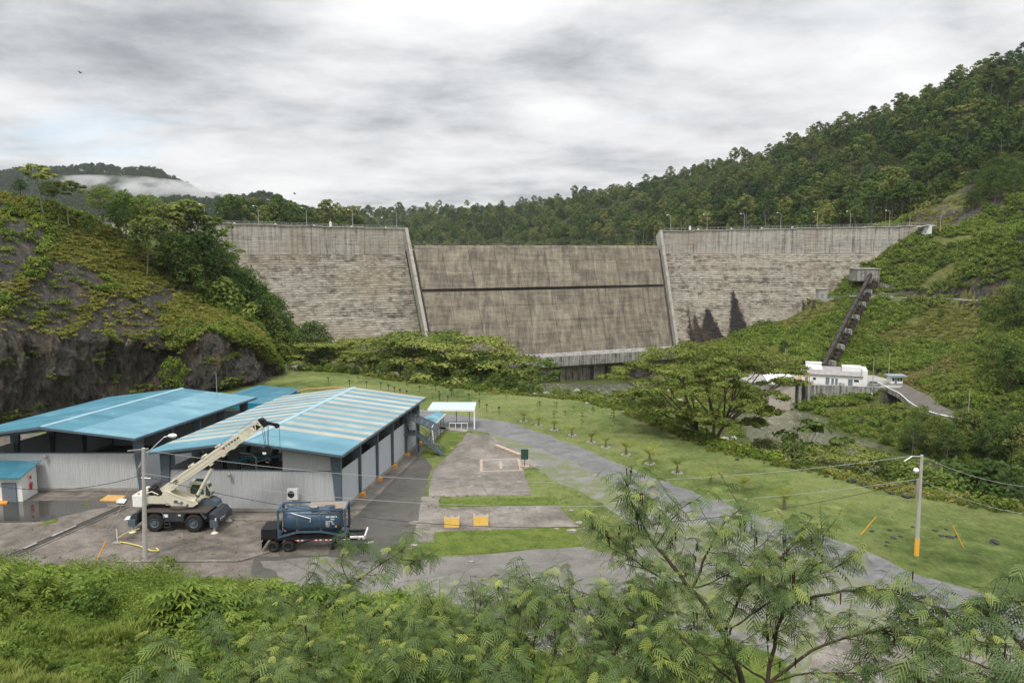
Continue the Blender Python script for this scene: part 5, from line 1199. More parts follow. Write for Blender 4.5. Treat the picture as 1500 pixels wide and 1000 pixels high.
# ============================================================ POLES AND WIRES
def catenary(a, b, sag, n=14):
    return [a.lerp(b, k/n)-Vector((0, 0, 4*sag*(k/n)*(1-k/n))) for k in range(n+1)]
MAT_POLE = plain('grey_concrete_pole', (.40, .38, .34), .85, dirt=(.22, .20, .17), scale=2)
MAT_WIRE = plain('grey_wire', (.33, .33, .33), .6); MAT_WIRED = plain('black_cable', (.04, .04, .04), .6)
pl = Z(212, 842, .0); pl = Y(212.5, 838, 65.8); topl = Y(210, 656, 65.8)
p1 = thing('utility_pole', 'grey concrete utility pole in the left foreground with a street lamp', 'utility pole', tuple(pl))
m = M(); m.tube([(0, 0, -.8), ((topl.x-pl.x), 0, topl.z-pl.z)], [.24, .15], 12); m.build('pole', MAT_POLE, p1)
hz = topl.z-pl.z
m = M(); m.tube([(0, 0, hz-1.7), (.9, .2, hz-.3), (2.1, .5, hz+.85), (2.35, .55, hz+.9)], .05, 6); ar = m.build('lamp_arm', MAT_GALV, p1)
m = M(); m.lathe([(.02, -.4), (.12, -.32), (.2, -.05), (.19, .2), (.1, .36), (.02, .4)], (2.75, .6, hz+.93), 12, 'x'); m.build('lamp_head', MAT_WHITE, p1, smooth=True)
m = M(); m.beam((-.9, 0, hz-.25), (.9, 0, hz-.05), .09, .09); m.build('crossarm', MAT_GALV, p1)
m = M(); m.tube([(.2, 0, hz-2.2), (.5, 0, hz-2.0), (.6, 0, hz-2.5), (.25, 0, hz-2.8)], .05, 6); m.tube([(.2, -.1, hz-2.6), (1.0, -.1, hz-2.65)], .06, 6); m.build('cable_bracket', MAT_GALV, p1)
pr = Z(1342.5, 813); topr = Y(1350.5, 666, pr.y)
p2 = thing('utility_pole', 'pale utility pole with orange painted foot on the right meadow', 'utility pole', tuple(pr)); hr = topr.z; tx = topr.x-pr.x
m = M(); m.tube([(0, 0, 0), (tx, 0, hr)], [.19, .12], 12); m.build('pole', MAT_POLE, p2)
m = M(); m.tube([(0, 0, .0), (tx*.17, 0, hr*.17)], [.21, .20], 12); m.build('painted_foot', plain('bright_orange_band_paint', (.85, .42, .07), .6, dirt=(.6, .38, .15)), p2)
m = M(); m.tube([(tx, 0, hr-.15), (tx-.9, -.1, hr-.1), (tx-1.6, -.2, hr-.5)], .05, 6); m.build('crossarm', MAT_GALV, p2)
m = M(); m.lathe([(.02, -.22), (.15, -.18), (.24, .0), (.2, .15), (.05, .25)], (tx-.5, -.15, hr-1.35), 12); m.build('lamp_head', MAT_WHITE, p2, smooth=True)
m = M(); m.box(tx-.32, -.1, hr-3.9, tx-.05, .1, hr-2.2); m.build('junction_box', MAT_PALE, p2)
def wire(a, b, sag, r, mat, lab, name='overhead_wire'):
    m = M(); m.tube([q-a for q in catenary(a, b, sag, 20)], r, 4); o_ = m.build(name, mat); o_.location = a; return tag(o_, lab, 'wire')
tl = pl+Vector((topl.x-pl.x, 0, hz)); tr = pr+Vector((tx, 0, hr))
wire(tl-Vector((0, 0, .15)), tr-Vector((.9, 0, .1)), 2.6, .022, MAT_WIRE, 'upper thin pale wire spanning between the two utility poles')
wire(tl-Vector((0, 0, 2.25)), tr-Vector((.1, 0, 2.15)), 2.7, .022, MAT_WIRE, 'middle thin pale wire spanning between the two utility poles')
wire(tl-Vector((0, 0, 2.5)), tr-Vector((.1, 0, 2.3)), 4.4, .025, MAT_WIRED, 'lower dark sagging cable spanning between the two utility poles')
wire(tr-Vector((0, 0, .1)), Y(1560, 715, 66), .8, .022, MAT_WIRE, 'upper thin wire running right from the meadow pole out of the frame')
wire(tr-Vector((0, 0, 2.2)), Y(1560, 757, 66), .8, .022, MAT_WIRE, 'lower thin wire running right from the meadow pole out of the frame')
wire(tl-Vector((0, 0, 2.3)), Y(-60, 700, 66), 1.2, .03, MAT_WIRED, 'dark sagging cable running left from the lamp pole out of the frame')
wire(tl-Vector((0, 0, .2)), Y(-60, 650, 66), 1.4, .014, MAT_WIRE, 'thin upper wire running left from the lamp pole out of the frame')
def guy(a, b, frac, lab):
    o_ = thing('guy_wire', lab, 'guy wire', tuple(b)); m = M(); m.tube([a, b], .02, 5); m.build('wire', MAT_WIRE, o_, world=True); m = M(); m.tube([b+(a-b)*frac, b], .06, 6); m.build('yellow_sleeve', MAT_YEL, o_, world=True)
gb = Y(128, 853, 62.5); guy(tl-Vector((0, 0, .6)), gb, .32, 'steel guy wire with yellow sleeve left of the lamp pole')
ga, gb_ = Y(1283, 757, pr.y+2.5), Z(1262, 782)
for (x0, y0, x1, y1, lab) in ((1283, 757, 1261, 783, 'short yellow guy sleeve left of the meadow pole'), (1396, 770, 1411, 801, 'short yellow guy sleeve right of the meadow pole')):
    b = Z(x1, y1); a = Y(x0, y0, b.y-.2 if x0 < 1300 else b.y+.2); o_ = thing('guy_wire', lab, 'guy wire', tuple(b)); m = M(); m.tube([a, b], .05, 6); m.build('yellow_sleeve', MAT_YEL, o_, world=True); m = M(); m.tube([a, a+(tr-Vector((0, 0, 2))-a)*.999], .012, 4); m.build('wire', MAT_WIRE, o_, world=True)
# stanchion and yellow caution tape near the crane
st_ = Z(172, 795); o_ = thing('stanchion', 'thin white stanchion in the yard holding yellow caution tape', 'stanchion', tuple(st_)); m = M(); m.tube([(0, 0, 0), (0, 0, 1.35)], .035, 6); m.build('post', MAT_WHITE, o_); m = M(); m.cbox((0, 0, .04), .8, .4, .08); m.build('base', MAT_PALE, o_)
MAT_TAPE = plain('yellow_tape', (.70, .58, .16), .6)
m = M(); tp = [Z(176, 795), Z(188, 797), Z(205, 801), Z(214, 805), Z(222, 808), Z(233, 808), Z(229, 804)]; 
for a, b in zip(tp[:-1], tp[1:]): m.beam(a+Vector((0, 0, .12)), b+Vector((0, 0, .12)), .09, .06)
for a, b in ((Z(172, 795), Z(190, 785)), (Z(190, 785), Z(205, 781))): m.beam(a+Vector((0, 0, .45)), b+Vector((0, 0, .5)), .05, .08)
tag(m.build('caution_tape', MAT_TAPE), 'yellow caution tape lying on the concrete near the crane', 'tape')
# rocks on the meadow by the right pole
MAT_DROCK = plain('dark_stone', (.055, .052, .048), .9, var=.4, scale=2, bump=.5)
def rock_mesh(seed, sq=.6):
    rr = np.random.default_rng(seed); import bmesh
    bm = bmesh.new(); bmesh.ops.create_icosphere(bm, subdivisions=2, radius=1)
    for v in bm.verts:
        d = np.array(v.co); f_ = .75+.5*rr.random()*.5+.25*math.sin(d[0]*3+seed)*math.cos(d[1]*2.5); v.co *= f_; v.co.z *= sq
    me = bpy.data.meshes.new('stone'); bm.to_mesh(me); bm.free(); return me
RK = [rock_mesh(s) for s in range(5)]
for r_ in RK: r_.materials.append(MAT_DROCK)
RKL = [m_.copy() for m_ in RK]
MAT_LROCK = plain('pale_river_stone', (.30, .29, .27), .9, var=.3, scale=1)
for r_ in RKL: r_.materials.clear(); r_.materials.append(MAT_LROCK)
def rock(p, s_, lab, grp, light=False, seed=0, name='boulder'):
    rr = random.Random(seed); o_ = link(name, (RKL if light else RK)[seed % 5]); o_.location = p; o_.scale = (s_*rr.uniform(.8, 1.3), s_*rr.uniform(.7, 1.1), s_*rr.uniform(.7, 1.1)); o_.rotation_euler = (rr.uniform(-.2, .2), rr.uniform(-.2, .2), rr.uniform(0, 6))
    return tag(o_, lab, 'rock', grp)
rock(Z(1457, 795), .62, 'single dark boulder on the meadow right of the pole', None, seed=1)
for i, (x, y, s_) in enumerate([(1300, 794, .28), (1309, 788, .33), (1319, 786, .2), (1277, 778, .25), (1303, 777, .3), (1380, 785, .35), (1370, 777, .28), (1392, 787, .4), (1401, 786, .25), (1337, 772, .22), (1298, 799, .2), (1386, 775, .22)]):
    rock(Z(x, y)+Vector((0, 0, .02)), s_, 'small dark rock lying in the grass around the meadow pole', 'rocks around the meadow pole', seed=i+3)
for i, (x, y, s_) in enumerate([(1247, 706, .8), (1306, 723, .4), (1328, 728, .6), (1265, 712, .35), (1080, 674, .3), (860, 592, .5), (800, 578, .9), (786, 579, .8), (912, 604, .4)]):
    rock(Z(x, y)+Vector((0, 0, .1)), s_, 'grey stone on the grassy edge above the river', 'stones along the meadow edge', seed=i+7, light=i > 4)
# low path lamps and stakes scattered over the meadow
def stake(): 
    o_ = thing('garden_lamp', 'small dark stake lamp standing in the far meadow', 'garden lamp', group='stake lamps in the meadow'); m = M(); m.tube([(0, 0, 0), (0, 0, 1.15)], .05, 5); m.build('stake', MAT_STEELD, o_); m = M(); m.cbox((0, 0, 1.2), .34, .3, .26); m.build('head', MAT_STEELD, o_); return o_
stk = None
for i, (x, y) in enumerate([(481, 562), (512, 566), (537, 568), (558, 570), (569, 573), (578, 577), (586, 580), (596, 582), (615, 575), (643, 583), (644, 587), (656, 590), (638, 573), (661, 580), (687, 587), (702, 597), (713, 603), (731, 607), (668, 568), (596, 565), (1316, 0)]):
    if y == 0: continue
    if stk is None: stk = stake(); o_ = stk
    else: o_ = copy_tree(stk)
    o_.location = Z(x, y)
# ============================================================ ROUGH TERRAIN CRANE
MAT_CREAM = plain('cream_crane_paint', (.66, .615, .49), .45, 0, .07, dirt=(.42, .37, .27), scale=1.5)
MAT_CDARK = plain('dark_slate_crane_paint', (.045, .052, .062), .5, .1, .18, dirt=(.10, .09, .075), scale=1.2)
MAT_CDECK = plain('dirty_brown_black_deck', (.062, .050, .042), .85, dirt=(.10, .08, .065), scale=1.5)
MAT_CSLATE = plain('lighter_slate_paint', (.095, .125, .15), .5, .1, .12, dirt=(.12, .11, .1))
MAT_TYRE = plain('dusty_tyre_rubber', (.022, .021, .020), .85, dirt=(.05, .045, .038))
MAT_BLK = plain('black_greasy_steel', (.022, .022, .024), .5, .3)
MAT_TXT = plain('black_lettering', (.03, .025, .025), .6); MAT_TXTW = plain('white_lettering', (.75, .75, .73), .6)
MAT_TINT = plain('dark_green_tinted_glass', (.02, .05, .045), .1, spec=.9)
cp_ = Vector((-32.2, 73.85, 0.004))
cr_ = thing('mobile_crane', 'cream and dark grey rough terrain crane with raised boom before the striped shed', 'crane', tuple(cp_), R(-2.0))
cr_['label'] = 'four wheeled crane with raised cream boom parked before the striped shed'
def tyre(parent, x, y, r, w, name='wheel', side=-1, rimr=.52, lug=22, rim_mat=None):
    m = M(); m.lathe([(rimr*r, -w/2), (r*.86, -w/2), (r*.97, -w*.38), (r, -w*.2), (r, w*.2), (r*.97, w*.38), (r*.86, w/2), (rimr*r, w/2)], (x, y, r), 40, 'y')
    if lug:
        for k in range(lug):
            for sg in (-1, 1):
                a = 2*math.pi*(k+(0 if sg < 0 else .5))/lug; c, s_ = math.cos(a), math.sin(a); c2, s2 = math.cos(a+.12), math.sin(a+.12)
                q = lambda cc, ss, rr, yy: (x+cc*rr, y+yy, r+ss*rr)
                m.hexa([q(c, s_, r*.95, sg*w*.5), q(c2, s2, r*.95, sg*w*.5), q(c2, s2, r*.95, sg*.02), q(c, s_, r*.95, sg*.02), q(c, s_, r*1.0, sg*w*.46), q(c2, s2, r*1.0, sg*w*.46), q(c2, s2, r*1.035, sg*.02), q(c, s_, r*1.035, sg*.02)])
    wl = m.build(name, MAT_TYRE, parent, smooth=True)
    m = M(); ys = side*w*.5
    m.lathe([(rimr*r*1.02, ys), (rimr*r*.93, ys*1.02), (rimr*r*.82, ys*.75), (rimr*r*.5, ys*.6), (rimr*r*.45, ys*.95), (rimr*r*.18, ys*1.0), (.01, ys*1.0)], (x, y, r), 24, 'y'); m.build('rim', rim_mat or MAT_CSLATE, wl, smooth=True)
    return wl
WB = 1.9
for x in (-WB, WB):
    tyre(cr_, x, -1.25, .86, .68); tyre(cr_, x, 1.25, .86, .68, side=1)
    m = M(); m.beam((x, -1.0, .86), (x, 1.0, .86), .35, .35); m.build('axle', MAT_BLK, cr_)
# carrier body
m = M(); m.prismy([(-3.5, .75), (3.4, .75), (3.6, 1.2), (3.6, 1.7), (-3.6, 1.7), (-3.6, 1.1)], -.72, .72); m.build('chassis', MAT_CDARK, cr_)
m = M(); m.prismy([(-.95, 1.05), (.85, 1.05), (1.0, 1.35), (1.0, 1.86), (-1.15, 1.86), (-1.05, 1.35)], -1.5, 1.5); m.build('side_locker', MAT_CDARK, cr_)
m = M(); m.box(-3.0, -1.52, 1.88, 3.25, 1.52, 1.96); m.build('deck', MAT_CDECK, cr_)
for x in (-WB, WB):      # sloping mudguards
    for y in (-1, 1):
        for sg in (-1, 1):
            m = M(); xx = x+sg*.72; p = [(xx, y*.75, 1.90), (xx+sg*.45, y*.75, 1.28), (xx+sg*.45, y*1.6, 1.28), (xx, y*1.6, 1.90)]; m.add(p+[(a+sg*.02, b, c+.05) for a, b, c in p], [(0, 1, 2, 3), (7, 6, 5, 4), (0, 4, 5, 1), (1, 5, 6, 2), (2, 6, 7, 3), (3, 7, 4, 0)]); m.build('mudguard', MAT_CSLATE, cr_)
m = M(); m.prismy([(1.5, 1.95), (3.5, 1.95), (3.4, 2.35), (2.9, 2.62), (1.9, 2.62)], .35, 1.5); hd = m.build('engine_hood', MAT_CSLATE, cr_)
m = M(); m.box(2.0, .45, 2.63, 2.85, 1.42, 2.67); m.build('hood_top', MAT_CDECK, hd)
for sx_, nm in ((-1, 'outrigger_box'), (1, 'outrigger_box')):     # outrigger housings fore and aft
    x0 = sx_*3.55; m = M(); m.prismy([(x0, .72), (x0+sx_*.75, .72), (x0+sx_*.75, 1.35), (x0+sx_*.35, 1.78), (x0-sx_*.1, 1.85)][::sx_], -1.62, 1.62); ob = m.build(nm, MAT_CDARK, cr_)
    for y in (-1.72, 1.72):
        m = M(); m.box(x0+sx_*.05-.0, y-.14, .62, x0+sx_*.75, y+.14, 1.25) if sx_ > 0 else m.box(x0-.75, y-.14, .62, x0-.05, y+.14, 1.25); m.build('end_box', MAT_CSLATE, ob)
        jk = M(); jk.tube([(x0+sx_*.42, y, 1.2), (x0+sx_*.42, y, .18)], .09, 8); jack = jk.build('jack', MAT_GALV, cr_)
        fl = M(); fl.lathe([(.34, 0), (.34, .05), (.14, .16), (.09, .22), (.02, .22)], (x0+sx_*.42, y, .0), 12); fl.build('float_pad', MAT_CREAM, jack)
        m = M(); m.box(x0+sx_*.60-.05, y-.13, 1.27, x0+sx_*.60+.05, y+.0, 1.5); m.build('marker_lamp', MAT_WHITE, ob)
    for k in range(3): m = M(); m.box(x0+sx_*.76-.02, -1.3, .8+k*.16, x0+sx_*.76+.02, -.9, .86+k*.16); m.build('step', MAT_BLK, ob)
m = M(); m.box(-.98, -1.56, 1.45, -.55, -1.51, 1.72); m.build('notice_plate', MAT_WHITE, cr_); m = M(); m.box(.45, -1.56, 1.6, .7, -1.51, 1.72); m.build('notice_plate', MAT_WHITE, cr_)
m = M(); 
for z in (.45, .8, 1.1): m.box(-.9, -1.6, z-.03, -.4, -1.3, z+.03)
m.box(-.93, -1.6, .42, -.87, -1.3, 1.3); m.box(-.43, -1.6, .42, -.37, -1.3, 1.3); m.build('step_ladder', MAT_CDARK, cr_)
t_ = text_obj('TEREX', .34, 'lettering', MAT_TXTW, cr_, (4.31, -.35, 1.16), (R(90), 0, R(90)))
m = M(); m.lathe([(.02, 0), (.13, 0), (.13, .015), (.02, .015)], (4.30, -1.0, 1.16), 12, 'x'); m.build('emblem', MAT_TXTW, cr_)
# superstructure
m = M(); m.lathe([(1.15, 1.96), (1.15, 2.22), (.95, 2.3), (.02, 2.3)], (.2, 0, 0), 28); m.build('turntable_ring', MAT_CDECK, cr_)
for y in (-.62, .62):
    m = M(); m.prismy([(-1.25, 3.75), (-1.45, 3.45), (-1.2, 2.75), (-.5, 2.25), (.4, 2.16), (1.5, 2.2), (2.0, 2.5), (1.75, 2.78), (1.1, 2.72), (.2, 3.05), (-.9, 3.78)], y-.07, y+.07); m.build('side_plate', MAT_CREAM, cr_)
    m = M(); m.beam((-.85, y*1.13, 3.62), (1.7, y*1.13, 2.68), .07, .12); m.build('plate_flange', MAT_CREAM, cr_)
m = M(); m.box(-1.2, -.55, 2.3, 1.6, .55, 2.55); m.box(-.4, -.74, 2.55, .15, -.66, 2.85); m.build('base_frame', MAT_CREAM, cr_)
m = M(); m.cbox((-.1, -.73, 2.75), .35, .12, .22); m.lathe([(.02, -.05), (.12, -.05), (.12, .05), (.02, .05)], (.45, -.72, 2.62), 10, 'y'); m.lathe([(.02, -.05), (.10, -.05), (.10, .05), (.02, .05)], (1.0, -.72, 2.4), 10, 'y'); m.tube([(0, -.76, 2.7), (.3, -.78, 2.55), (.5, -.76, 2.6)], .035, 6); m.build('hydraulic_block', MAT_CSLATE, cr_)
m = M(); m.prismy([(-3.0, 2.45), (-1.0, 2.45), (-.8, 3.1), (-2.0, 3.25), (-3.0, 3.2)], -.6, .6); m.build('rear_frame', MAT_CREAM, cr_)
m = M(); m.hexa([(-4.05, -1.25, 2.35), (-2.95, -1.25, 2.35), (-2.95, 1.25, 2.35), (-4.05, 1.25, 2.35), (-4.1, -1.22, 3.42), (-3.0, -1.22, 3.42), (-3.0, 1.22, 3.42), (-4.1, 1.22, 3.42)]); m.build('counterweight', MAT_WHITE, cr_)
m = M(); m.lathe([(.02, -.5), (.36, -.5), (.36, -.42), (.24, -.42), (.24, .42), (.36, .42), (.36, .5), (.02, .5)], (-2.6, 0, 3.62), 18, 'y'); m.build('winch_drum', MAT_BLK, cr_, smooth=True)
m = M(); m.lathe([(.02, -.5), (.30, -.5), (.30, .5), (.02, .5)], (-1.95, -.1, 3.55), 18, 'y'); m.build('winch_drum', MAT_BLK, cr_, smooth=True)
m = M(); m.cbox((-3.1, -.55, 3.6), .55, .4, .45); m.cbox((-3.35, .2, 3.62), .4, .7, .4); m.tube([(-3.0, -.7, 3.5), (-2.4, -.75, 3.7), (-1.8, -.7, 3.4)], .06, 6); m.build('winch_motor', MAT_CREAM, cr_)
m = M(); m.cbox((-3.6, -.9, 3.52), .2, .2, .2); m.build('beacon', MAT_ORANGE, cr_)
# boom along its own axis
A_, Bt = Vector((-1.15, 0, 3.55)), Vector((8.45, 0, 10.05)); ax_ = (Bt-A_).normalized(); upb = Vector((-ax_.z, 0, ax_.x)); LB = (Bt-A_).length
def bp(s_, y, h): return A_+ax_*s_+upb*h+Vector((0, y, 0))
def bbox(s0, s1, w0, w1, h0, h1, b0=0.0, b1=0.0):
    m = M(); m.hexa([bp(s0, -w0, b0), bp(s1, -w1, b1), bp(s1, w1, b1), bp(s0, w0, b0), bp(s0, -w0, b0+h0), bp(s1, -w1, b1+h1), bp(s1, w1, b1+h1), bp(s0, w0, b0+h0)]); return m
bo = bbox(-.35, LB*.80, .37, .36, .82, .92, -.18, -.14).build('boom', MAT_CREAM, cr_)
bbox(LB*.80, LB*.86, .33, .33, .80, .80, -.08, -.08).build('boom_section', MAT_CREAM, bo)
bbox(LB*.86, LB*.93, .30, .30, .72, .72, -.04, -.04).build('boom_section', MAT_CREAM, bo)
# open head plates with lightening holes
for y in (-.33, .33):
    m = M()
    for (s0, s1, h0, h1) in ((.80, .995, -.12, -.02), (.80, .995, .66, .76)): m.beam(bp(LB*s0, y, h0+.05), bp(LB*s1, y, h0+.05), .05, .12)
    for k in range(5):
        s0, s1 = .83+k*.034, .864+k*.034; m.beam(bp(LB*s0, y, 0 if k % 2 else .66), bp(LB*s1, y, .66 if k % 2 else 0), .05, .09)
    m.beam(bp(LB*.995, y, -.12), bp(LB*.995, y, .78), .05, .12); m.build('head_plate', MAT_CREAM, bo)
bbox(LB*.93, LB*.985, .26, .26, .5, .5, .05, .05).build('head_core', MAT_BLK, bo)
for h in (.12, .50):
    m = M(); m.beam(bp(.6, -.39, h), bp(LB*.79, -.39, h+.04), .05, .06); m.build('side_rail', MAT_CREAM, bo)
m = M(); m.beam(bp(1.0, -.40, -.06), bp(LB*.79, -.40, -.06), .05, .14); m.build('side_rail', MAT_CREAM, bo)
for s_, h_ in ((.30, .80), (.44, .84), (.585, .9), (.59, -.22), (.455, -.25), (.70, -.16)):
    m = M(); m.beam(bp(LB*s_-.18, -.1, h_), bp(LB*s_+.18, -.1, h_), .62, .16); m.build('wear_bracket', MAT_CREAM, bo)
m = M(); m.lathe([(.02, -.34), (.25, -.34), (.25, .34), (.02, .34)], tuple(bp(LB+.12, 0, .55)), 16, 'y'); m.build('top_sheave', MAT_BLK, bo, smooth=True)
m = M(); m.lathe([(.02, -.3), (.24, -.3), (.24, .3), (.02, .3)], tuple(bp(LB+.25, 0, .05)), 16, 'y'); m.beam(bp(LB-.1, 0, .3), bp(LB+.45, 0, .2), .5, .45); m.build('head_sheaves', MAT_BLK, bo)
ns_ = bp(LB+.3, 0, .25)
m = M(); m.beam(ns_, ns_+Vector((1.15, 0, -.28)), .22, .28); m.lathe([(.02, -.09), (.24, -.09), (.24, .09), (.02, .09)], tuple(ns_+Vector((1.2, 0, -.35))), 14, 'y'); m.build('nose_sheave', MAT_BLK, bo)
for s_, ch in zip((.655, .685, .715, .745, .775), 'TEREX'):
    p = bp(LB*s_, -.375, .42); t_ = text_obj(ch, .40, 'lettering', MAT_TXT, cr_, p, (R(90), -math.atan2(ax_.z, ax_.x), 0), bold=.012)
m = M(); c = bp(LB*.625, -.372, .38); m.lathe([(.02, -.0), (.14, -.0), (.14, .012), (.02, .012)], tuple(c-Vector((0, .01, 0))), 14, 'y'); m.build('red_emblem', plain('red_emblem_paint', (.4, .05, .06), .6), cr_)
m = M(); c = bp(LB*.12, -.378, .30)
for a in (0, 1, 2): m.lathe([(.10, 0), (.16, 0)], tuple(c+ax_*(a-1)*.12+upb*.05*(a % 2)), 10, 'y')
m.build('capacity_mark', MAT_TXT, cr_)
# lift cylinder
ca, cb_, ccx = Vector((1.45, -.1, 2.6)), bp(LB*.50, -.0, -.15), None
mid_ = ca.lerp(cb_, .80)
m = M(); m.tube([ca, mid_], .17, 14); lc = m.build('lift_cylinder', MAT_CREAM, cr_, smooth=True)
m = M(); m.tube([mid_, cb_], .11, 12); m.build('piston_rod', MAT_BLK, lc, smooth=True)
m = M(); m.tube([ca.lerp(cb_, .12), ca.lerp(cb_, .16)], .23, 14); m.build('clamp_ring', MAT_CSLATE, lc)
# cab
m = M(); m.prismy([(.35, 2.2), (2.1, 2.2), (2.62, 2.75), (2.72, 3.2), (2.35, 4.05), (1.85, 4.25), (.75, 4.25), (.35, 3.6)], .72, 1.62); cab = m.build('cab', MAT_CREAM, cr_)
m = M(); m.prismy([(.72, 3.05), (2.05, 3.02), (1.95, 3.95), (.95, 3.98), (.72, 3.6)], .68, .715); m.prismy([(.72, 3.05), (2.05, 3.02), (1.95, 3.95), (.95, 3.98), (.72, 3.6)], 1.625, 1.66); m.build('side_window', MAT_TINT, cab)
m = M(); m.prismy([(2.2, 2.95), (2.66, 2.85), (2.66, 3.2), (2.28, 3.95)], .68, .715); m.build('side_window', MAT_TINT, cab)
m = M(); m.add([(2.73, .78, 2.95), (2.73, 1.56, 2.95), (2.42, 1.56, 4.0), (2.42, .78, 4.0)], [(0, 1, 2, 3)]); m.build('windscreen', MAT_TINT, cab)
m = M(); m.hexa([(1.0, .78, 4.255), (2.0, .78, 4.2), (2.0, 1.56, 4.2), (1.0, 1.56, 4.255), (1.05, .8, 4.36), (1.95, .8, 4.3), (1.95, 1.54, 4.3), (1.05, 1.54, 4.36)]); m.build('roof_window', MAT_TINT, cab)
# hoist ropes, hook block and ball hook are hung from the boom: parts of the crane
hb = ns_+Vector((.15, 0, -3.1))
m = M()
for dx in (-.32, -.12, .22, .36): m.tube([ns_+Vector((dx, 0, -.2)), hb+Vector((dx*.5, 0, .6))], .025, 4)
m.build('hoist_rope', MAT_WIRED, cr_)
m = M(); m.cbox(hb+Vector((0, 0, .25)), .85, .35, .75); m.lathe([(.02, -.22), (.42, -.22), (.42, .22), (.02, .22)], tuple(hb+Vector((.1, 0, .4))), 14, 'y'); hk = m.build('hook_block', MAT_BLK, cr_)
m = M(); m.tube([hb+Vector((0, 0, -.1)), hb+Vector((0, 0, -.4)), hb+Vector((.22, 0, -.6)), hb+Vector((.15, 0, -.85)), hb+Vector((-.12, 0, -.85)), hb+Vector((-.2, 0, -.65))], [.08, .1, .12, .12, .09, .04], 8); m.build('hook', MAT_BLK, hk, smooth=True)
m = M(); m.cbox(hb+Vector((-.2, -.2, .1)), .35, .05, .2); m.build('plate', MAT_WHITE, hk)
nb = ns_+Vector((1.42, 0, -.4))
m = M(); m.tube([nb, nb+Vector((0, 0, -2.2))], .02, 4); m.build('hoist_rope', MAT_WIRED, cr_)
m = M(); q = nb+Vector((0, 0, -2.6)); m.lathe([(.01, .45), (.05, .35), (.2, .12), (.22, 0), (.12, -.2), (.04, -.25)], tuple(q), 12); m.tube([q+Vector((0, 0, -.2)), q+Vector((.02, 0, -.5)), q+Vector((.13, 0, -.62)), q+Vector((.0, 0, -.75)), q+Vector((-.12, 0, -.6))], .05, 6); m.build('ball_hook', MAT_BLK, cr_, smooth=True)
m = M(); m.tube([bp(LB, 0, 1.0), Vector((-2.2, 0, 4.0))], .018, 4); m.build('hoist_rope', MAT_WIRED, cr_)
# ============================================================ TANK TRAILER
MAT_TANK = plain('steel_blue_tank_paint', (.042, .078, .125), .42, .1, .14, dirt=(.11, .14, .17), scale=1.2)
MAT_TFR = plain('grey_blue_frame_paint', (.065, .105, .15), .5, .1, .15, dirt=(.16, .13, .10), scale=1.5)
MAT_RED = plain('red_reflective_tape', (.5, .03, .03), .4)
tp0 = Z(406.6, 788.4, 1.3); tang = R(3.5)
tr_ = thing('trailer', 'short black tandem axle trailer carrying the blue tank container', 'trailer', (tp0.x, tp0.y, 0.014), tang)
m = M(); m.box(-1.6, .55, .95, 7.4, .8, 1.27); m.box(-1.6, 1.65, .95, 7.4, 1.9, 1.27)
for x in (-1.5, .2, 2, 4, 6, 7.2): m.box(x, .8, 1.0, x+.15, 1.65, 1.2)
m.box(-.2, .0, 1.14, 6.2, .1, 1.27); m.build('chassis', MAT_BLK, tr_)
for x in (-.45, .88):
    for y in (.32, 2.12):
        wl = tyre(tr_, x, y-.17 if y < 1 else y+.17, .51, .28, rimr=.6, lug=0, side=-1 if y < 1 else 1, rim_mat=MAT_BLK)
        tyre(tr_, x, y+.15 if y < 1 else y-.15, .51, .28, rimr=.6, lug=0, rim_mat=MAT_BLK)
    m = M(); m.tube([(x, .2, .51), (x, 2.25, .51)], .09, 8); m.build('axle', MAT_BLK, tr_)
m = M(); m.box(-1.45, .1, 1.2, -.1, 2.3, 2.1); m.build('tool_box', MAT_BLK, tr_)
m = M(); m.add([(-1.4, .05, .95), (-1.4, 2.4, .95), (-1.45, 2.4, .25), (-1.45, .05, .25)], [(0, 1, 2, 3), (3, 2, 1, 0)]); m.build('mudflap', MAT_DARK, tr_)
for y in (.5, 1.95):
    m = M(); m.beam((4.75, y, .04), (4.75, y, 1.0), .16, .16); m.cbox((4.75, y, .06), .35, .3, .08); m.beam((4.9, y, .5), (5.5, y, 1.0), .07, .07); m.build('landing_leg', MAT_BLK, tr_)
m = M(); m.box(6.3, .1, .95, 7.65, 2.35, 1.15); m.build('gooseneck', MAT_BLK, tr_)
m = M(); m.box(6.35, .05, 1.16, 7.7, .22, 1.30); m.box(7.6, .05, 1.1, 7.7, 2.4, 1.30); m.build('white_rail', MAT_WHITE, tr_)
for x in (1.5, 3.1, 4.0, 5.6, 6.9):
    for k in range(4):
        m = M(); m.box(x+k*.19, -.012 if x < 6.3 else .09, 1.02+.0, x+k*.19+.18, -.002 if x < 6.3 else .098, 1.12); m.box(x+k*.19, .0, 1.03, x+k*.19+.01, .1, 1.11); m.build('reflector', MAT_RED if k % 2 == 0 else MAT_WHITE, tr_)
tk = thing('tank_container', 'blue cylindrical tank in a steel container frame on the black trailer', 'tank container', (tp0.x, tp0.y, 1.285), tang)
CL, CW, CH = 6.06, 2.44, 2.59
m = M(); m.lathe([(.02, .38), (.6, .42), (1.0, .55), (1.17, .82), (1.19, .95), (1.19, 5.1), (1.17, 5.24), (1.0, 5.5), (.6, 5.63), (.02, 5.67)], (0, CW/2, 1.36), 40, 'x'); tkb = m.build('tank', MAT_TANK, tk, smooth=True)
for x in (1.75, 3.75): m = M(); m.lathe([(1.19, -.06), (1.225, -.05), (1.225, .05), (1.19, .06)], (x, CW/2, 1.36), 40, 'x'); m.build('tank_band', MAT_TFR, tkb)
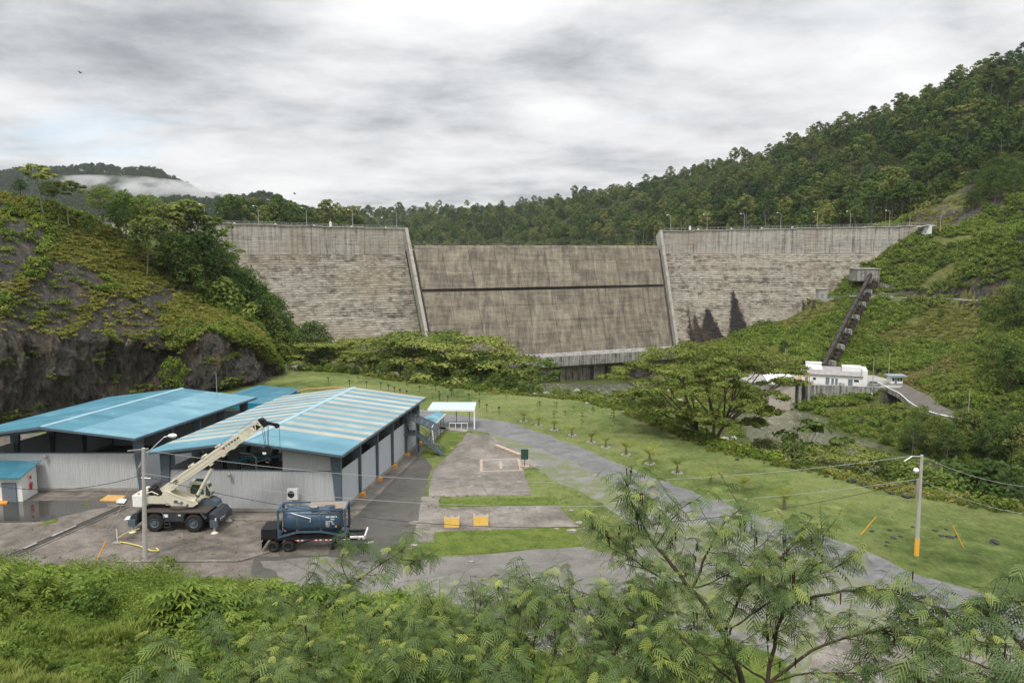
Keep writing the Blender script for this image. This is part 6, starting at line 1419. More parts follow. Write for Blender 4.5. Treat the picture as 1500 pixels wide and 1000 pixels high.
for x in (0, CL-.16):
    for y in (0, CW-.16): m = M(); m.box(x, y, 0, x+.16, y+.16, CH); m.build('corner_post', MAT_TFR, tk)
    for z in (.0, CH-.16): m = M(); m.box(x+.01, .16, z+.01, x+.15, CW-.16, z+.15); m.build('end_rail', MAT_TFR, tk)
for y in (0, CW-.1):
    m = M(); m.box(.16, y+.005, CH-.14, CL-.16, y+.095, CH-.02); m.build('top_rail', MAT_TFR, tk)
    m = M(); m.beam((.1, y+.05, .12), (1.75, y+.05, .55), .10, .17); m.beam((1.7, y+.05, .55), (3.85, y+.05, .55), .101, .17); m.beam((3.8, y+.05, .55), (CL-.1, y+.05, .12), .10, .17); m.build('saddle_rail', MAT_TFR, tk)
    for x in (1.7, 3.8): m = M(); m.box(x-.08, y+.0+(.1 if y == 0 else -.15), .5, x+.1, y+.1+(.15 if y == 0 else -.1), .72); m.build('saddle', MAT_TFR, tk)
m = M(); m.beam((.1, .1, CH-.1), (1.0, CW/2, CH-.1), .1, .08); m.beam((.1, CW-.1, CH-.1), (1.0, CW/2, CH-.1), .1, .081); m.build('diagonal_brace', MAT_TFR, tk)
for x in (.08, CL-.08):
    m = M(); m.beam((x, .2, .2), (x, .75, .5), .08, .08); m.beam((x, CW-.2, .2), (x, CW-.75, .5), .08, .08); m.beam((x, .2, CH-.2), (x, .7, CH-.45), .08, .08); m.beam((x, CW-.2, CH-.2), (x, CW-.7, CH-.45), .08, .08); m.build('corner_brace', MAT_TFR, tk)
m = M(); m.box(2.6, .9, CH-.06, 4.0, 2.3, CH-.02); m.box(4.9, .35, CH-.055, CL-.1, 2.3, CH-.015); m.box(4.0, 1.35, CH-.06, 4.9, 2.3, CH-.02); m.build('walkway', plain('dusty_tan_grating', (.25, .21, .17), .8), tk)
for x, w_ in ((2.9, .62), (4.55, .48)): m = M(); m.box(x, .25, CH-.12, x+w_, .8, CH+.08); hh = m.build('hatch_box', MAT_TFR, tk); m = M(); m.box(x+.06, .3, CH+.08, x+w_-.06, .75, CH+.12); m.build('hatch_lid', MAT_CDECK if x > 4 else MAT_PALE, hh)
m = M(); m.tube([(1.25, -.01, CH-.25), (2.95, -.02, CH-.80), (2.9, -.02, CH-1.1)], .04, 6); m.build('white_bar', MAT_WHITE, tk)
m = M(); m.tube([(3.5, -.01, CH-.5), (3.8, -.01, CH-.2), (4.9, -.01, CH-.22), (5.8, -.01, CH-.38)], .03, 6); m.build('drain_hose', MAT_RUST, tk)
m = M(); 
for y in (2.35, 1.98): m.box(CL, y-.02, .35, CL+.05, y+.02, CH-.1)
for k in range(8): m.box(CL, 1.98, .5+k*.26, CL+.04, 2.35, .54+k*.26)
m.build('ladder', MAT_TFR, tk)
def ttext(s_, x, z, sz, ln=None):      # lettering follows the tank's curve closely enough
    zc_ = z-1.36; y = CW/2-math.sqrt(max(1.19**2-zc_**2, 0))-.02; tilt = math.asin(max(-1, min(1, zc_/1.19)))
    text_obj(s_, sz, 'lettering', MAT_TXTW, tk, (x, y, z), (R(90)-tilt, 0, 0), bold=.006)
ttext('SGE 11067  0', 4.75, 1.86, .17); ttext('22T6', 4.85, 1.66, .15)
for k in range(5): ttext('MAX G', 4.42, 1.48-k*.12, .10)
ttext('25000', 4.72, 1.48, .10); ttext('KG', 4.85, 1.36, .10); ttext('1234', 4.9, 1.24, .10); ttext('VTG', 3.0, .78, .16) if False else ttext('TANK', 2.75, .42, .12)
m = M(); zc_ = -.36; m.cbox((5.15, CW/2-math.sqrt(1.19**2-zc_**2)-.02, 1.0), .14, .03, .14); m.build('warning_label', MAT_ORANGE, tk)
text_obj('22T6', .28, 'lettering', MAT_TXTW, tk, (5.67, 1.3, 1.3), (R(90), 0, R(90))); text_obj('SGE 11067', .22, 'lettering', MAT_TXTW, tk, (5.66, 1.2, 1.75), (R(90), 0, R(90)))
# ============================================================ PEOPLE
MAT_SKIN = plain('skin', (.25, .14, .09), .6); MAT_VEST = plain('fluorescent_vest', (.62, .80, .22), .6); MAT_TROUS = plain('dark_trousers', (.03, .04, .06), .8); MAT_HAIR = plain('dark_hair', (.02, .015, .012), .8)
def skinned(name, vs_, es, rad, mat, parent):
    me = bpy.data.meshes.new(name); me.from_pydata(vs_, es, []); o_ = link(name, me, parent); sm = o_.modifiers.new('skin', 'SKIN')
    for i, r_ in enumerate(rad): me.skin_vertices[0].data[i].radius = (r_, r_) if not isinstance(r_, tuple) else r_
    me.skin_vertices[0].data[0].use_root = True; sb = o_.modifiers.new('sub', 'SUBSURF'); sb.levels = sb.render_levels = 1
    dg = bpy.context.evaluated_depsgraph_get(); m2 = bpy.data.meshes.new_from_object(o_.evaluated_get(dg)); o_.modifiers.clear(); o_.data = m2; m2.materials.clear(); m2.materials.append(mat)
    m2.polygons.foreach_set('use_smooth', [True]*len(m2.polygons)); return o_
def person(loc, rz, lab):
    o_ = thing('person', lab, 'person', loc, rz)
    v = [(0, 0, .95), (0, 0, 1.15), (0, 0, 1.38), (0, 0, 1.5), (0, .01, 1.6), (0, .01, 1.72),
         (.1, 0, .9), (.11, .06, .5), (.12, -.02, .08), (.12, .1, .03), (-.1, 0, .9), (-.12, -.12, .5), (-.12, -.22, .08), (-.12, -.1, .03),
         (.2, 0, 1.4), (.26, -.03, 1.12), (.26, .1, .88), (.26, .14, .80), (-.2, 0, 1.4), (-.27, .02, 1.12), (-.24, .18, .95), (-.23, .24, .9)]
    e_ = [(0, 1), (1, 2), (2, 3), (3, 4), (4, 5), (0, 6), (6, 7), (7, 8), (8, 9), (0, 10), (10, 11), (11, 12), (12, 13), (2, 14), (14, 15), (15, 16), (16, 17), (2, 18), (18, 19), (19, 20), (20, 21)]
    r_ = [.14, .14, .16, .06, .09, .09, .10, .065, .045, .04, .10, .065, .045, .04, .06, .045, .035, .04, .06, .045, .035, .04]
    skinned('body', v, e_, r_, MAT_SKIN, o_)
    skinned('trousers', [(0, 0, .98), (.1, 0, .9), (.11, .06, .5), (.12, -.02, .12), (-.1, 0, .9), (-.12, -.12, .5), (-.12, -.22, .12)], [(0, 1), (1, 2), (2, 3), (0, 4), (4, 5), (5, 6)], [.16, .12, .085, .07, .12, .085, .07], MAT_TROUS, o_)
    skinned('safety_vest', [(0, 0, .92), (0, 0, 1.15), (0, 0, 1.38), (.17, 0, 1.4), (-.17, 0, 1.4)], [(0, 1), (1, 2), (2, 3), (2, 4)], [.165, .165, .18, .085, .085], MAT_VEST, o_)
    m = M(); m.lathe([(.13, -.02), (.125, .06), (.09, .12), (.02, .14)], (0, .0, 1.72), 12); m.build('hair', MAT_HAIR, o_, smooth=True); return o_
pp_ = hitg(1335.6, 589.5, 200, 260); person(tuple(pp_+Vector((0, 0, .15))), R(200), 'person in a yellow green safety vest walking on the powerhouse road')
person((-13.75, 100.5, 3.0), R(150), 'person in a yellow green safety vest standing on the steel stair platform')
# two small birds
def bird(p, lab):
    o_ = thing('bird', lab, 'bird', tuple(p)); m = M(); m.lathe([(.01, -.35), (.10, -.15), (.12, .05), (.05, .25), (.01, .3)], n=8, axis='x'); m.build('body', MAT_BLK, o_, smooth=True)
    for sg in (-1, 1): m = M(); m.add([(.15, 0, .02), (-.15, 0, .02), (-.2, sg*.9, .25), (.05, sg*.9, .28), (.15, 0, .05), (-.15, 0, .05), (-.2, sg*.9, .27), (.05, sg*.9, .30)], [(0, 1, 2, 3), (7, 6, 5, 4), (0, 3, 7, 4), (1, 5, 6, 2)]); m.build('wing', MAT_BLK, o_)
    return o_
bird(Y(118, 107, 190), 'tiny dark bird flying in the upper left sky'); bird(Y(432, 284, 200), 'tiny dark bird flying above the left dam wing')
# ============================================================ VEGETATION
def unit(v): return v/(np.linalg.norm(v, axis=-1, keepdims=True)+1e-9)
def leaves(C, Nrm, size, aspect=.5, fold=.18, up=.3, r=rng, jitter=.6, tint=(0, 1), droop=0.0):
    """one bent leaf (two quads) per centre; C (n,3), Nrm (n,3) outward directions"""
    n = len(C); s_ = size*(1+r.uniform(-jitter, jitter, n)*.5)[:, None]
    nn = unit(Nrm*1.0+r.normal(0, .45, (n, 3))+np.array((0, 0, up))); t = unit(np.cross(nn, r.normal(0, 1, (n, 3)))); b = np.cross(nn, t)
    if droop: t = unit(t+np.array((0, 0, -droop))); nn = unit(nn-t*(nn*t).sum(1, keepdims=True)); b = np.cross(nn, t)
    a0 = C-t*s_*.5; a1 = C+t*s_*.5-nn*s_*fold*.4; w_ = b*s_*aspect*.5; mL = C+w_+nn*s_*fold*.5; mR = C-w_+nn*s_*fold*.5
    V = np.stack([a0, mR, a1, mL], 1).reshape(-1, 3); Fq = np.arange(n*4).reshape(n, 4); return V, Fq, r.uniform(*tint, n)
def npm(m_):   # M collector with only quads -> arrays
    Fq = [f if len(f) == 4 else (f[0], f[1], f[2], f[2]) for f in m_.f if len(f) in (3, 4)]; return np.array(m_.v, float), np.array(Fq, int)
def shellpts(n, c, rad, r=rng, inner=.55, lower=-.35):
    d = unit(r.normal(0, 1, (n, 3))); d[:, 2] = np.where(d[:, 2] < lower, -d[:, 2], d[:, 2]); q = r.uniform(inner, 1.0, (n, 1)); return c+d*q*np.array(rad), d
MAT_BARK = plain('pale_grey_bark', (.20, .18, .15), .9, var=.3, scale=3); MAT_BARKD = plain('dark_brown_bark', (.07, .052, .038), .9, var=.3, scale=3)
LM = {
 'forest': leafmat('forest_leaves', [(.12, (.012, .030, .011)), (.34, (.032, .068, .018)), (.50, (.062, .108, .028)), (.64, (.105, .155, .038)), (.78, (.155, .155, .060)), (.90, (.21, .26, .07))], .012, .22, patchcol=(.085, .125, .030), amt=.35, wr=.62, wt=.24, ws=.14),
 'far': leafmat('distant_forest_leaves', [(.2, (.020, .042, .020)), (.5, (.034, .064, .026)), (.8, (.060, .095, .036))], .006, .15),
 'bush': leafmat('riverside_leaves', [(.2, (.028, .056, .018)), (.42, (.062, .105, .028)), (.66, (.115, .170, .042)), (.88, (.20, .25, .065))], .05, .28),
 'bright': leafmat('bright_green_leaves', [(.2, (.048, .088, .016)), (.45, (.105, .170, .030)), (.7, (.18, .25, .05)), (.9, (.29, .335, .08))], .06, .3, patchcol=(.15, .165, .045), amt=.45),
 'cover': leafmat('slope_cover_leaves', [(.15, (.062, .085, .022)), (.40, (.135, .165, .038)), (.64, (.215, .23, .062)), (.9, (.31, .285, .11))], .028, .25, patchcol=(.21, .165, .075), amt=.55),
 'albizia': leafmat('feathery_leaves', [(.15, (.050, .078, .022)), (.38, (.115, .155, .040)), (.70, (.21, .245, .075))], .08, .25),
 'grass': leafmat('tall_grass_blades', [(.2, (.075, .12, .024)), (.5, (.135, .19, .042)), (.8, (.22, .255, .075)), (.95, (.33, .30, .14))], .12, .3, patchcol=(.24, .22, .10), amt=.4),
 'leuc': leafmat('bluish_feathery_leaves', [(.15, (.034, .078, .030)), (.45, (.056, .115, .042)), (.70, (.085, .150, .044)), (.86, (.165, .235, .05)), (.97, (.30, .34, .07))], .4, .28),
 'vine': leafmat('near_bank_leaves', [(.15, (.042, .080, .018)), (.40, (.090, .150, .032)), (.66, (.160, .235, .050)), (.9, (.27, .325, .085))], .22, .3, patchcol=(.13, .17, .035), amt=.4),
 'lslope': leafmat('yellow_green_slope_growth', [(.15, (.095, .115, .025)), (.42, (.165, .185, .040)), (.68, (.235, .235, .058)), (.92, (.31, .28, .10))], .05, .25, patchcol=(.15, .15, .04), amt=.4),
 'palm': leafmat('palm_fronds', [(.2, (.07, .11, .02)), (.6, (.15, .18, .035)), (.9, (.30, .28, .07))], .1, .25),
}
# ---- template meshes
def t_cover(n, rad, h, size, seed, mat='cover', aspect=.55, flat=.5):
    r = np.random.default_rng(seed); k = max(3, n//22); cs = np.stack([r.uniform(-rad, rad, k)*.8, r.uniform(-rad, rad, k)*.8, r.uniform(.1, .8, k)*h*.6], 1); P, D = [], []
    for c in cs:
        p, d = shellpts(n//k, c, (rad*.42, rad*.42, h*.5), r, .6, -.1); P.append(p); D.append(d)
    V, Fq, t = leaves(np.concatenate(P), np.concatenate(D), size, aspect, r=r, up=flat); return jmesh('cover_clump', [(V, Fq, 0, t)], [LM[mat]])
def t_tuft(n, h, seed, mat='grass', wd=.035, spread=.5):
    r = np.random.default_rng(seed); th = r.uniform(0, 6.28, n); b = np.stack([np.cos(th), np.sin(th), 0*th], 1)*r.uniform(0, .35, (n, 1)); ln_ = r.uniform(.5, 1, n)[:, None]*h
    out = np.stack([np.cos(th), np.sin(th), 0*th], 1)*r.uniform(.2, 1, (n, 1))*spread; side = np.stack([-np.sin(th), np.cos(th), 0*th], 1)*wd
    up = np.array((0, 0, 1.0)); m1 = b+up*ln_*.6+out*ln_*.3; tip = b+up*ln_*.85+out*ln_*.95
    V = np.concatenate([np.stack([b-side, b+side, m1+side*.8, m1-side*.8], 1), np.stack([m1-side*.8, m1+side*.8, tip+side*.1, tip-side*.1], 1)]).reshape(-1, 3); t = r.uniform(0, 1, n)
    return jmesh('grass_tuft', [(V, np.arange(len(V)).reshape(-1, 4), 0, np.concatenate([t, t]))], [LM[mat]])
def t_plume(n, h, seed, mat='vine'):
    """a leafy upright weed: stems with drooping palmate leaves"""
    r = np.random.default_rng(seed); Cn, Dn, T = [], [], []
    for i in range(n):
        th, q = r.uniform(0, 6.28), r.uniform(.1, .55); hh = h*r.uniform(.5, 1); c = np.array((math.cos(th)*q*h*.8, math.sin(th)*q*h*.8, hh)); k = 7; tt = r.uniform(0, 1)
        for j in range(k):
            a = j/k*6.28; d = np.array((math.cos(a), math.sin(a), -.25)); Cn.append((c+d*.11*h, d)); T.append(tt)
    C = np.array([c for c, d in Cn]); D = np.array([d for c, d in Cn]); nn_ = len(C)
    t = unit(D); up = np.array((0, 0, 1.0)); b = unit(np.cross(t, up)); s_ = .20*h
    V = np.stack([C-t*s_*.5, C+b*s_*.17+up*.01, C+t*s_*.5-up*.03*h, C-b*s_*.17+up*.01], 1).reshape(-1, 3)
    m = M()
    for i in range(0, nn_, 14): c = C[i]; m.tube([(0, 0, 0), (c[0]*.4, c[1]*.4, c[2]*.6), tuple(c)], [.018, .012, .006], 3, cap=False)
    v2, f2 = npm(m); return jmesh('leafy_weed', [(V, np.arange(len(V)).reshape(-1, 4), 0, np.array(T)), (v2, f2, 1, .5)], [LM[mat], MAT_BARKD])
def branch_to(m, a, b, r0, r1, bend, seed, n=5, k=5):
    rr = random.Random(seed); a, b = Vector(a), Vector(b); mid = a.lerp(b, .5)+Vector((rr.uniform(-1, 1), rr.uniform(-1, 1), rr.uniform(-.3, 1)))*bend
    pts = [a.lerp(mid, t*2).lerp(mid.lerp(b, max(0, t*2-1)), t) if False else (a*(1-t)**2+mid*2*t*(1-t)+b*t*t) for t in [i/(n-1) for i in range(n)]]
    m.tube(pts, [r0+(r1-r0)*i/(n-1) for i in range(n)], k, cap=False); return pts
def t_tree(h, cr_, seed, mat, nclump=26, nl=70, size=.5, trunk=.25, bare=.35, bark=None, flat=.75, layer=False, lean=.0, aspect=.55):
    """trunk, limbs and leaf clumps. returns (trunk arrays, crown arrays)"""
    rr = random.Random(seed); r = np.random.default_rng(seed); m = M(); top = Vector((lean*h, rr.uniform(-.1, .1)*h, h*.8)); base_h = h*bare
    tp = branch_to(m, (0, 0, -.8), top, trunk, trunk*.25, h*.05, seed, 7, 7); P, D, T = [], [], []
    for i in range(nclump):
        th = i*2.399+rr.uniform(-.5, .5)
        if layer:
            lv = rr.choice([.62, .74, .86, .95]); q = math.sqrt(rr.random())*cr_*(1.05 if lv < .8 else .8); z = h*lv+(1-q/cr_)*h*.06; rad = (cr_*.30, cr_*.30, h*.055)
        else:
            ph = (i+.5)/nclump; z = base_h+(h-base_h)*(.18+.78*ph); q = cr_*math.sin(math.pi*min(.97, .22+.72*ph))*rr.uniform(.35, .95); s_ = rr.uniform(.24, .42)*cr_; rad = (s_, s_, s_*flat)
        f_ = z/h; tx_ = top.x*min(1, f_); c = Vector((tx_+math.cos(th)*q, math.sin(th)*q, z)); k_ = max(1, min(5, int(f_*6.2))); st = tp[k_]; 
        if rr.random() < .8: branch_to(m, st, c-Vector((0, 0, rad[2]*.5)), trunk*.28, trunk*.05, q*.14, seed+i, 4, 4)
        p, d = shellpts(nl, np.array(c), rad, r, .45 if not layer else .1, -.45); P.append(p); D.append(d); T.append(np.full(nl, rr.uniform(.0, .55))+r.uniform(0, .45, nl))
    V, Fq, _ = leaves(np.concatenate(P), np.concatenate(D), size, aspect, r=r, up=.5); tv, tf_ = npm(m); return (tv, tf_), (V, Fq, np.concatenate(T))
def tree_thing(tmpl, name, bark, mat):
    (tv, tf_), (V, Fq, T) = tmpl
    a = npmesh('trunk', tv, tf_, [bark], None, True); b = jmesh('crown', [(V, Fq, 0, T)], [mat]); return a, b
def tree_joined(tmpl, bark, mat):
    (tv, tf_), (V, Fq, T) = tmpl; return jmesh('forest_tree', [(V, Fq, 0, T), (tv, tf_, 1, .5)], [mat, bark])
def put_tree(ms, name, loc, s_, rz, lab, cat='tree', grp=None, tilt=0.0, sz=None):
    o_ = thing(name, lab, cat, loc, rz, grp); o_.scale = (s_, s_, sz or s_); o_.rotation_euler = (tilt, 0, rz)
    link('trunk', ms[0], o_); c = link('crown', ms[1], o_); return o_
# ---- scatter of uncountable growth by geometry nodes
def scatter(name, P, scale, mesh_list, align=None, seed=0, tag_kind='stuff', zscale=None):
    r = np.random.default_rng(seed); P = np.asarray(P, float); n = len(P)
    me = bpy.data.meshes.new(name); me.vertices.add(n); me.vertices.foreach_set('co', P.astype(np.float32).ravel())
    def at(nm, ty, v): a = me.attributes.new(nm, ty, 'POINT'); a.data.foreach_set('vector' if ty == 'FLOAT_VECTOR' else 'value', v)
    sc_ = np.broadcast_to(np.asarray(scale), (n,)).astype(np.float32); zs = sc_ if zscale is None else (sc_*zscale).astype(np.float32)
    at('scl', 'FLOAT_VECTOR', np.stack([sc_, sc_, zs], 1).ravel()); rot = np.stack([r.uniform(-.12, .12, n), r.uniform(-.12, .12, n), r.uniform(0, 6.28, n)], 1).astype(np.float32)
    if align is not None: rot[:, :2] += align
    at('rot', 'FLOAT_VECTOR', rot.ravel()); at('idx', 'INT', r.integers(0, len(mesh_list), n).astype(np.int32))
    col = bpy.data.collections.new(name+'_kinds')
    for i, mm in enumerate(mesh_list): q = bpy.data.objects.new(f'{name}_kind_{i:02d}', mm); col.objects.link(q)
    o_ = link(name, me); gn = bpy.data.node_groups.new(name+'_scatter', 'GeometryNodeTree'); gn.interface.new_socket('Geometry', in_out='INPUT', socket_type='NodeSocketGeometry'); gn.interface.new_socket('Geometry', in_out='OUTPUT', socket_type='NodeSocketGeometry')
    N = gn.nodes; gi, go = N.new('NodeGroupInput'), N.new('NodeGroupOutput'); ci = N.new('GeometryNodeCollectionInfo'); ci.inputs['Collection'].default_value = col; ci.inputs['Separate Children'].default_value = True; ci.inputs['Reset Children'].default_value = True
    ip = N.new('GeometryNodeInstanceOnPoints'); ip.inputs['Pick Instance'].default_value = True
    def na(nm, ty): q = N.new('GeometryNodeInputNamedAttribute'); q.data_type = ty; q.inputs[0].default_value = nm; return q.outputs['Attribute']
    gn.links.new(gi.outputs[0], ip.inputs['Points']); gn.links.new(ci.outputs[0], ip.inputs['Instance']); gn.links.new(na('idx', 'INT'), ip.inputs['Instance Index'])
    er = N.new('FunctionNodeEulerToRotation'); gn.links.new(na('rot', 'FLOAT_VECTOR'), er.inputs[0]); gn.links.new(er.outputs[0], ip.inputs['Rotation']); gn.links.new(na('scl', 'FLOAT_VECTOR'), ip.inputs['Scale']); gn.links.new(ip.outputs[0], go.inputs[0])
    md = o_.modifiers.new('scatter', 'NODES'); md.node_group = gn; return tag(o_, kind=tag_kind)
# ================= templates
FT = [t_tree(17, 5.2, 100+i, None, 24, 56, .95, .32, .35, flat=.8) for i in range(4)]+[t_tree(21, 4.4, 110+i, None, 16, 46, .9, .22, .62, flat=.6, lean=.05*(i-1)) for i in range(3)]+[t_tree(15, 6.4, 120, None, 22, 56, .85, .3, .4, layer=True)]
FJ = [tree_joined(t, MAT_BARK, LM['forest']) for t in FT]
FARJ = [tree_joined(t_tree(15, 6, 130+i, None, 12, 26, 1.9, .3, .35, flat=.9), MAT_BARK, LM['far']) for i in range(3)]
COV = [t_cover(110, 1.1, .8, .30, 200+i) for i in range(4)]
COVB = [t_cover(130, 1.2, 1.1, .34, 210+i, 'bright') for i in range(3)]+[t_cover(110, 1.0, 1.0, .3, 215, 'bush')]
VINE = [t_cover(150, .8, .9, .17, 220+i, 'vine', .6) for i in range(3)]
TUFT = [t_tuft(46, .95, 230+i) for i in range(3)]; WEED = [t_plume(15, .9, 240+i) for i in range(3)]
STEM = []
for i in range(2):     # small-leaved upright shrub
    r = np.random.default_rng(250+i); n = 260; hh = r.uniform(.1, 1.5, n); st = r.integers(0, 7, n); cx = (np.cos(st*.9)*.32+r.normal(0, .07, n))*(.5+hh*.5); cy = (np.sin(st*.9)*.32+r.normal(0, .07, n))*(.5+hh*.5)
    V, Fq, t = leaves(np.stack([cx, cy, hh], 1), np.stack([cx, cy, .3+0*cx], 1), .085, .5, r=r); STEM.append(jmesh('small_leaved_weed', [(V, Fq, 0, t*.6+.4)], [LM['vine']]))
def px_of(x, y, z): 
    d = np.stack([x, y, z-CZ], -1); f_ = d[..., 1]*cp-d[..., 2]*sp_; u = d[..., 1]*sp_+d[..., 2]*cp; return 750+F*d[..., 0]/f_, 500-F*u/f_
# ================= forested mountain on the right and behind the dam
def visible(P, hgt=10, near=0): return np.ones(len(P), bool)
r = np.random.default_rng(77)
def polar_pts(n, px0, px1, d0, d1, r, power=1.0):
    t = (r.uniform(px0, px1, n)-750)/F; d = d0*(d1/d0)**(r.random(n)**power); return t*d, d
x, y = polar_pts(17000, 330, 1720, 415, 1950, r); z = ground(x, y)
clear = (z > 27.5)
# keep only what rises above the dam crest in view, thin the rest
py_top = 362-(z+20-27)/y*F; clear &= (py_top < 366)
cut = (x > 186) & (y < 445) & (x < 300) & (z < 68)
clear &= ~cut
x, y, z = x[clear], y[clear], z[clear]
# poisson-like thinning on screen-size cells
def thin(x, y, z, k):
    cell = {}; keep = []
    for i in range(len(x)):
        s_ = k*(1+y[i]/2600); c = (int(x[i]/s_), int(y[i]/s_))
        if c in cell: continue
        cell[c] = 1; keep.append(i)
    return np.array(keep)
kp = thin(x, y, z, 7.8); x, y, z = x[kp], y[kp], z[kp]
# those that show largest stand as single trees
score = y; order = np.argsort(score); nI = 300
tm = [tree_thing(t, 'forest_tree', MAT_BARK, LM['forest']) for t in FT]
rr = random.Random(42)
NM = ['round-crowned', 'broad dark', 'dense leafy', 'full green', 'tall slender', 'tall bare-stemmed', 'thin leaning', 'flat-topped']
for i in order[:nI]:
    k = rr.choice([0, 0, 1, 1, 2, 2, 3, 3, 4, 5, 6, 7]); s_ = rr.choice([rr.uniform(.6, 1.0), rr.uniform(.9, 1.3), rr.uniform(1.25, 1.7)])
    pxi = 750+x[i]/y[i]*F; where = 'above the dam\'s right wing' if pxi < 1300 else 'above the crest road at the right'
    put_tree(tm[k], 'forest_tree', (x[i], y[i], z[i]-1), s_, rr.uniform(0, 6.28), f'{NM[k]} tree in the forest {where}', 'tree', f'{NM[k]} forest trees {where}')
rest = order[nI:]; sizes = rng.choice([.7, .95, 1.1, 1.35, 1.7], len(rest))*rng.uniform(.88, 1.12, len(rest))
scatter('forest', np.stack([x[rest], y[rest], z[rest]-1.2], 1), sizes, FJ, seed=5)
# low growth between the trees
xs, ys = polar_pts(9000, 380, 1720, 400, 1500, r); zs = ground(xs, ys); ok = (zs > 27) & (362-(zs+6-27)/ys*F < 364) & ~((xs > 186) & (ys < 425) & (xs < 330) & (zs < 60))
scatter('forest_undergrowth', np.stack([xs, ys, zs-.4], 1)[ok], rng.uniform(2.6, 5.0, ok.sum()), [COVB[3], COV[0], COVB[0]], seed=6)
# emergent trees on the skyline
_EM = [(1140, 262, 900, 4, 1.2, 'lone tall tree on the skyline left of the high forest'), (1205, 240, 840, 4, 1.25, 'tall slender tree standing above the middle ridge'), (1330, 180, 700, 6, 1.2, 'leaning wind-bent tree on the high ridge'), (1385, 158, 680, 5, 1.25, 'thin bare-stemmed tree on the high ridge'), (1440, 145, 640, 5, 1.2, 'tall tree near the ridge top at the right'), (1478, 138, 620, 4, 1.2, 'tallest slender tree at the ridge top right'), (1290, 205, 740, 7, 1.1, 'flat-topped tree standing on the right ridge'), (490, 318, 1900, 4, 1.3, 'tiny tree on the low ridge behind the left dam wing')]
_RL = [(1500, 158, 600), (1405, 170, 660), (1340, 188, 700), (1280, 216, 760), (1200, 244, 850), (1100, 272, 950), (1000, 293, 1060), (900, 308, 1180), (830, 317, 1300), (700, 322, 1700)]
for q in range(48):
    px = 720+790*rr.random()**.8; py = float(np.interp(px, [a[0] for a in _RL[::-1]], [a[1] for a in _RL[::-1]])); d = float(np.interp(px, [a[0] for a in _RL[::-1]], [a[2] for a in _RL[::-1]]))*rr.uniform(.94, 1.02)
    dq = np.linspace(d*.7, d*1.25, 60); xq = (px-750)/F*dq; zq = ground(xq, dq); iq = int(np.argmin(px_of(xq, dq, zq)[1])); d = float(dq[iq]); x_ = float(xq[iq])
    put_tree(tm[rr.choice([4, 5, 5, 6, 6, 7, 7])], 'ridge_tree', (x_, d, gz(x_, d)-1), rr.uniform(1.15, 1.75)*(1 if px > 1000 else 1.15), rr.uniform(0, 6.28), 'slender tree standing out on the forest ridge line', 'tree', 'slender trees along the ridge line')
for i, (px, py, d, k, s_, lab) in enumerate(_EM):
    p = hitg(px, py+22*700/d*.9, 420, 2100); put_tree(tm[k], 'ridge_tree', tuple(p-Vector((0, 0, 1))), s_, i*1.3, lab)
# far mountains
def mscatter(name, V, seed, nper, s0, s1):
    r = np.random.default_rng(seed); a, b = V.shape[:2]; i = r.integers(0, a//2+3, nper); j = r.integers(0, b-1, nper); f_ = r.random((nper, 1)); P = V[i, j]*(1-f_)+V[i, j+1]*f_; g_ = r.random((nper, 1)); P = P*(1-g_)+V[np.minimum(i+1, a-1), j]*g_
    m_ = P[:, 2] > 30; scatter(name, P[m_]-np.array((0, 0, 1.5)), r.uniform(s0, s1, m_.sum()), FARJ, seed=seed)
mscatter('far_mountain_forest', MT1, 81, 7000, 1.0, 1.9); mscatter('middle_mountain_forest', MT2, 82, 5200, .9, 1.6)
# ================= right slope: cover, shrubs
def px_of(x, y, z): 
    d = np.stack([x, y, z-CZ], -1); f_ = d[..., 1]*cp-d[..., 2]*sp_; u = d[..., 1]*sp_+d[..., 2]*cp; return 750+F*d[..., 0]/f_, 500-F*u/f_
r = np.random.default_rng(91)
xs, ys = polar_pts(60000, 985, 1720, 205, 425, r); zs = ground(xs, ys); PX, PY = px_of(xs, ys, zs)
dr_, _ = dist_line(xs, ys, ROAD2); db_, _ = dist_line(xs, ys, BENCH); dd = poly_sd(xs, ys, DECK)
behind_dam = (ys > 378-.0*xs) & (xs < 196)
dens = vnoise(xs/9, ys/9, 12); _db, _bz = dist_line(xs, ys, BENCH)
okm = (zs > -26.4) & (dr_ > 5.2) & (db_ > 3.2) & (dd > 2.0) & ~behind_dam & ~((ys > 383) & (xs > 205) & (vnoise(xs/7, ys/7, 77) < .45)) & ~((_db > 2.7) & (_db < 8.5) & (zs > _bz+.8) & (xs > 145) & (r.random(len(xs)) < .8)) & (PY < 720) & (ys > 235-.15*(xs-100)) & (dens > .12)
okm &= ~((xs > 96) & (xs < 128) & (ys > 248) & (ys < 262) & False)
pl0, pl1 = Y(1277, 399, 359), Y(1206, 536, 279); dp, _ = dist_line(xs, ys, [tuple(pl0), tuple(pl1)]); okm &= dp > 3.0
db2 = dist_line(xs, ys, [tuple(p) for p in BENCH])[1]
up_bright = ((zs > 8) & (ys < 378)) | (PX > 1440)
I = np.where(okm)[0]; I = I[:26000]
hi = I[up_bright[I] | (vnoise(xs[I]/22, ys[I]/22, 44) > .60)]; lo = np.setdiff1d(I, hi)
scatter('right_slope_ground_cover', np.stack([xs, ys, zs-.15], 1)[lo], r.uniform(.6, 1.5, len(lo)), COV, seed=7, zscale=.75)
scatter('right_slope_shrub_cover', np.stack([xs, ys, zs-.15], 1)[hi], r.uniform(.8, 2.1, len(hi)), COVB, seed=8)
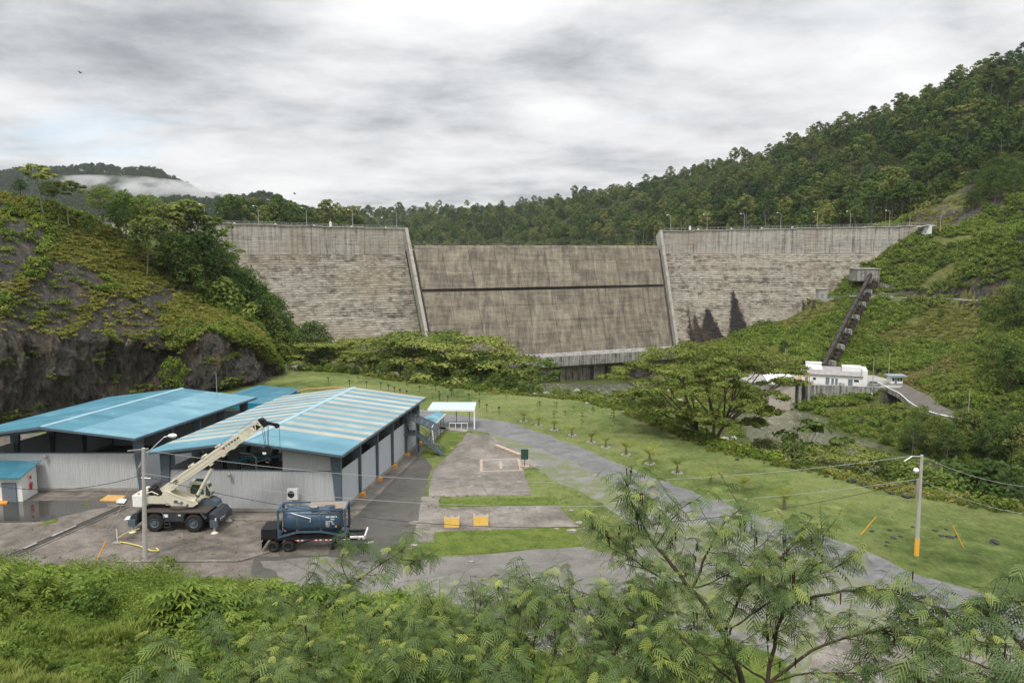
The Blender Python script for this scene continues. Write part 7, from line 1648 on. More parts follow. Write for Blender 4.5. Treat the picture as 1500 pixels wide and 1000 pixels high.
# bush and broadleaf templates as things
BT = [t_tree(5.5, 2.9, 300+i, None, 20, 60, .42, .10, .08, flat=.85) for i in range(3)]; BUSH = [tree_thing(t, 'bush', MAT_BARKD, LM['bush']) for t in BT]; BUSHB = [tree_thing(t, 'bush', MAT_BARKD, LM['bright']) for t in BT[:2]]
TR = [t_tree(11, 4.6, 310+i, None, 34, 90, .42, .2, .25, flat=.7) for i in range(3)]; TREE = [tree_thing(t, 'tree', MAT_BARK, LM['bush']) for t in TR]
AL = [t_tree(10, 6.5, 320+i, None, 44, 150, .42, .22, .35, layer=True) for i in range(2)]; ALB = [tree_thing(t, 'tree', MAT_BARK, LM['albizia']) for t in AL]
DK = [t_tree(12, 5.0, 330+i, None, 34, 90, .5, .25, .15, flat=.8) for i in range(2)]; DARK = [tree_thing(t, 'tree', MAT_BARKD, LM['forest']) for t in DK]
_c = t_tree(11, 3.6, 350, None, 13, 50, .55, .14, .55, flat=.35, aspect=.8); CECR0 = tree_thing(_c, 'tree', MAT_BARK, LM['bush'])
def spread(kind, name, box, n, s0, s1, lab, grp, seed, cond=None, dmin=0, cat='tree', sink=.6):
    r = random.Random(seed); k = 0; tries = 0; pts = []
    while k < n and tries < n*60:
        tries += 1; px, py = r.uniform(box[0], box[2]), r.uniform(box[1], box[3]); p = hitg(px, py, box[4], box[5])
        if cond and not cond(p): continue
        if any((p-q).length < dmin for q in pts): continue
        pts.append(p); k += 1; s_ = r.uniform(s0, s1); put_tree(kind[r.randrange(len(kind))], name, tuple(p-Vector((0, 0, sink*s_))), s_, r.uniform(0, 6.28), lab, cat, grp, sz=s_*r.uniform(.85, 1.15))
    return pts
notroad = lambda p: dist_line(np.array([p.x]), np.array([p.y]), ROAD2)[0][0] > 6 and p.z > -26.6
spread(DARK+TREE, 'tree', (1420, 240, 1640, 322, 330, 480), 44, .8, 1.35, 'leafy tree on the hillside above the rock cut at the right', 'trees above the rock cut', 31, lambda p: p.y > 385 or p.x > 262, 6)
spread(DARK, 'tree', (1455, 440, 1620, 600, 180, 330), 16, .8, 1.3, 'dark dense tree on the steep slope at the right edge', 'dark trees at the right edge', 1, notroad, 4)
spread(BUSH, 'bush', (1310, 355, 1560, 430, 250, 400), 16, .5, .95, 'leafy bush on the bright slope above the service bench', 'bushes above the service bench', 2, None, 4, 'bush')
spread(BUSHB, 'bush', (1230, 450, 1450, 545, 240, 360), 14, .3, .6, 'small bright bush on the open green slope', 'small bushes on the open slope', 3, notroad, 4, 'bush')
spread(BUSH, 'bush', (1110, 500, 1180, 545, 250, 340), 9, .4, .75, 'bush on the slope left of the penstock foot', 'bushes left of the penstock', 4, None, 3, 'bush')
# right bank of the river
onbank = lambda p: p.z > -26.8 and notroad(p)
spread(TREE+DARK, 'tree', (1325, 652, 1500, 700, 110, 225), 20, .55, .95, 'leafy green tree crowding the far river bank below the road', 'trees on the far river bank', 5, onbank, 4.5)
spread(DARK, 'tree', (1380, 640, 1640, 720, 100, 210), 14, .7, 1.15, 'dark tree in the hollow at the right above the stream', 'dark trees above the stream', 6, onbank, 5)
spread(BUSH+BUSHB, 'bush', (1185, 612, 1340, 645, 190, 255), 22, .22, .5, 'low bush on the green bank below the powerhouse wall', 'bushes below the powerhouse wall', 7, onbank, 2.5, 'bush')
spread(ALB, 'tree', (1395, 640, 1450, 660, 180, 215), 4, .6, .8, 'flat-topped feathery tree in front of the lower road', 'feathery trees by the lower road', 8, onbank, 8)
spread(BUSH, 'bush', (1290, 650, 1330, 700, 150, 240), 7, .5, .9, 'bush at the water edge on the far river bank', 'bushes at the water edge', 9, onbank, 3, 'bush')
xs, ys = polar_pts(16000, 1130, 1700, 120, 262, r); zs = ground(xs, ys); dr_, _ = dist_line(xs, ys, ROAD2); ok = (zs > -26.6) & (dr_ > 6.5) & (poly_sd(xs, ys, PLAT) > 30) & (poly_sd(xs, ys, DECK) > 1.5) & (xs > 84) & ~((ys > 245) & (ys < 262) & (xs < 130))
scatter('river_bank_growth', np.stack([xs, ys, zs-.1], 1)[ok][:7000], r.uniform(.6, 1.5, min(7000, ok.sum())), COVB+COV[:1], seed=9)
# ================= the plateau's edge and the valley floor
def edge_pts(n, o0, o1, t0, t1, r):
    E = np.array(EDGE[::-1], float); seg = np.linalg.norm(np.diff(E, axis=0), axis=1); cum = np.concatenate([[0], np.cumsum(seg)]); s_ = r.uniform(t0, t1, n)*cum[-1]
    X, Yy = np.interp(s_, cum, E[:, 0]), np.interp(s_, cum, E[:, 1]); X2, Y2 = np.interp(s_+.5, cum, E[:, 0]), np.interp(s_+.5, cum, E[:, 1]); dx, dy = X2-X, Y2-Yy; q = np.hypot(dx, dy)+1e-9; o_ = r.uniform(o0, o1, n); return X-dy/q*o_, Yy+dx/q*o_
r = np.random.default_rng(123)
xs, ys = edge_pts(9000, .2, 34, 0, 1, r); zs = ground(xs, ys); ok = (zs > -26.6); pc = fbm(xs/6, ys/6, 3, 71) > .02
A_ok = np.stack([xs, ys, zs-.1], 1)[ok & pc]; B_ok = np.stack([xs, ys, zs-.1], 1)[ok & ~pc]
scatter('bank_growth', A_ok, r.uniform(.5, 1.35, len(A_ok)), COVB, seed=10); scatter('bank_weeds', B_ok, r.uniform(.5, 1.2, len(B_ok)), COV+COVB[3:], seed=11)
xs, ys = edge_pts(1500, -1.2, 1.8, .08, 1, r); zs = ground(xs, ys); scatter('meadow_edge_grass', np.stack([xs, ys, np.maximum(zs, -3)], 1), r.uniform(.35, .85, len(xs)), TUFT+[COV[0]], seed=12)
xs, ys = r.uniform(-60, 76, 9000), r.uniform(165, 312, 9000); zs = ground(xs, ys); ok = (zs > -26.7) & (poly_sd(xs, ys, PLAT) > 25) & (fbm(xs/16, ys/16, 3, 73) > -.06)
scatter('valley_floor_growth', np.stack([xs, ys, zs-.1], 1)[ok], r.uniform(.7, 1.8, ok.sum()), COVB+COV, seed=13)
for i in range(46):
    x_, y_ = r.uniform(-30, 72), r.uniform(190, 300); rock((x_, y_, max(gz(x_, y_), -27)+.1), r.uniform(.6, 2.2), 'pale boulder on the valley floor below the dam', 'boulders on the valley floor', True, i)
for i, (px, py, d, s_) in enumerate([(438, 534, 176, 3.0), (450, 541, 174, 2.4), (432, 522, 185, 3.5), (455, 530, 180, 2.0)]): p = Y(px, py, d); rock((p.x, p.y, gz(p.x, p.y)+.3), s_, 'large pale boulder at the foot of the left hill beside the meadow', 'large boulders at the left end of the meadow', True, i+50)
for i, (px, py) in enumerate([(1140, 592), (1148, 594), (1157, 599), (1133, 588), (1120, 590), (1280, 598), (1292, 596), (1310, 600), (1262, 615), (1300, 640), (1288, 655), (1296, 628)]): p = hitg(px, py, 150, 300); rock(tuple(p), .7+.5*(i % 3), 'dark boulder beside the tailrace water', 'boulders near the tailrace', False, i+60)
# trees below the dam, behind the meadow: (px, top py, depth, kind, scale, label)
def base_tree(kind, px, ptop, d, lab, hgt, grp=None, name='tree', seed=0, wide=1.0, cat='tree'):
    top = Y(px, ptop, d); g_ = gz(top.x, top.y); H = max(2.0, top.z-g_); s_ = H/hgt; o_ = put_tree(kind, name, (top.x, top.y, g_-.3), s_*wide, seed*1.7, lab, cat, grp, sz=s_); return o_
L3 = [(460, 470, 176, TREE[0], 11, 'slender tree standing alone against the left dam wing'), (480, 497, 178, ALB[0], 10, 'flat layered tree left of the spillway, nearest the rock hill'), (520, 512, 172, ALB[1], 10, 'low flat-topped tree behind the far meadow edge'),
      (550, 500, 182, ALB[0], 10, 'second flat-topped tree before the left dam wing'), (585, 503, 170, TREE[1], 11, 'leafy tree before the left training wall'), (612, 490, 176, ALB[1], 10, 'wide feathery tree under the left training wall'), (650, 492, 168, TREE[2], 11, 'tall leafy tree in front of the spillway foot'),
      (680, 498, 166, ALB[0], 10, 'spreading tree in front of the spillway foot'), (640, 520, 160, DARK[0], 12, 'dark dense tree at the meadow edge, left of centre'), (700, 512, 160, TREE[0], 11, 'rounded green tree at the middle of the meadow edge'), (728, 524, 162, ALB[1], 10, 'drooping feathery tree before the concrete lip'),
      (600, 530, 158, DARK[1], 12, 'dark tree low at the meadow edge'), (560, 528, 162, TREE[1], 11, 'low leafy tree at the meadow edge'), (800, 523, 152, CECR0, 11, 'open crowned tree before the dark piers'), (765, 556, 150, TREE[1], 11, 'small tree at the meadow edge before the piers'), (500, 528, 168, TREE[2], 11, 'low tree behind the left end of the meadow'), (455, 505, 184, ALB[1], 10, 'thin layered tree beside the boulders'), (725, 545, 152, DARK[0], 12, 'dark bushy tree left of the small meadow tree'), (672, 540, 156, DARK[1], 12, 'dark bushy tree at the middle of the meadow edge'), (535, 540, 166, DARK[0], 12, 'dark bush-like tree at the far meadow edge')]
for i, (px, pt_, d, k, hh, lab) in enumerate(L3): base_tree(k, px, pt_, d, lab, hh, 'trees between meadow and dam', seed=i, wide=1.25 if k in ALB else 1.1)
for i, (px, pt_, d) in enumerate([(480, 535, 170), (520, 545, 166), (575, 548, 159), (610, 552, 156), (655, 556, 152), (690, 560, 150), (715, 562, 148), (745, 560, 147), (790, 570, 144), (815, 575, 142), (850, 578, 146), (880, 584, 140), (640, 545, 162), (765, 570, 144), (830, 580, 142), (862, 572, 158), (905, 578, 150), (925, 585, 140), (950, 572, 165)]):
    base_tree(BUSH[i % 3] if i % 3 else BUSHB[i % 2], px, pt_, d, 'round leafy bush along the far meadow edge', 5.5, 'bushes along the far meadow edge', 'bush', seed=i, wide=1.2, cat='bush')
# the big spreading tree
r = np.random.default_rng(5)
def big_spread():
    base = Vector((30.0, 114, gz(30, 114)-.3)); m = M(); P, D, T = [], [], []; rr = random.Random(4); d0 = 114
    o_ = thing('spreading_tree', 'very wide flat-topped feathery tree between meadow and powerhouse', 'tree', tuple(base)); forks = []
    B0 = Vector((0, 0, 0))
    stems = [Vector((-1.2, .3, 3.2)), Vector((1.2, -.4, 3.6)), Vector((.1, .8, 4.0)), Vector((-2.6, -.3, 3.0))]
    for i, s_ in enumerate(stems): forks.append(branch_to(m, B0+Vector((rr.uniform(-.5, .5), rr.uniform(-.5, .5), -.3)), s_, .34, .2, .4, i, 5, 7)[-1])
    lay = [(980, 512, 0, 5.0), (1030, 504, 1, 5.5), (1085, 508, -1, 5.5), (1130, 520, 0, 5), (1158, 538, 1, 4.2), (940, 535, 0, 4.5), (905, 548, 2, 3.8), (1000, 535, -2, 5), (1060, 530, -3, 5), (1110, 540, -2, 4.6), (1150, 555, -1, 4.0), (960, 560, -2, 4.5), (920, 575, -1, 3.6), (1010, 562, -4, 4.6), (1065, 562, -4, 4.4), (1120, 575, -3, 3.8), (1040, 520, 3, 5.5), (1100, 525, 4, 5), (965, 522, 4, 4.5), (945, 590, -2, 2.8), (985, 590, -3, 3.4), (1135, 600, -3, 2.6), (1090, 590, -5, 3.2), (1030, 600, -5, 3.4), (1060, 615, -4, 3.0), (1000, 612, -3, 2.8), (1105, 615, -2, 2.6), (1075, 545, -5, 4.2), (1020, 545, 0, 4.4), (970, 540, 2, 4.2)]
    for i, (px, py, dy, rad) in enumerate(lay):
        c = Y(px, py, d0+dy*1.6)-base; fk = min(forks, key=lambda q: (q-c).length); ends = branch_to(m, fk, c-Vector((0, 0, .4)), .17, .05, 1.2, 50+i, 6, 5)
        for j in range(9):
            q = c+Vector((rr.uniform(-1, 1)*rad*.75, rr.uniform(-1, 1)*rad*.75, rr.uniform(-.5, .25))); q.z -= ((q-c).xy.length/rad)**2*.9; branch_to(m, ends[rr.choice([3, 4, 5])], q, .045, .012, .35, i*20+j, 4, 3)
            p, d = shellpts(230, np.array(q), (rad*.34, rad*.34, .34), r, .05, -.6); P.append(p); D.append(d); T.append(np.full(230, rr.uniform(0, .5))+r.uniform(0, .5, 230))
    V, Fq, _ = leaves(np.concatenate(P), np.concatenate(D), .40, .5, r=r, up=.5); tv, tf_ = npm(m)
    link('trunk', npmesh('trunk', tv, tf_, [plain('brown_bark', (.13, .10, .075), .9)], None, True), o_); link('crown', jmesh('crown', [(V, Fq, 0, np.concatenate(T))], [LM['albizia']]), o_)
big_spread()
# bank trees right of it
for i, (px, pt_, d, k, hh, lab) in enumerate([(1195, 612, 108, CECR0, 11, 'small-crowned tree on the near bank before the river'), (1232, 655, 102, ALB[0], 10, 'small layered tree on the near bank'), (1285, 660, 104, TREE[2], 11, 'open tree on the near bank left of the meadow pole'), (1160, 642, 108, DARK[0], 12, 'dark vine-hung tree right of the spreading tree'),
      (1325, 672, 108, TREE[1], 11, 'tree on the near bank behind the meadow pole'), (1365, 690, 104, TREE[0], 11, 'leafy tree on the near bank right of the meadow pole'), (1420, 680, 110, DARK[1], 12, 'dark tree on the near bank at the right'), (1470, 680, 108, TREE[2], 11, 'leafy tree on the near bank close to the right edge'), (1120, 640, 112, DARK[1], 12, 'low dark tree at the foot of the spreading tree')]):
    base_tree(k, px, pt_, d, lab, hh, seed=i+30, wide=1.15)
for i in range(34):
    t = .12+.62*i/34; rr_ = np.random.default_rng(400+i); X, Yy = edge_pts(1, 3, 15, t, t+.001, rr_); gg = gz(X[0], Yy[0]); put_tree((BUSH+BUSHB)[i % 5], 'bush', (X[0], Yy[0], gg-.4), .35+.35*rr_.random(), i*1.1, 'bush growing on the near river bank below the meadow', 'bush', 'bushes on the near river bank')
# ================= left hill growth
r = np.random.default_rng(31)
nv, nu = HP.shape[:2]; idxf = np.arange((nv-1)*(nu-1)); sel = r.choice(idxf, 46000)
c = HC[sel]+r.normal(0, .25, (len(sel), 3)); rk = HROCK[sel]; tvc = HTC[sel]
jj = sel//(nu-1); ii = sel % (nu-1); nrm = HN[jj, ii]
cliff = tvc < 1.0
okk = (~rk & (tvc < 3.3)) | (rk & (tvc > 1.0) & (r.random(len(sel)) < .10)) | (cliff & (fbm(c[:, 0]/3, c[:, 2]/2, 3, 91) > .17) & (r.random(len(sel)) < .35))
okk &= (c[:, 0] > -125)
bright = fbm(HUC[sel]/14, tvc*3, 3, 93) > -.02
A2 = c[okk & ~cliff & bright]; B2 = c[okk & ~cliff & ~bright]; C2 = c[okk & cliff]
LSG = t_cover(110, 1.1, .7, .28, 260, 'lslope')
scatter('left_slope_grass', A2-np.array((0, 0, .15)), r.uniform(.5, 1.1, len(A2)), [LSG, t_cover(120, 1.0, .6, .26, 261, 'lslope'), t_cover(90, 1.2, .5, .3, 262, 'lslope'), TUFT[0], COV[0]], seed=15); scatter('left_slope_growth', B2-np.array((0, 0, .15)), r.uniform(.5, 1.3, len(B2)), COVB+COV[:2], seed=16); scatter('cliff_ferns', C2, r.uniform(.25, .6, len(C2)), COVB+COV[:1], seed=17)
def hill_tree(px, pbase, ptop, d, k, hh, lab, seed, wide=1.0, grp=None, name='tree'):
    a, b = Y(px, pbase, d), Y(px, ptop, d); s_ = (b.z-a.z)/hh; put_tree(k, name, (a.x, a.y, a.z-.8), s_*wide, seed*2.1, lab, 'tree', grp, sz=s_*1.05)
CEC = [t_tree(11, 4.5, 340+i, None, 13, 46, .75, .14, .62, flat=.32, lean=.1*(i-.5), aspect=.8) for i in range(2)]; CECR = [tree_thing(t, 'tree', MAT_BARK, LM['albizia']) for t in CEC]
HT = [(62, 300, 238, 152, CECR[0], 11, 'thin pale-stemmed tree leaning on the hilltop skyline at the left', 1.2), (100, 320, 262, 156, CECR[1], 11, 'open umbrella-leaved tree left of the hill trees', 1.3), (30, 280, 258, 158, DARK[0], 12, 'dark low tree at the left skyline', 1.2), (75, 296, 262, 160, TREE[0], 11, 'bright leafy tree on the left hilltop', 1.3), (150, 320, 270, 165, TREE[1], 11, 'leafy tree on the crest of the left hill', 1.3),
      (185, 345, 280, 168, BUSHB[0], 5.5, 'bright green rounded tree on the left hill', .9), (215, 350, 285, 172, TREE[2], 11, 'yellow green tree at the middle of the hill crest', 1.2), (240, 365, 300, 172, DARK[0], 12, 'dark leafy tree on the hill above the grass slope', 1.2), (270, 385, 292, 176, CECR[0], 11, 'tall umbrella-leaved tree on the left hill', 1.2), (215, 390, 315, 160, CECR[1], 11, 'pale-stemmed tree rising from the grass slope', 1.2),
      (290, 400, 310, 180, TREE[0], 11, 'leafy tree where the hill meets the dam', 1.2), (130, 340, 310, 150, BUSH[1], 5.5, 'bright leafed shrub on the upper grass slope', .9), (260, 420, 340, 168, DARK[1], 12, 'dark tree in the hill gully', 1.2), (300, 440, 345, 176, DARK[0], 12, 'dark dense tree left of the dam face', 1.2), (320, 470, 370, 180, DARK[1], 12, 'large dark tree overlapping the dam corner', 1.1), (345, 500, 395, 182, DARK[0], 12, 'big dark rounded tree in front of the dam corner', 1.15),
      (368, 530, 425, 184, DARK[1], 12, 'dark rounded tree low before the dam', 1.1), (385, 545, 450, 186, DARK[0], 12, 'dark tree at the right foot of the left hill', 1.0), (400, 556, 480, 184, TREE[2], 11, 'olive green tree at the hill foot beside the meadow', 1.1), (318, 400, 318, 195, CECR0, 11, 'flat layered tree reaching over the left dam wing', .9), (335, 430, 352, 190, CECR0, 11, 'layered branch-spreading tree beside the dam wing', .9), (415, 560, 500, 182, TREE[0], 11, 'bushy tree at the far left corner of the meadow', 1.0),
      (175, 335, 290, 160, DARK[0], 12, 'dark tree among the left hill crest trees', 1.2), (205, 370, 330, 158, BUSH[2], 5.5, 'leafy shrub under the hill crest trees', 1.0), (330, 500, 410, 172, BUSH[0], 5.5, 'dense shrub below the dark hill trees', 1.0), (300, 490, 420, 168, BUSHB[1], 5.5, 'bright shrub on the lower hill slope', 1.0), (375, 560, 500, 172, DARK[1], 12, 'dark tree behind the end of the rock cliff', 1.1), (395, 563, 520, 168, BUSH[0], 5.5, 'rounded shrub at the end of the rock cliff', 1.0), (250, 395, 350, 165, BUSH[1], 5.5, 'leafy shrub in the middle of the left hill', 1.2), (280, 430, 385, 166, BUSH[2], 5.5, 'shrub beside the hill gully', 1.2)]
HT += [(395, 548, 455, 192, DARK[1], 12, 'dark tree filling the hollow below the dam corner', 1.0), (412, 552, 470, 190, DARK[0], 12, 'rounded dark tree right of the hollow below the dam corner', 1.0), (380, 520, 420, 198, TREE[0], 11, 'leafy tree on the slope under the left dam wing', 1.1), (428, 556, 488, 186, TREE[1], 11, 'olive tree beside the pale boulders', .9), (358, 480, 392, 200, DARK[1], 12, 'dark tree pressed against the left dam wing', 1.0), (404, 530, 440, 205, DARK[0], 12, 'dark tree just before the stepped dam face', .9)]
for i, (px, pb_, pt_, d, k, hh, lab, wd) in enumerate(HT): hill_tree(px, pb_, pt_, d, k, hh, lab, i, wd)
spread(DARK+TREE, 'tree', (295, 395, 410, 520, 186, 290), 26, .55, .95, 'tree in the thicket between the left hill and the dam', 'thicket trees before the left abutment', 21, lambda p: p.x < -62, 4.5)
# shrub at the foot of the cliff
o_ = put_tree(BUSHB[1], 'bush', (-61, 139.5, 0), .95, 1.0, 'yellow green bush at the foot of the rock cliff behind the sheds', 'bush', None, sz=1.3)
# ================= young coconut palms
def palm(seed, n=11, L_=1.25):
    rr = random.Random(seed); V, Fq = [], []; m = M(); m.tube([(0, 0, 0), (.02, 0, .35), (.03, .02, .6)], [.11, .09, .05], 7)
    for i in range(n):
        th = i*2.4; el = rr.uniform(.75, 1.35); ln_ = L_*rr.uniform(.75, 1.1); pts = [Vector((0, 0, .5))]; d = Vector((math.cos(th)*math.cos(el), math.sin(th)*math.cos(el), math.sin(el)))
        for s_ in range(7): pts.append(pts[-1]+d*ln_/7); d = (d+Vector((math.cos(th)*.13, math.sin(th)*.13, -.16))).normalized()
        side = Vector((-math.sin(th), math.cos(th), 0))
        for s_ in range(1, 7):
            a, b = pts[s_], pts[s_+1] if s_ < 7 else pts[s_]; wdt = .26*math.sin(math.pi*(s_+.6)/8)
            for sg in (-1, 1):
                for h_ in (0, .5):
                    q = a.lerp(b, h_); f_ = (b-a)*.9; n0 = len(V); V += [tuple(q), tuple(q+(b-a)*.22), tuple(q+side*sg*wdt+f_-Vector((0, 0, .05))), tuple(q+side*sg*wdt*.9+f_*.8-Vector((0, 0, .05)))]; Fq.append((n0, n0+1, n0+2, n0+3))
    tv, tf_ = npm(m); return npmesh('trunk', tv, tf_, [plain('palm_stem', (.16, .14, .06), .8)], None, True), jmesh('fronds', [(np.array(V), np.array(Fq), 0, rng.random(len(Fq)))], [LM['palm']])
PAL = [palm(s_) for s_ in (1, 2, 3)]; MAT_RING = plain('limewashed_stone', (.50, .49, .45), .9, var=.4, scale=6)
for i, (x, y, s_, ring, lab) in enumerate([(767, 617, 1.0, 1, 'first'), (789, 623, .85, 1, 'second'), (812, 629.5, .9, 1, 'third'), (838, 637.5, .9, 1, 'fourth'), (866, 647.5, .85, 1, 'fifth'), (887, 655, 1.0, 1, 'sixth'), (917, 666, 1.15, 1, 'seventh'), (952, 679, 1.35, 1, 'eighth'), (992, 692.5, 1.15, 1, 'ninth'), (1041, 708, 1.05, 0, 'tenth'), (1087, 723, 1.15, 0, 'eleventh'), (1149, 745.5, 1.25, 0, 'twelfth'), (853, 610, .5, 0, 'small dark'), (828, 608, .45, 0, 'smallest')]):
    p = Z(x, y); o_ = thing('coconut_palm', f'young palm beside the gravel road, {lab} from the canopy' if i < 12 else f'{lab} seedling palm standing off the row of young palms', 'palm', tuple(p), i*1.3, 'young palms planted along the gravel road'); o_.scale = (s_*1.5,)*3
    a, b = PAL[i % 3]; link('trunk', a, o_); link('frond_crown', b, o_)
    if ring:
        m = M()
        for k in range(11): a_ = k/11*6.28+i; rq = .5+.1*((k*7) % 5)/5; m.cbox((rq*math.cos(a_), rq*math.sin(a_), .05), .2+.08*((k*3) % 4)/4, .15, .11, a_)
        q = m.build('stone_ring', MAT_RING); q.location = p; tag(q, f'ring of white stones round the {lab} young palm from the canopy', 'stone ring', 'white stone rings')
# saplings dotted over the meadow
SAP = [t_tree(1.6, .55, 360+i, None, 7, 24, .16, .03, .25, flat=.9) for i in range(2)]; SAPM = [tree_thing(t, 'sapling', MAT_BARKD, LM['bush']) for t in SAP]
for i, (x, y) in enumerate([(661, 580), (632, 571), (703, 584), (742, 587), (790, 600), (815, 598), (840, 603), (868, 606), (852, 626), (812, 612), (898, 618), (700, 575), (620, 566), (560, 561), (525, 559)]): put_tree(SAPM[i % 2], 'sapling', tuple(Z(x, y)), rng.uniform(.7, 1.1), i, 'thin sapling planted in the far meadow', 'sapling', 'saplings in the far meadow')
r = np.random.default_rng(55)
xs = r.uniform(-45, 60, 3000); ys = 55+r.random(3000)*115; ok = (poly_sd(xs, ys, PLAT) < -1); PX, PY = px_of(xs, ys, 0*xs)
road_ok = np.zeros(len(xs), bool)
GR = np.array([(a.x, a.y) for a in (Z(*q) for q in [(560, 588), (640, 604), (700, 611), (760, 622), (800, 636), (850, 655), (900, 676), (1000, 715), (1100, 750), (1235, 793), (1350, 843), (1480, 882), (1620, 925), (1620, 1010)])])
right_of = (PX > 420) & (PY < np.interp(PX, [430, 560, 640, 700, 760, 800, 850, 900, 1000, 1100, 1235, 1350, 1480], [574, 584, 600, 607, 618, 632, 651, 672, 711, 746, 789, 839, 878]))
Pg = np.stack([xs, ys, 0*xs], 1)[ok & right_of]; scatter('meadow_tufts', Pg, r.uniform(.07, .18, len(Pg)), TUFT, seed=19)
# weeds in the yard joints
wd_ = [Z(r.uniform(330, 640), r.uniform(740, 830)) for _ in range(50)]+[Z(r.uniform(600, 860), r.uniform(722, 745)) for _ in range(60)]+[Z(r.uniform(20, 330), r.uniform(770, 822)) for _ in range(40)]
scatter('yard_weeds', np.array([tuple(p) for p in wd_]), r.uniform(.06, .22, len(wd_)), [COV[0], TUFT[1]], seed=20)
# ============================================================ FOREGROUND BANK AND NEAR TREES
r = np.random.default_rng(17)
n = 52000; th = r.uniform(-1.05, 1.25, n); dd_ = 9.0*(7.4)**r.random(n); xs, ys = th*dd_, dd_
bs_ = bank_s(xs, ys); zs = ground(xs, ys); PX, PY = px_of(xs, ys, zs)
ok = (bs_ > .004) & (PY < 1120) & (PX > -80) & (PX < 1580) & ((PX < 960) | (PY > 1010) | (bs_ > .02))
xs, ys, zs, PX, PY, bs_ = [q[ok] for q in (xs, ys, zs, PX, PY, bs_)]
na, nb = fbm(xs/4.5, ys/4.5, 3, 201), fbm(xs/6+9, ys/6, 3, 203)
kind = np.where(na > .03, 2, np.where(nb > .04, 1, 0)); kind = np.where((nb < -.17) & (PX < 700), 3, kind); kind = np.where((PX < 240) & (PY > 930) & (na < .06), 3, kind)
kind = np.where((PX > 480) & (PX < 700) & (PY < 940) & (r.random(len(xs)) < .6), 1, kind)
sc_ = np.clip(dd_[ok]/38, .35, 1.0)
P = np.stack([xs, ys, zs-.08], 1); rs = r.uniform(.6, 1.35, len(xs))*sc_; rs = rs*np.where(PX > 250, .5+.5*smooth(.02, .16, bs_), .75+.25*smooth(.0, .1, bs_)); hump = 1+1.0*np.clip(fbm(xs/5, ys/5, 3, 207)*3.2, -.5, 1.0)
for k, (nm, ms, mul) in enumerate((('bank_vines', VINE, 1.0), ('bank_shrub_growth', STEM, .85), ('bank_leafy_weeds', WEED, 1.3), ('bank_tall_grass', TUFT, 1.0))):
    s_ = kind == k; scatter(nm, P[s_], rs[s_]*mul*np.where(k == 3, .95, 1)*hump[s_], ms, seed=21+k)
rb = random.Random(88); NB = [t_tree(2.4, 1.15, 370+i, None, 15, 60, .17, .04, .08, flat=.9, aspect=.5) for i in range(3)]; NBUSH = [tree_thing(t, 'bush', MAT_BARKD, LM['vine']) for t in NB]+[tree_thing(NB[0], 'bush', MAT_BARKD, LM['bright'])]
k = 0
while k < 46:
    px, py = rb.uniform(-40, 900), rb.uniform(845, 1040)
    if px > 640 and py < 940 or px > 250 and py < 885: continue
    p = hitg(px, py, 8, 90)
    if bank_s(np.array([p.x]), np.array([p.y]))[0] < .03: continue
    s_ = rb.uniform(.6, 1.3)*min(1, .45+p.y/70); k += 1
    put_tree(NBUSH[rb.randrange(4)], 'bush', tuple(p-Vector((0, 0, .25))), s_, rb.uniform(0, 6.28), 'leafy shrub standing out of the growth on the near bank', 'bush', 'shrubs on the near bank', sz=s_*rb.uniform(.7, 1.1))
def leucmat():
    m_, t, bs = newmat('feathery_near_leaves'); g = G(t); at_ = g.n('ShaderNodeAttribute', attribute_name='tint')
    c = g.ramp(at_.outputs['Fac'], [(.0, (.048, .084, .030)), (.30, (.098, .158, .048)), (.56, (.178, .245, .062)), (.80, (.28, .34, .070)), (1.0, (.42, .45, .10))])
    g.l(c, bs.inputs['Base Color']); bs.inputs['Roughness'].default_value = .5; bs.inputs['Specular IOR Level'].default_value = .3
    tr = g.n('ShaderNodeBsdfTranslucent'); g.l(c, tr.inputs[0]); mxs = g.n('ShaderNodeMixShader'); mxs.inputs[0].default_value = .35
    g.l(bs.outputs[0], mxs.inputs[1]); g.l(tr.outputs[0], mxs.inputs[2]); g.l(mxs.outputs[0], t.nodes['Material Output'].inputs[0]); return m_
LEUC = leucmat(); MAT_POD = plain('dark_brown_seed_pod', (.045, .022, .014), .6); MAT_TWIG = plain('brown_twig_bark', (.095, .065, .045), .85, var=.3)
def bipinnate(npair=7, L_=.15, pl=.062, pw=.0125):
    """one feathery leaf along +x, lying in the xy plane: pairs of slim pinnae of three blades each"""
    Q = []
    Q.append([(-.03, -.002, 0), (L_, -.0015, 0), (L_, .0015, 0), (-.03, .002, 0)])
    for k in range(npair):
        x0 = L_*(k+.6)/npair; l_ = pl*(.72+.5*math.sin(math.pi*(k+.7)/(npair+.4)))
        for sg in (-1, 1):
            dx, dy, dz = .62*l_, sg*.78*l_, -.16*l_
            for f0, f1, wq in ((.0, .5, 1.0), (.5, 1.0, .85)):
                a = (x0+dx*f0, dy*f0, dz*f0); b = (x0+dx*f1, dy*f1, dz*f1*1.6); w_ = pw*wq*.5
                Q.append([(a[0]-w_*.6, a[1], a[2]), (b[0]-w_, b[1], b[2]), (b[0]+w_*.8, b[1], b[2]-.004), (a[0]+w_, a[1], a[2]-.003)])
    return np.array(Q)
LF = [bipinnate(5, .15, .068), bipinnate(4, .12, .066), bipinnate(6, .18, .068)]
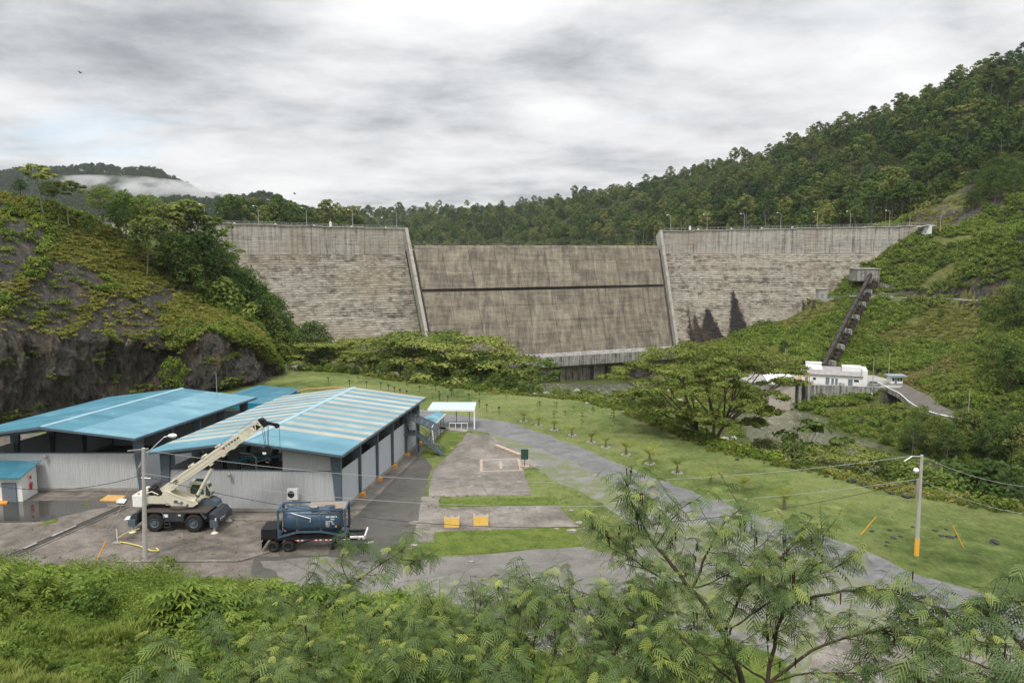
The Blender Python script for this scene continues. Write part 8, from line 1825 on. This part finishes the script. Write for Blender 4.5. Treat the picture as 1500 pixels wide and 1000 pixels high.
def near_tree(label, limbs, seed, dens=1.0, pods=0.0, grp=None, lscale=1.0, dark=0.0, start=.28, twl=(.35, .85)):
    rr = random.Random(seed); r = np.random.default_rng(seed); m = M(); LP, pd = [], M()
    base = Y(*limbs[0][0][:2], limbs[0][0][2]); o_ = thing('feathery_tree', label, 'tree', tuple(base), 0, grp)
    for pts, r0, r1 in [(l[0:-2], l[-2], l[-1]) for l in limbs]:
        C = [Y(*q) for q in pts]; A = np.array([tuple(q) for q in C]); nseg = max(8, len(C)*4); S = catmull(A, np.linspace(0, len(A)-1, nseg)) if len(A) > 1 else A
        S = [Vector(q)+Vector((rr.uniform(-1, 1), rr.uniform(-1, 1), rr.uniform(-1, 1)))*.02 for q in S]; m.tube([q-base for q in S], [r0+(r1-r0)*i/(nseg-1) for i in range(nseg)], 6, cap=False)
        ln_ = sum((S[i+1]-S[i]).length for i in range(nseg-1)); ntw = int(ln_*5.2*dens)
        for t in range(ntw):
            f_ = start+(1-start)*(t+rr.random())/ntw; i = min(nseg-2, int(f_*(nseg-1))); p = S[i].lerp(S[i+1], f_*(nseg-1)-i); d = (S[i+1]-S[i]).normalized()
            side = Vector((rr.gauss(0, 1), rr.gauss(0, 1), rr.gauss(.1, .5))).normalized(); td = (d*.55+side*.85+Vector((0, 0, .18))).normalized(); L2 = rr.uniform(*twl)*(1.15-.5*f_)
            n_ = 7; tw = [p]
            for q in range(n_): tw.append(tw[-1]+td*L2/n_); td = (td+Vector((rr.uniform(-.12, .12), rr.uniform(-.12, .12), .05))).normalized()
            m.tube([q-base for q in tw], [.0075-.0055*k/n_ for k in range(n_+1)], 3, cap=False)
            nl = int(L2/.042)
            tipy = rr.random() < .35
            for k in range(nl):
                g_ = (k+1)/nl; ii = min(n_-1, int(g_*n_)); q = tw[ii].lerp(tw[ii+1], g_*n_-ii); dd = (tw[ii+1]-tw[ii]).normalized(); az = k*2.4+rr.uniform(-.6, .6)
                out = Vector((math.cos(az), math.sin(az), rr.uniform(-.45, .3))).normalized(); fw = (dd*.35+out).normalized()
                young = g_ > .85 and tipy
                LP.append((q, fw, rr.uniform(.75, 1.25)*lscale*(.7 if young else 1), min(1, max(0, (rr.uniform(.8, 1.0) if young else rr.betavariate(2, 3)*.78+.08*(p.z-base.z)/2)-dark))))
            if rr.random() < pods:
                for k in range(rr.randint(2, 5)):
                    q = tw[rr.randint(2, n_)]-base+Vector((rr.uniform(-.04, .04), rr.uniform(-.04, .04), -.02)); l_ = rr.uniform(.09, .16); w_ = .011; pd.add([q+Vector((-w_, 0, 0)), q+Vector((w_, 0, 0)), q+Vector((w_*.6+.01, .01, -l_)), q+Vector((-w_*.6+.01, .01, -l_))], [(0, 1, 2, 3)])
    Vs, T = [], []
    for q, fw, s_, tt in LP:
        up = Vector((r.normal(0, .3), r.normal(0, .3), 1)); yv = up.cross(fw).normalized(); zv = fw.cross(yv); Rm = np.array([tuple(fw), tuple(yv), tuple(zv)]); Q = LF[int(r.integers(3))]*s_*1.12
        v = Q.reshape(-1, 3).copy(); v[:, 2] -= (v[:, 0]**2)*3.2; Vs.append(v @ Rm+np.array(tuple(q-base))); T.append(np.full(len(Q), tt))
    V = np.concatenate(Vs); tv, tf_ = npm(m)
    link('trunk', npmesh('trunk', tv, tf_, [MAT_TWIG], None, True), o_); link('foliage', jmesh('foliage', [(V, np.arange(len(V)).reshape(-1, 4), 0, np.concatenate(T))], [LEUC]), o_)['kind'] = 'stuff'
    if pd.v: pd.build('seed_pods', MAT_POD, o_)['kind'] = 'stuff'
    return o_
near_tree('tall open feathery tree with dark seed pods at the lower right', [
    [(1100, 1110, 9.2), (1088, 1010, 9.3), (1062, 930, 9.5), (1012, 862, 9.8), (962, 800, 10), (930, 745, 10.2), (918, 705, 10.3), .045, .008],
    [(1062, 930, 9.5), (1085, 870, 9.6), (1140, 820, 9.8), (1185, 765, 10), .022, .006], [(1012, 862, 9.8), (1035, 810, 9.7), (1062, 765, 9.7), (1090, 745, 9.8), .02, .005],
    [(1115, 1110, 9.2), (1125, 1000, 9.3), (1148, 890, 9.3), (1190, 820, 9.4), (1205, 785, 9.4), .034, .006], [(1148, 890, 9.3), (1215, 868, 9.3), (1290, 862, 9.2), (1350, 880, 9.0), (1385, 900, 9), .02, .006],
    [(1125, 1000, 9.3), (1205, 945, 9.1), (1290, 925, 9), (1370, 935, 8.9), .024, .006], [(1088, 1010, 9.3), (1020, 950, 9.4), (960, 900, 9.6), (915, 868, 9.8), .02, .006], [(1012, 862, 9.8), (955, 838, 10), (905, 800, 10.2), (885, 772, 10.4), .016, .005],
    [(962, 800, 10), (985, 760, 10), (1010, 735, 10), .012, .004], [(1062, 930, 9.5), (1100, 900, 9.3), (1160, 860, 9.2), (1240, 820, 9.3), .014, .004], [(1012, 862, 9.8), (1060, 845, 9.6), (1115, 800, 9.6), .014, .004],
    [(1125, 1000, 9.3), (1060, 960, 9), (1000, 970, 8.8), (960, 990, 8.7), .015, .005], [(1125, 1000, 9.3), (1180, 985, 9), (1250, 985, 8.8), (1320, 975, 8.7), .015, .005], [(1148, 890, 9.3), (1120, 850, 9.2), (1080, 820, 9.3), .012, .004]], 1, 1.4, .16, lscale=.93)
near_tree('broad feathery canopy filling the lower middle of the view', [
    [(790, 1300, 8.6), (780, 1120, 8.7), (770, 1010, 8.8), (750, 930, 9.0), (740, 885, 9.2), .05, .008],
    [(780, 1120, 8.7), (850, 1010, 8.8), (880, 940, 9.1), (900, 885, 9.3), .02, .006], [(780, 1120, 8.7), (690, 1010, 8.8), (650, 940, 9.1), (640, 890, 9.3), .02, .006], [(780, 1120, 8.7), (620, 1030, 8.6), (560, 960, 8.9), (540, 905, 9.2), .02, .006],
    [(780, 1120, 8.7), (800, 1000, 8.8), (820, 930, 9.1), (835, 870, 9.3), .02, .006], [(780, 1120, 8.7), (560, 1040, 8.4), (470, 985, 8.7), (430, 950, 8.9), .02, .006], [(780, 1120, 8.7), (900, 1040, 8.6), (950, 980, 8.8), (965, 930, 9), .02, .006],
    [(780, 1120, 8.7), (720, 1010, 8.5), (700, 960, 8.6), (690, 920, 8.8), .018, .006], [(780, 1120, 8.7), (640, 1050, 8.1), (600, 1000, 8.2), (590, 970, 8.3), .018, .006], [(780, 1120, 8.7), (830, 1040, 8.1), (850, 1000, 8.2), (860, 970, 8.3), .018, .006], [(780, 1120, 8.7), (740, 1050, 7.9), (735, 1005, 8.0), (730, 975, 8.1), .018, .006],
    [(780, 1120, 8.7), (500, 1070, 8.0), (420, 1030, 8.1), (370, 1000, 8.3), .018, .006], [(780, 1120, 8.7), (600, 1010, 9.2), (590, 950, 9.6), (590, 905, 9.8), .014, .005], [(780, 1120, 8.7), (700, 980, 9.4), (700, 915, 9.8), (705, 870, 10), .014, .005], [(780, 1120, 8.7), (780, 980, 9.4), (790, 905, 9.8), (790, 865, 10), .014, .005], [(780, 1120, 8.7), (880, 980, 9.4), (935, 900, 9.8), (950, 870, 10), .014, .005]], 2, 1.55, .03, lscale=.88, start=.42, twl=(.4, .9))
near_tree('slender feathery sapling leaning right over the bank at the lower left', [
    [(340, 1040, 11), (372, 980, 11.2), (440, 915, 11.6), (515, 856, 12), (575, 815, 12.4), (600, 795, 12.6), .022, .005], [(440, 915, 11.6), (430, 880, 11.8), (455, 845, 12), .01, .004], [(515, 856, 12), (500, 820, 12.2), (520, 795, 12.4), .01, .004], [(372, 980, 11.2), (340, 950, 11.2), (300, 935, 11.2), .012, .004], [(372, 980, 11.2), (400, 960, 10.8), (450, 950, 10.6), .012, .004], [(575, 815, 12.4), (610, 820, 12.6), (640, 812, 12.8), .01, .004]], 3, .95, .0, start=.3)
near_tree('feathery tree reaching in from the right edge of the view', [
    [(1640, 1120, 7.6), (1560, 1010, 7.9), (1500, 950, 8.2), (1462, 905, 8.5), (1448, 885, 8.6), .03, .006], [(1560, 1010, 7.9), (1480, 990, 7.9), (1400, 960, 8), (1350, 950, 8.1), .018, .005], [(1560, 1010, 7.9), (1500, 1010, 7.5), (1430, 1000, 7.5), (1370, 1000, 7.6), .018, .005], [(1500, 950, 8.2), (1520, 900, 8.4), (1500, 870, 8.6), .014, .005], [(1500, 950, 8.2), (1440, 940, 8.3), (1400, 925, 8.4), .014, .005]], 4, 1.45, .05, start=.25)
near_tree('small dark feathery tree left of the tall open tree', [
    [(1000, 1180, 9.9), (975, 1050, 10), (950, 985, 10.2), (925, 935, 10.5), (910, 905, 10.7), .028, .006], [(975, 1050, 10), (1000, 990, 10), (1010, 950, 10.1), .012, .004], [(950, 985, 10.2), (900, 960, 10.2), (870, 945, 10.3), .012, .004], [(975, 1050, 10), (1030, 1010, 9.8), (1060, 990, 9.8), .012, .004]], 5, 1.1, .05, dark=.1)
near_tree('feathery branches low at the bottom left of the canopy', [
    [(330, 1140, 8.3), (310, 1060, 8.6), (280, 1000, 9), (255, 965, 9.4), .02, .006], [(310, 1060, 8.6), (360, 1010, 8.8), (400, 985, 9), .014, .005], [(310, 1060, 8.6), (230, 1020, 8.8), (200, 1000, 9), .014, .005]], 6, 1.1, .0, start=.3)
# ============================================================ AIR
def volmat(name, dens, col=(1, 1, 1), noise=None, aniso=.2):
    m_ = bpy.data.materials.new(name); m_.use_nodes = True; t = m_.node_tree; t.nodes.clear(); g = G(t)
    v = g.n('ShaderNodeVolumePrincipled'); v.inputs['Color'].default_value = (*col, 1); v.inputs['Anisotropy'].default_value = aniso; v.inputs['Density'].default_value = dens
    if noise:
        p = g.n('ShaderNodeNewGeometry').outputs['Position']; f = g.noise(g.map(p, (1, 1, 2.2)), noise, 4, .6, .3); g.l(g.rng(f, .42, .62, 0, dens), v.inputs['Density'])
    o_ = g.n('ShaderNodeOutputMaterial'); g.l(v.outputs[0], o_.inputs['Volume']); return m_
m = M(); m.box(-4200, -70, -33, 3200, 3200, 420); hz_ = m.build('haze', volmat('thin_air_haze', .00004, (.90, .95, 1.0))); tag(hz_, kind='stuff')
m = M(); pts = [Y(60, 262, 2150), Y(130, 268, 2120), (Y(200, 276, 2080)), Y(270, 286, 2050), Y(330, 292, 2030), Y(385, 300, 2010), Y(440, 304, 2000), Y(500, 308, 2000)]
m.tube(pts, [8, 22, 33, 38, 34, 26, 16, 4], 20); lc_ = m.build('low_cloud', volmat('low_cloud_vapour', .03, (1, 1, 1), .012)); tag(lc_, kind='stuff')
# ============================================================ what only its place tells apart is told by its place
_W0 = ['first', 'second', 'third', 'fourth', 'fifth', 'sixth', 'seventh', 'eighth', 'ninth', 'tenth', 'eleventh', 'twelfth', 'thirteenth', 'fourteenth', 'fifteenth', 'sixteenth', 'seventeenth', 'eighteenth', 'nineteenth', 'twentieth']
_W = _W0+['twenty-'+q for q in _W0[:9]]+['thirtieth']
_by = {}
for o_ in COL.objects:
    if o_.parent is None and 'label' in o_: _by.setdefault((o_.get('group', ''), o_['label']), []).append(o_)
for (g_, lab), L_ in _by.items():
    if 1 < len(L_) <= 30 and 'forest' not in g_:
        L_.sort(key=lambda o_: o_.location.x/max(o_.location.y, 1))
        for i, o_ in enumerate(L_):
            if len(lab.split())+4 <= 16: o_['label'] = f'{lab}, {_W[i]} from the left'
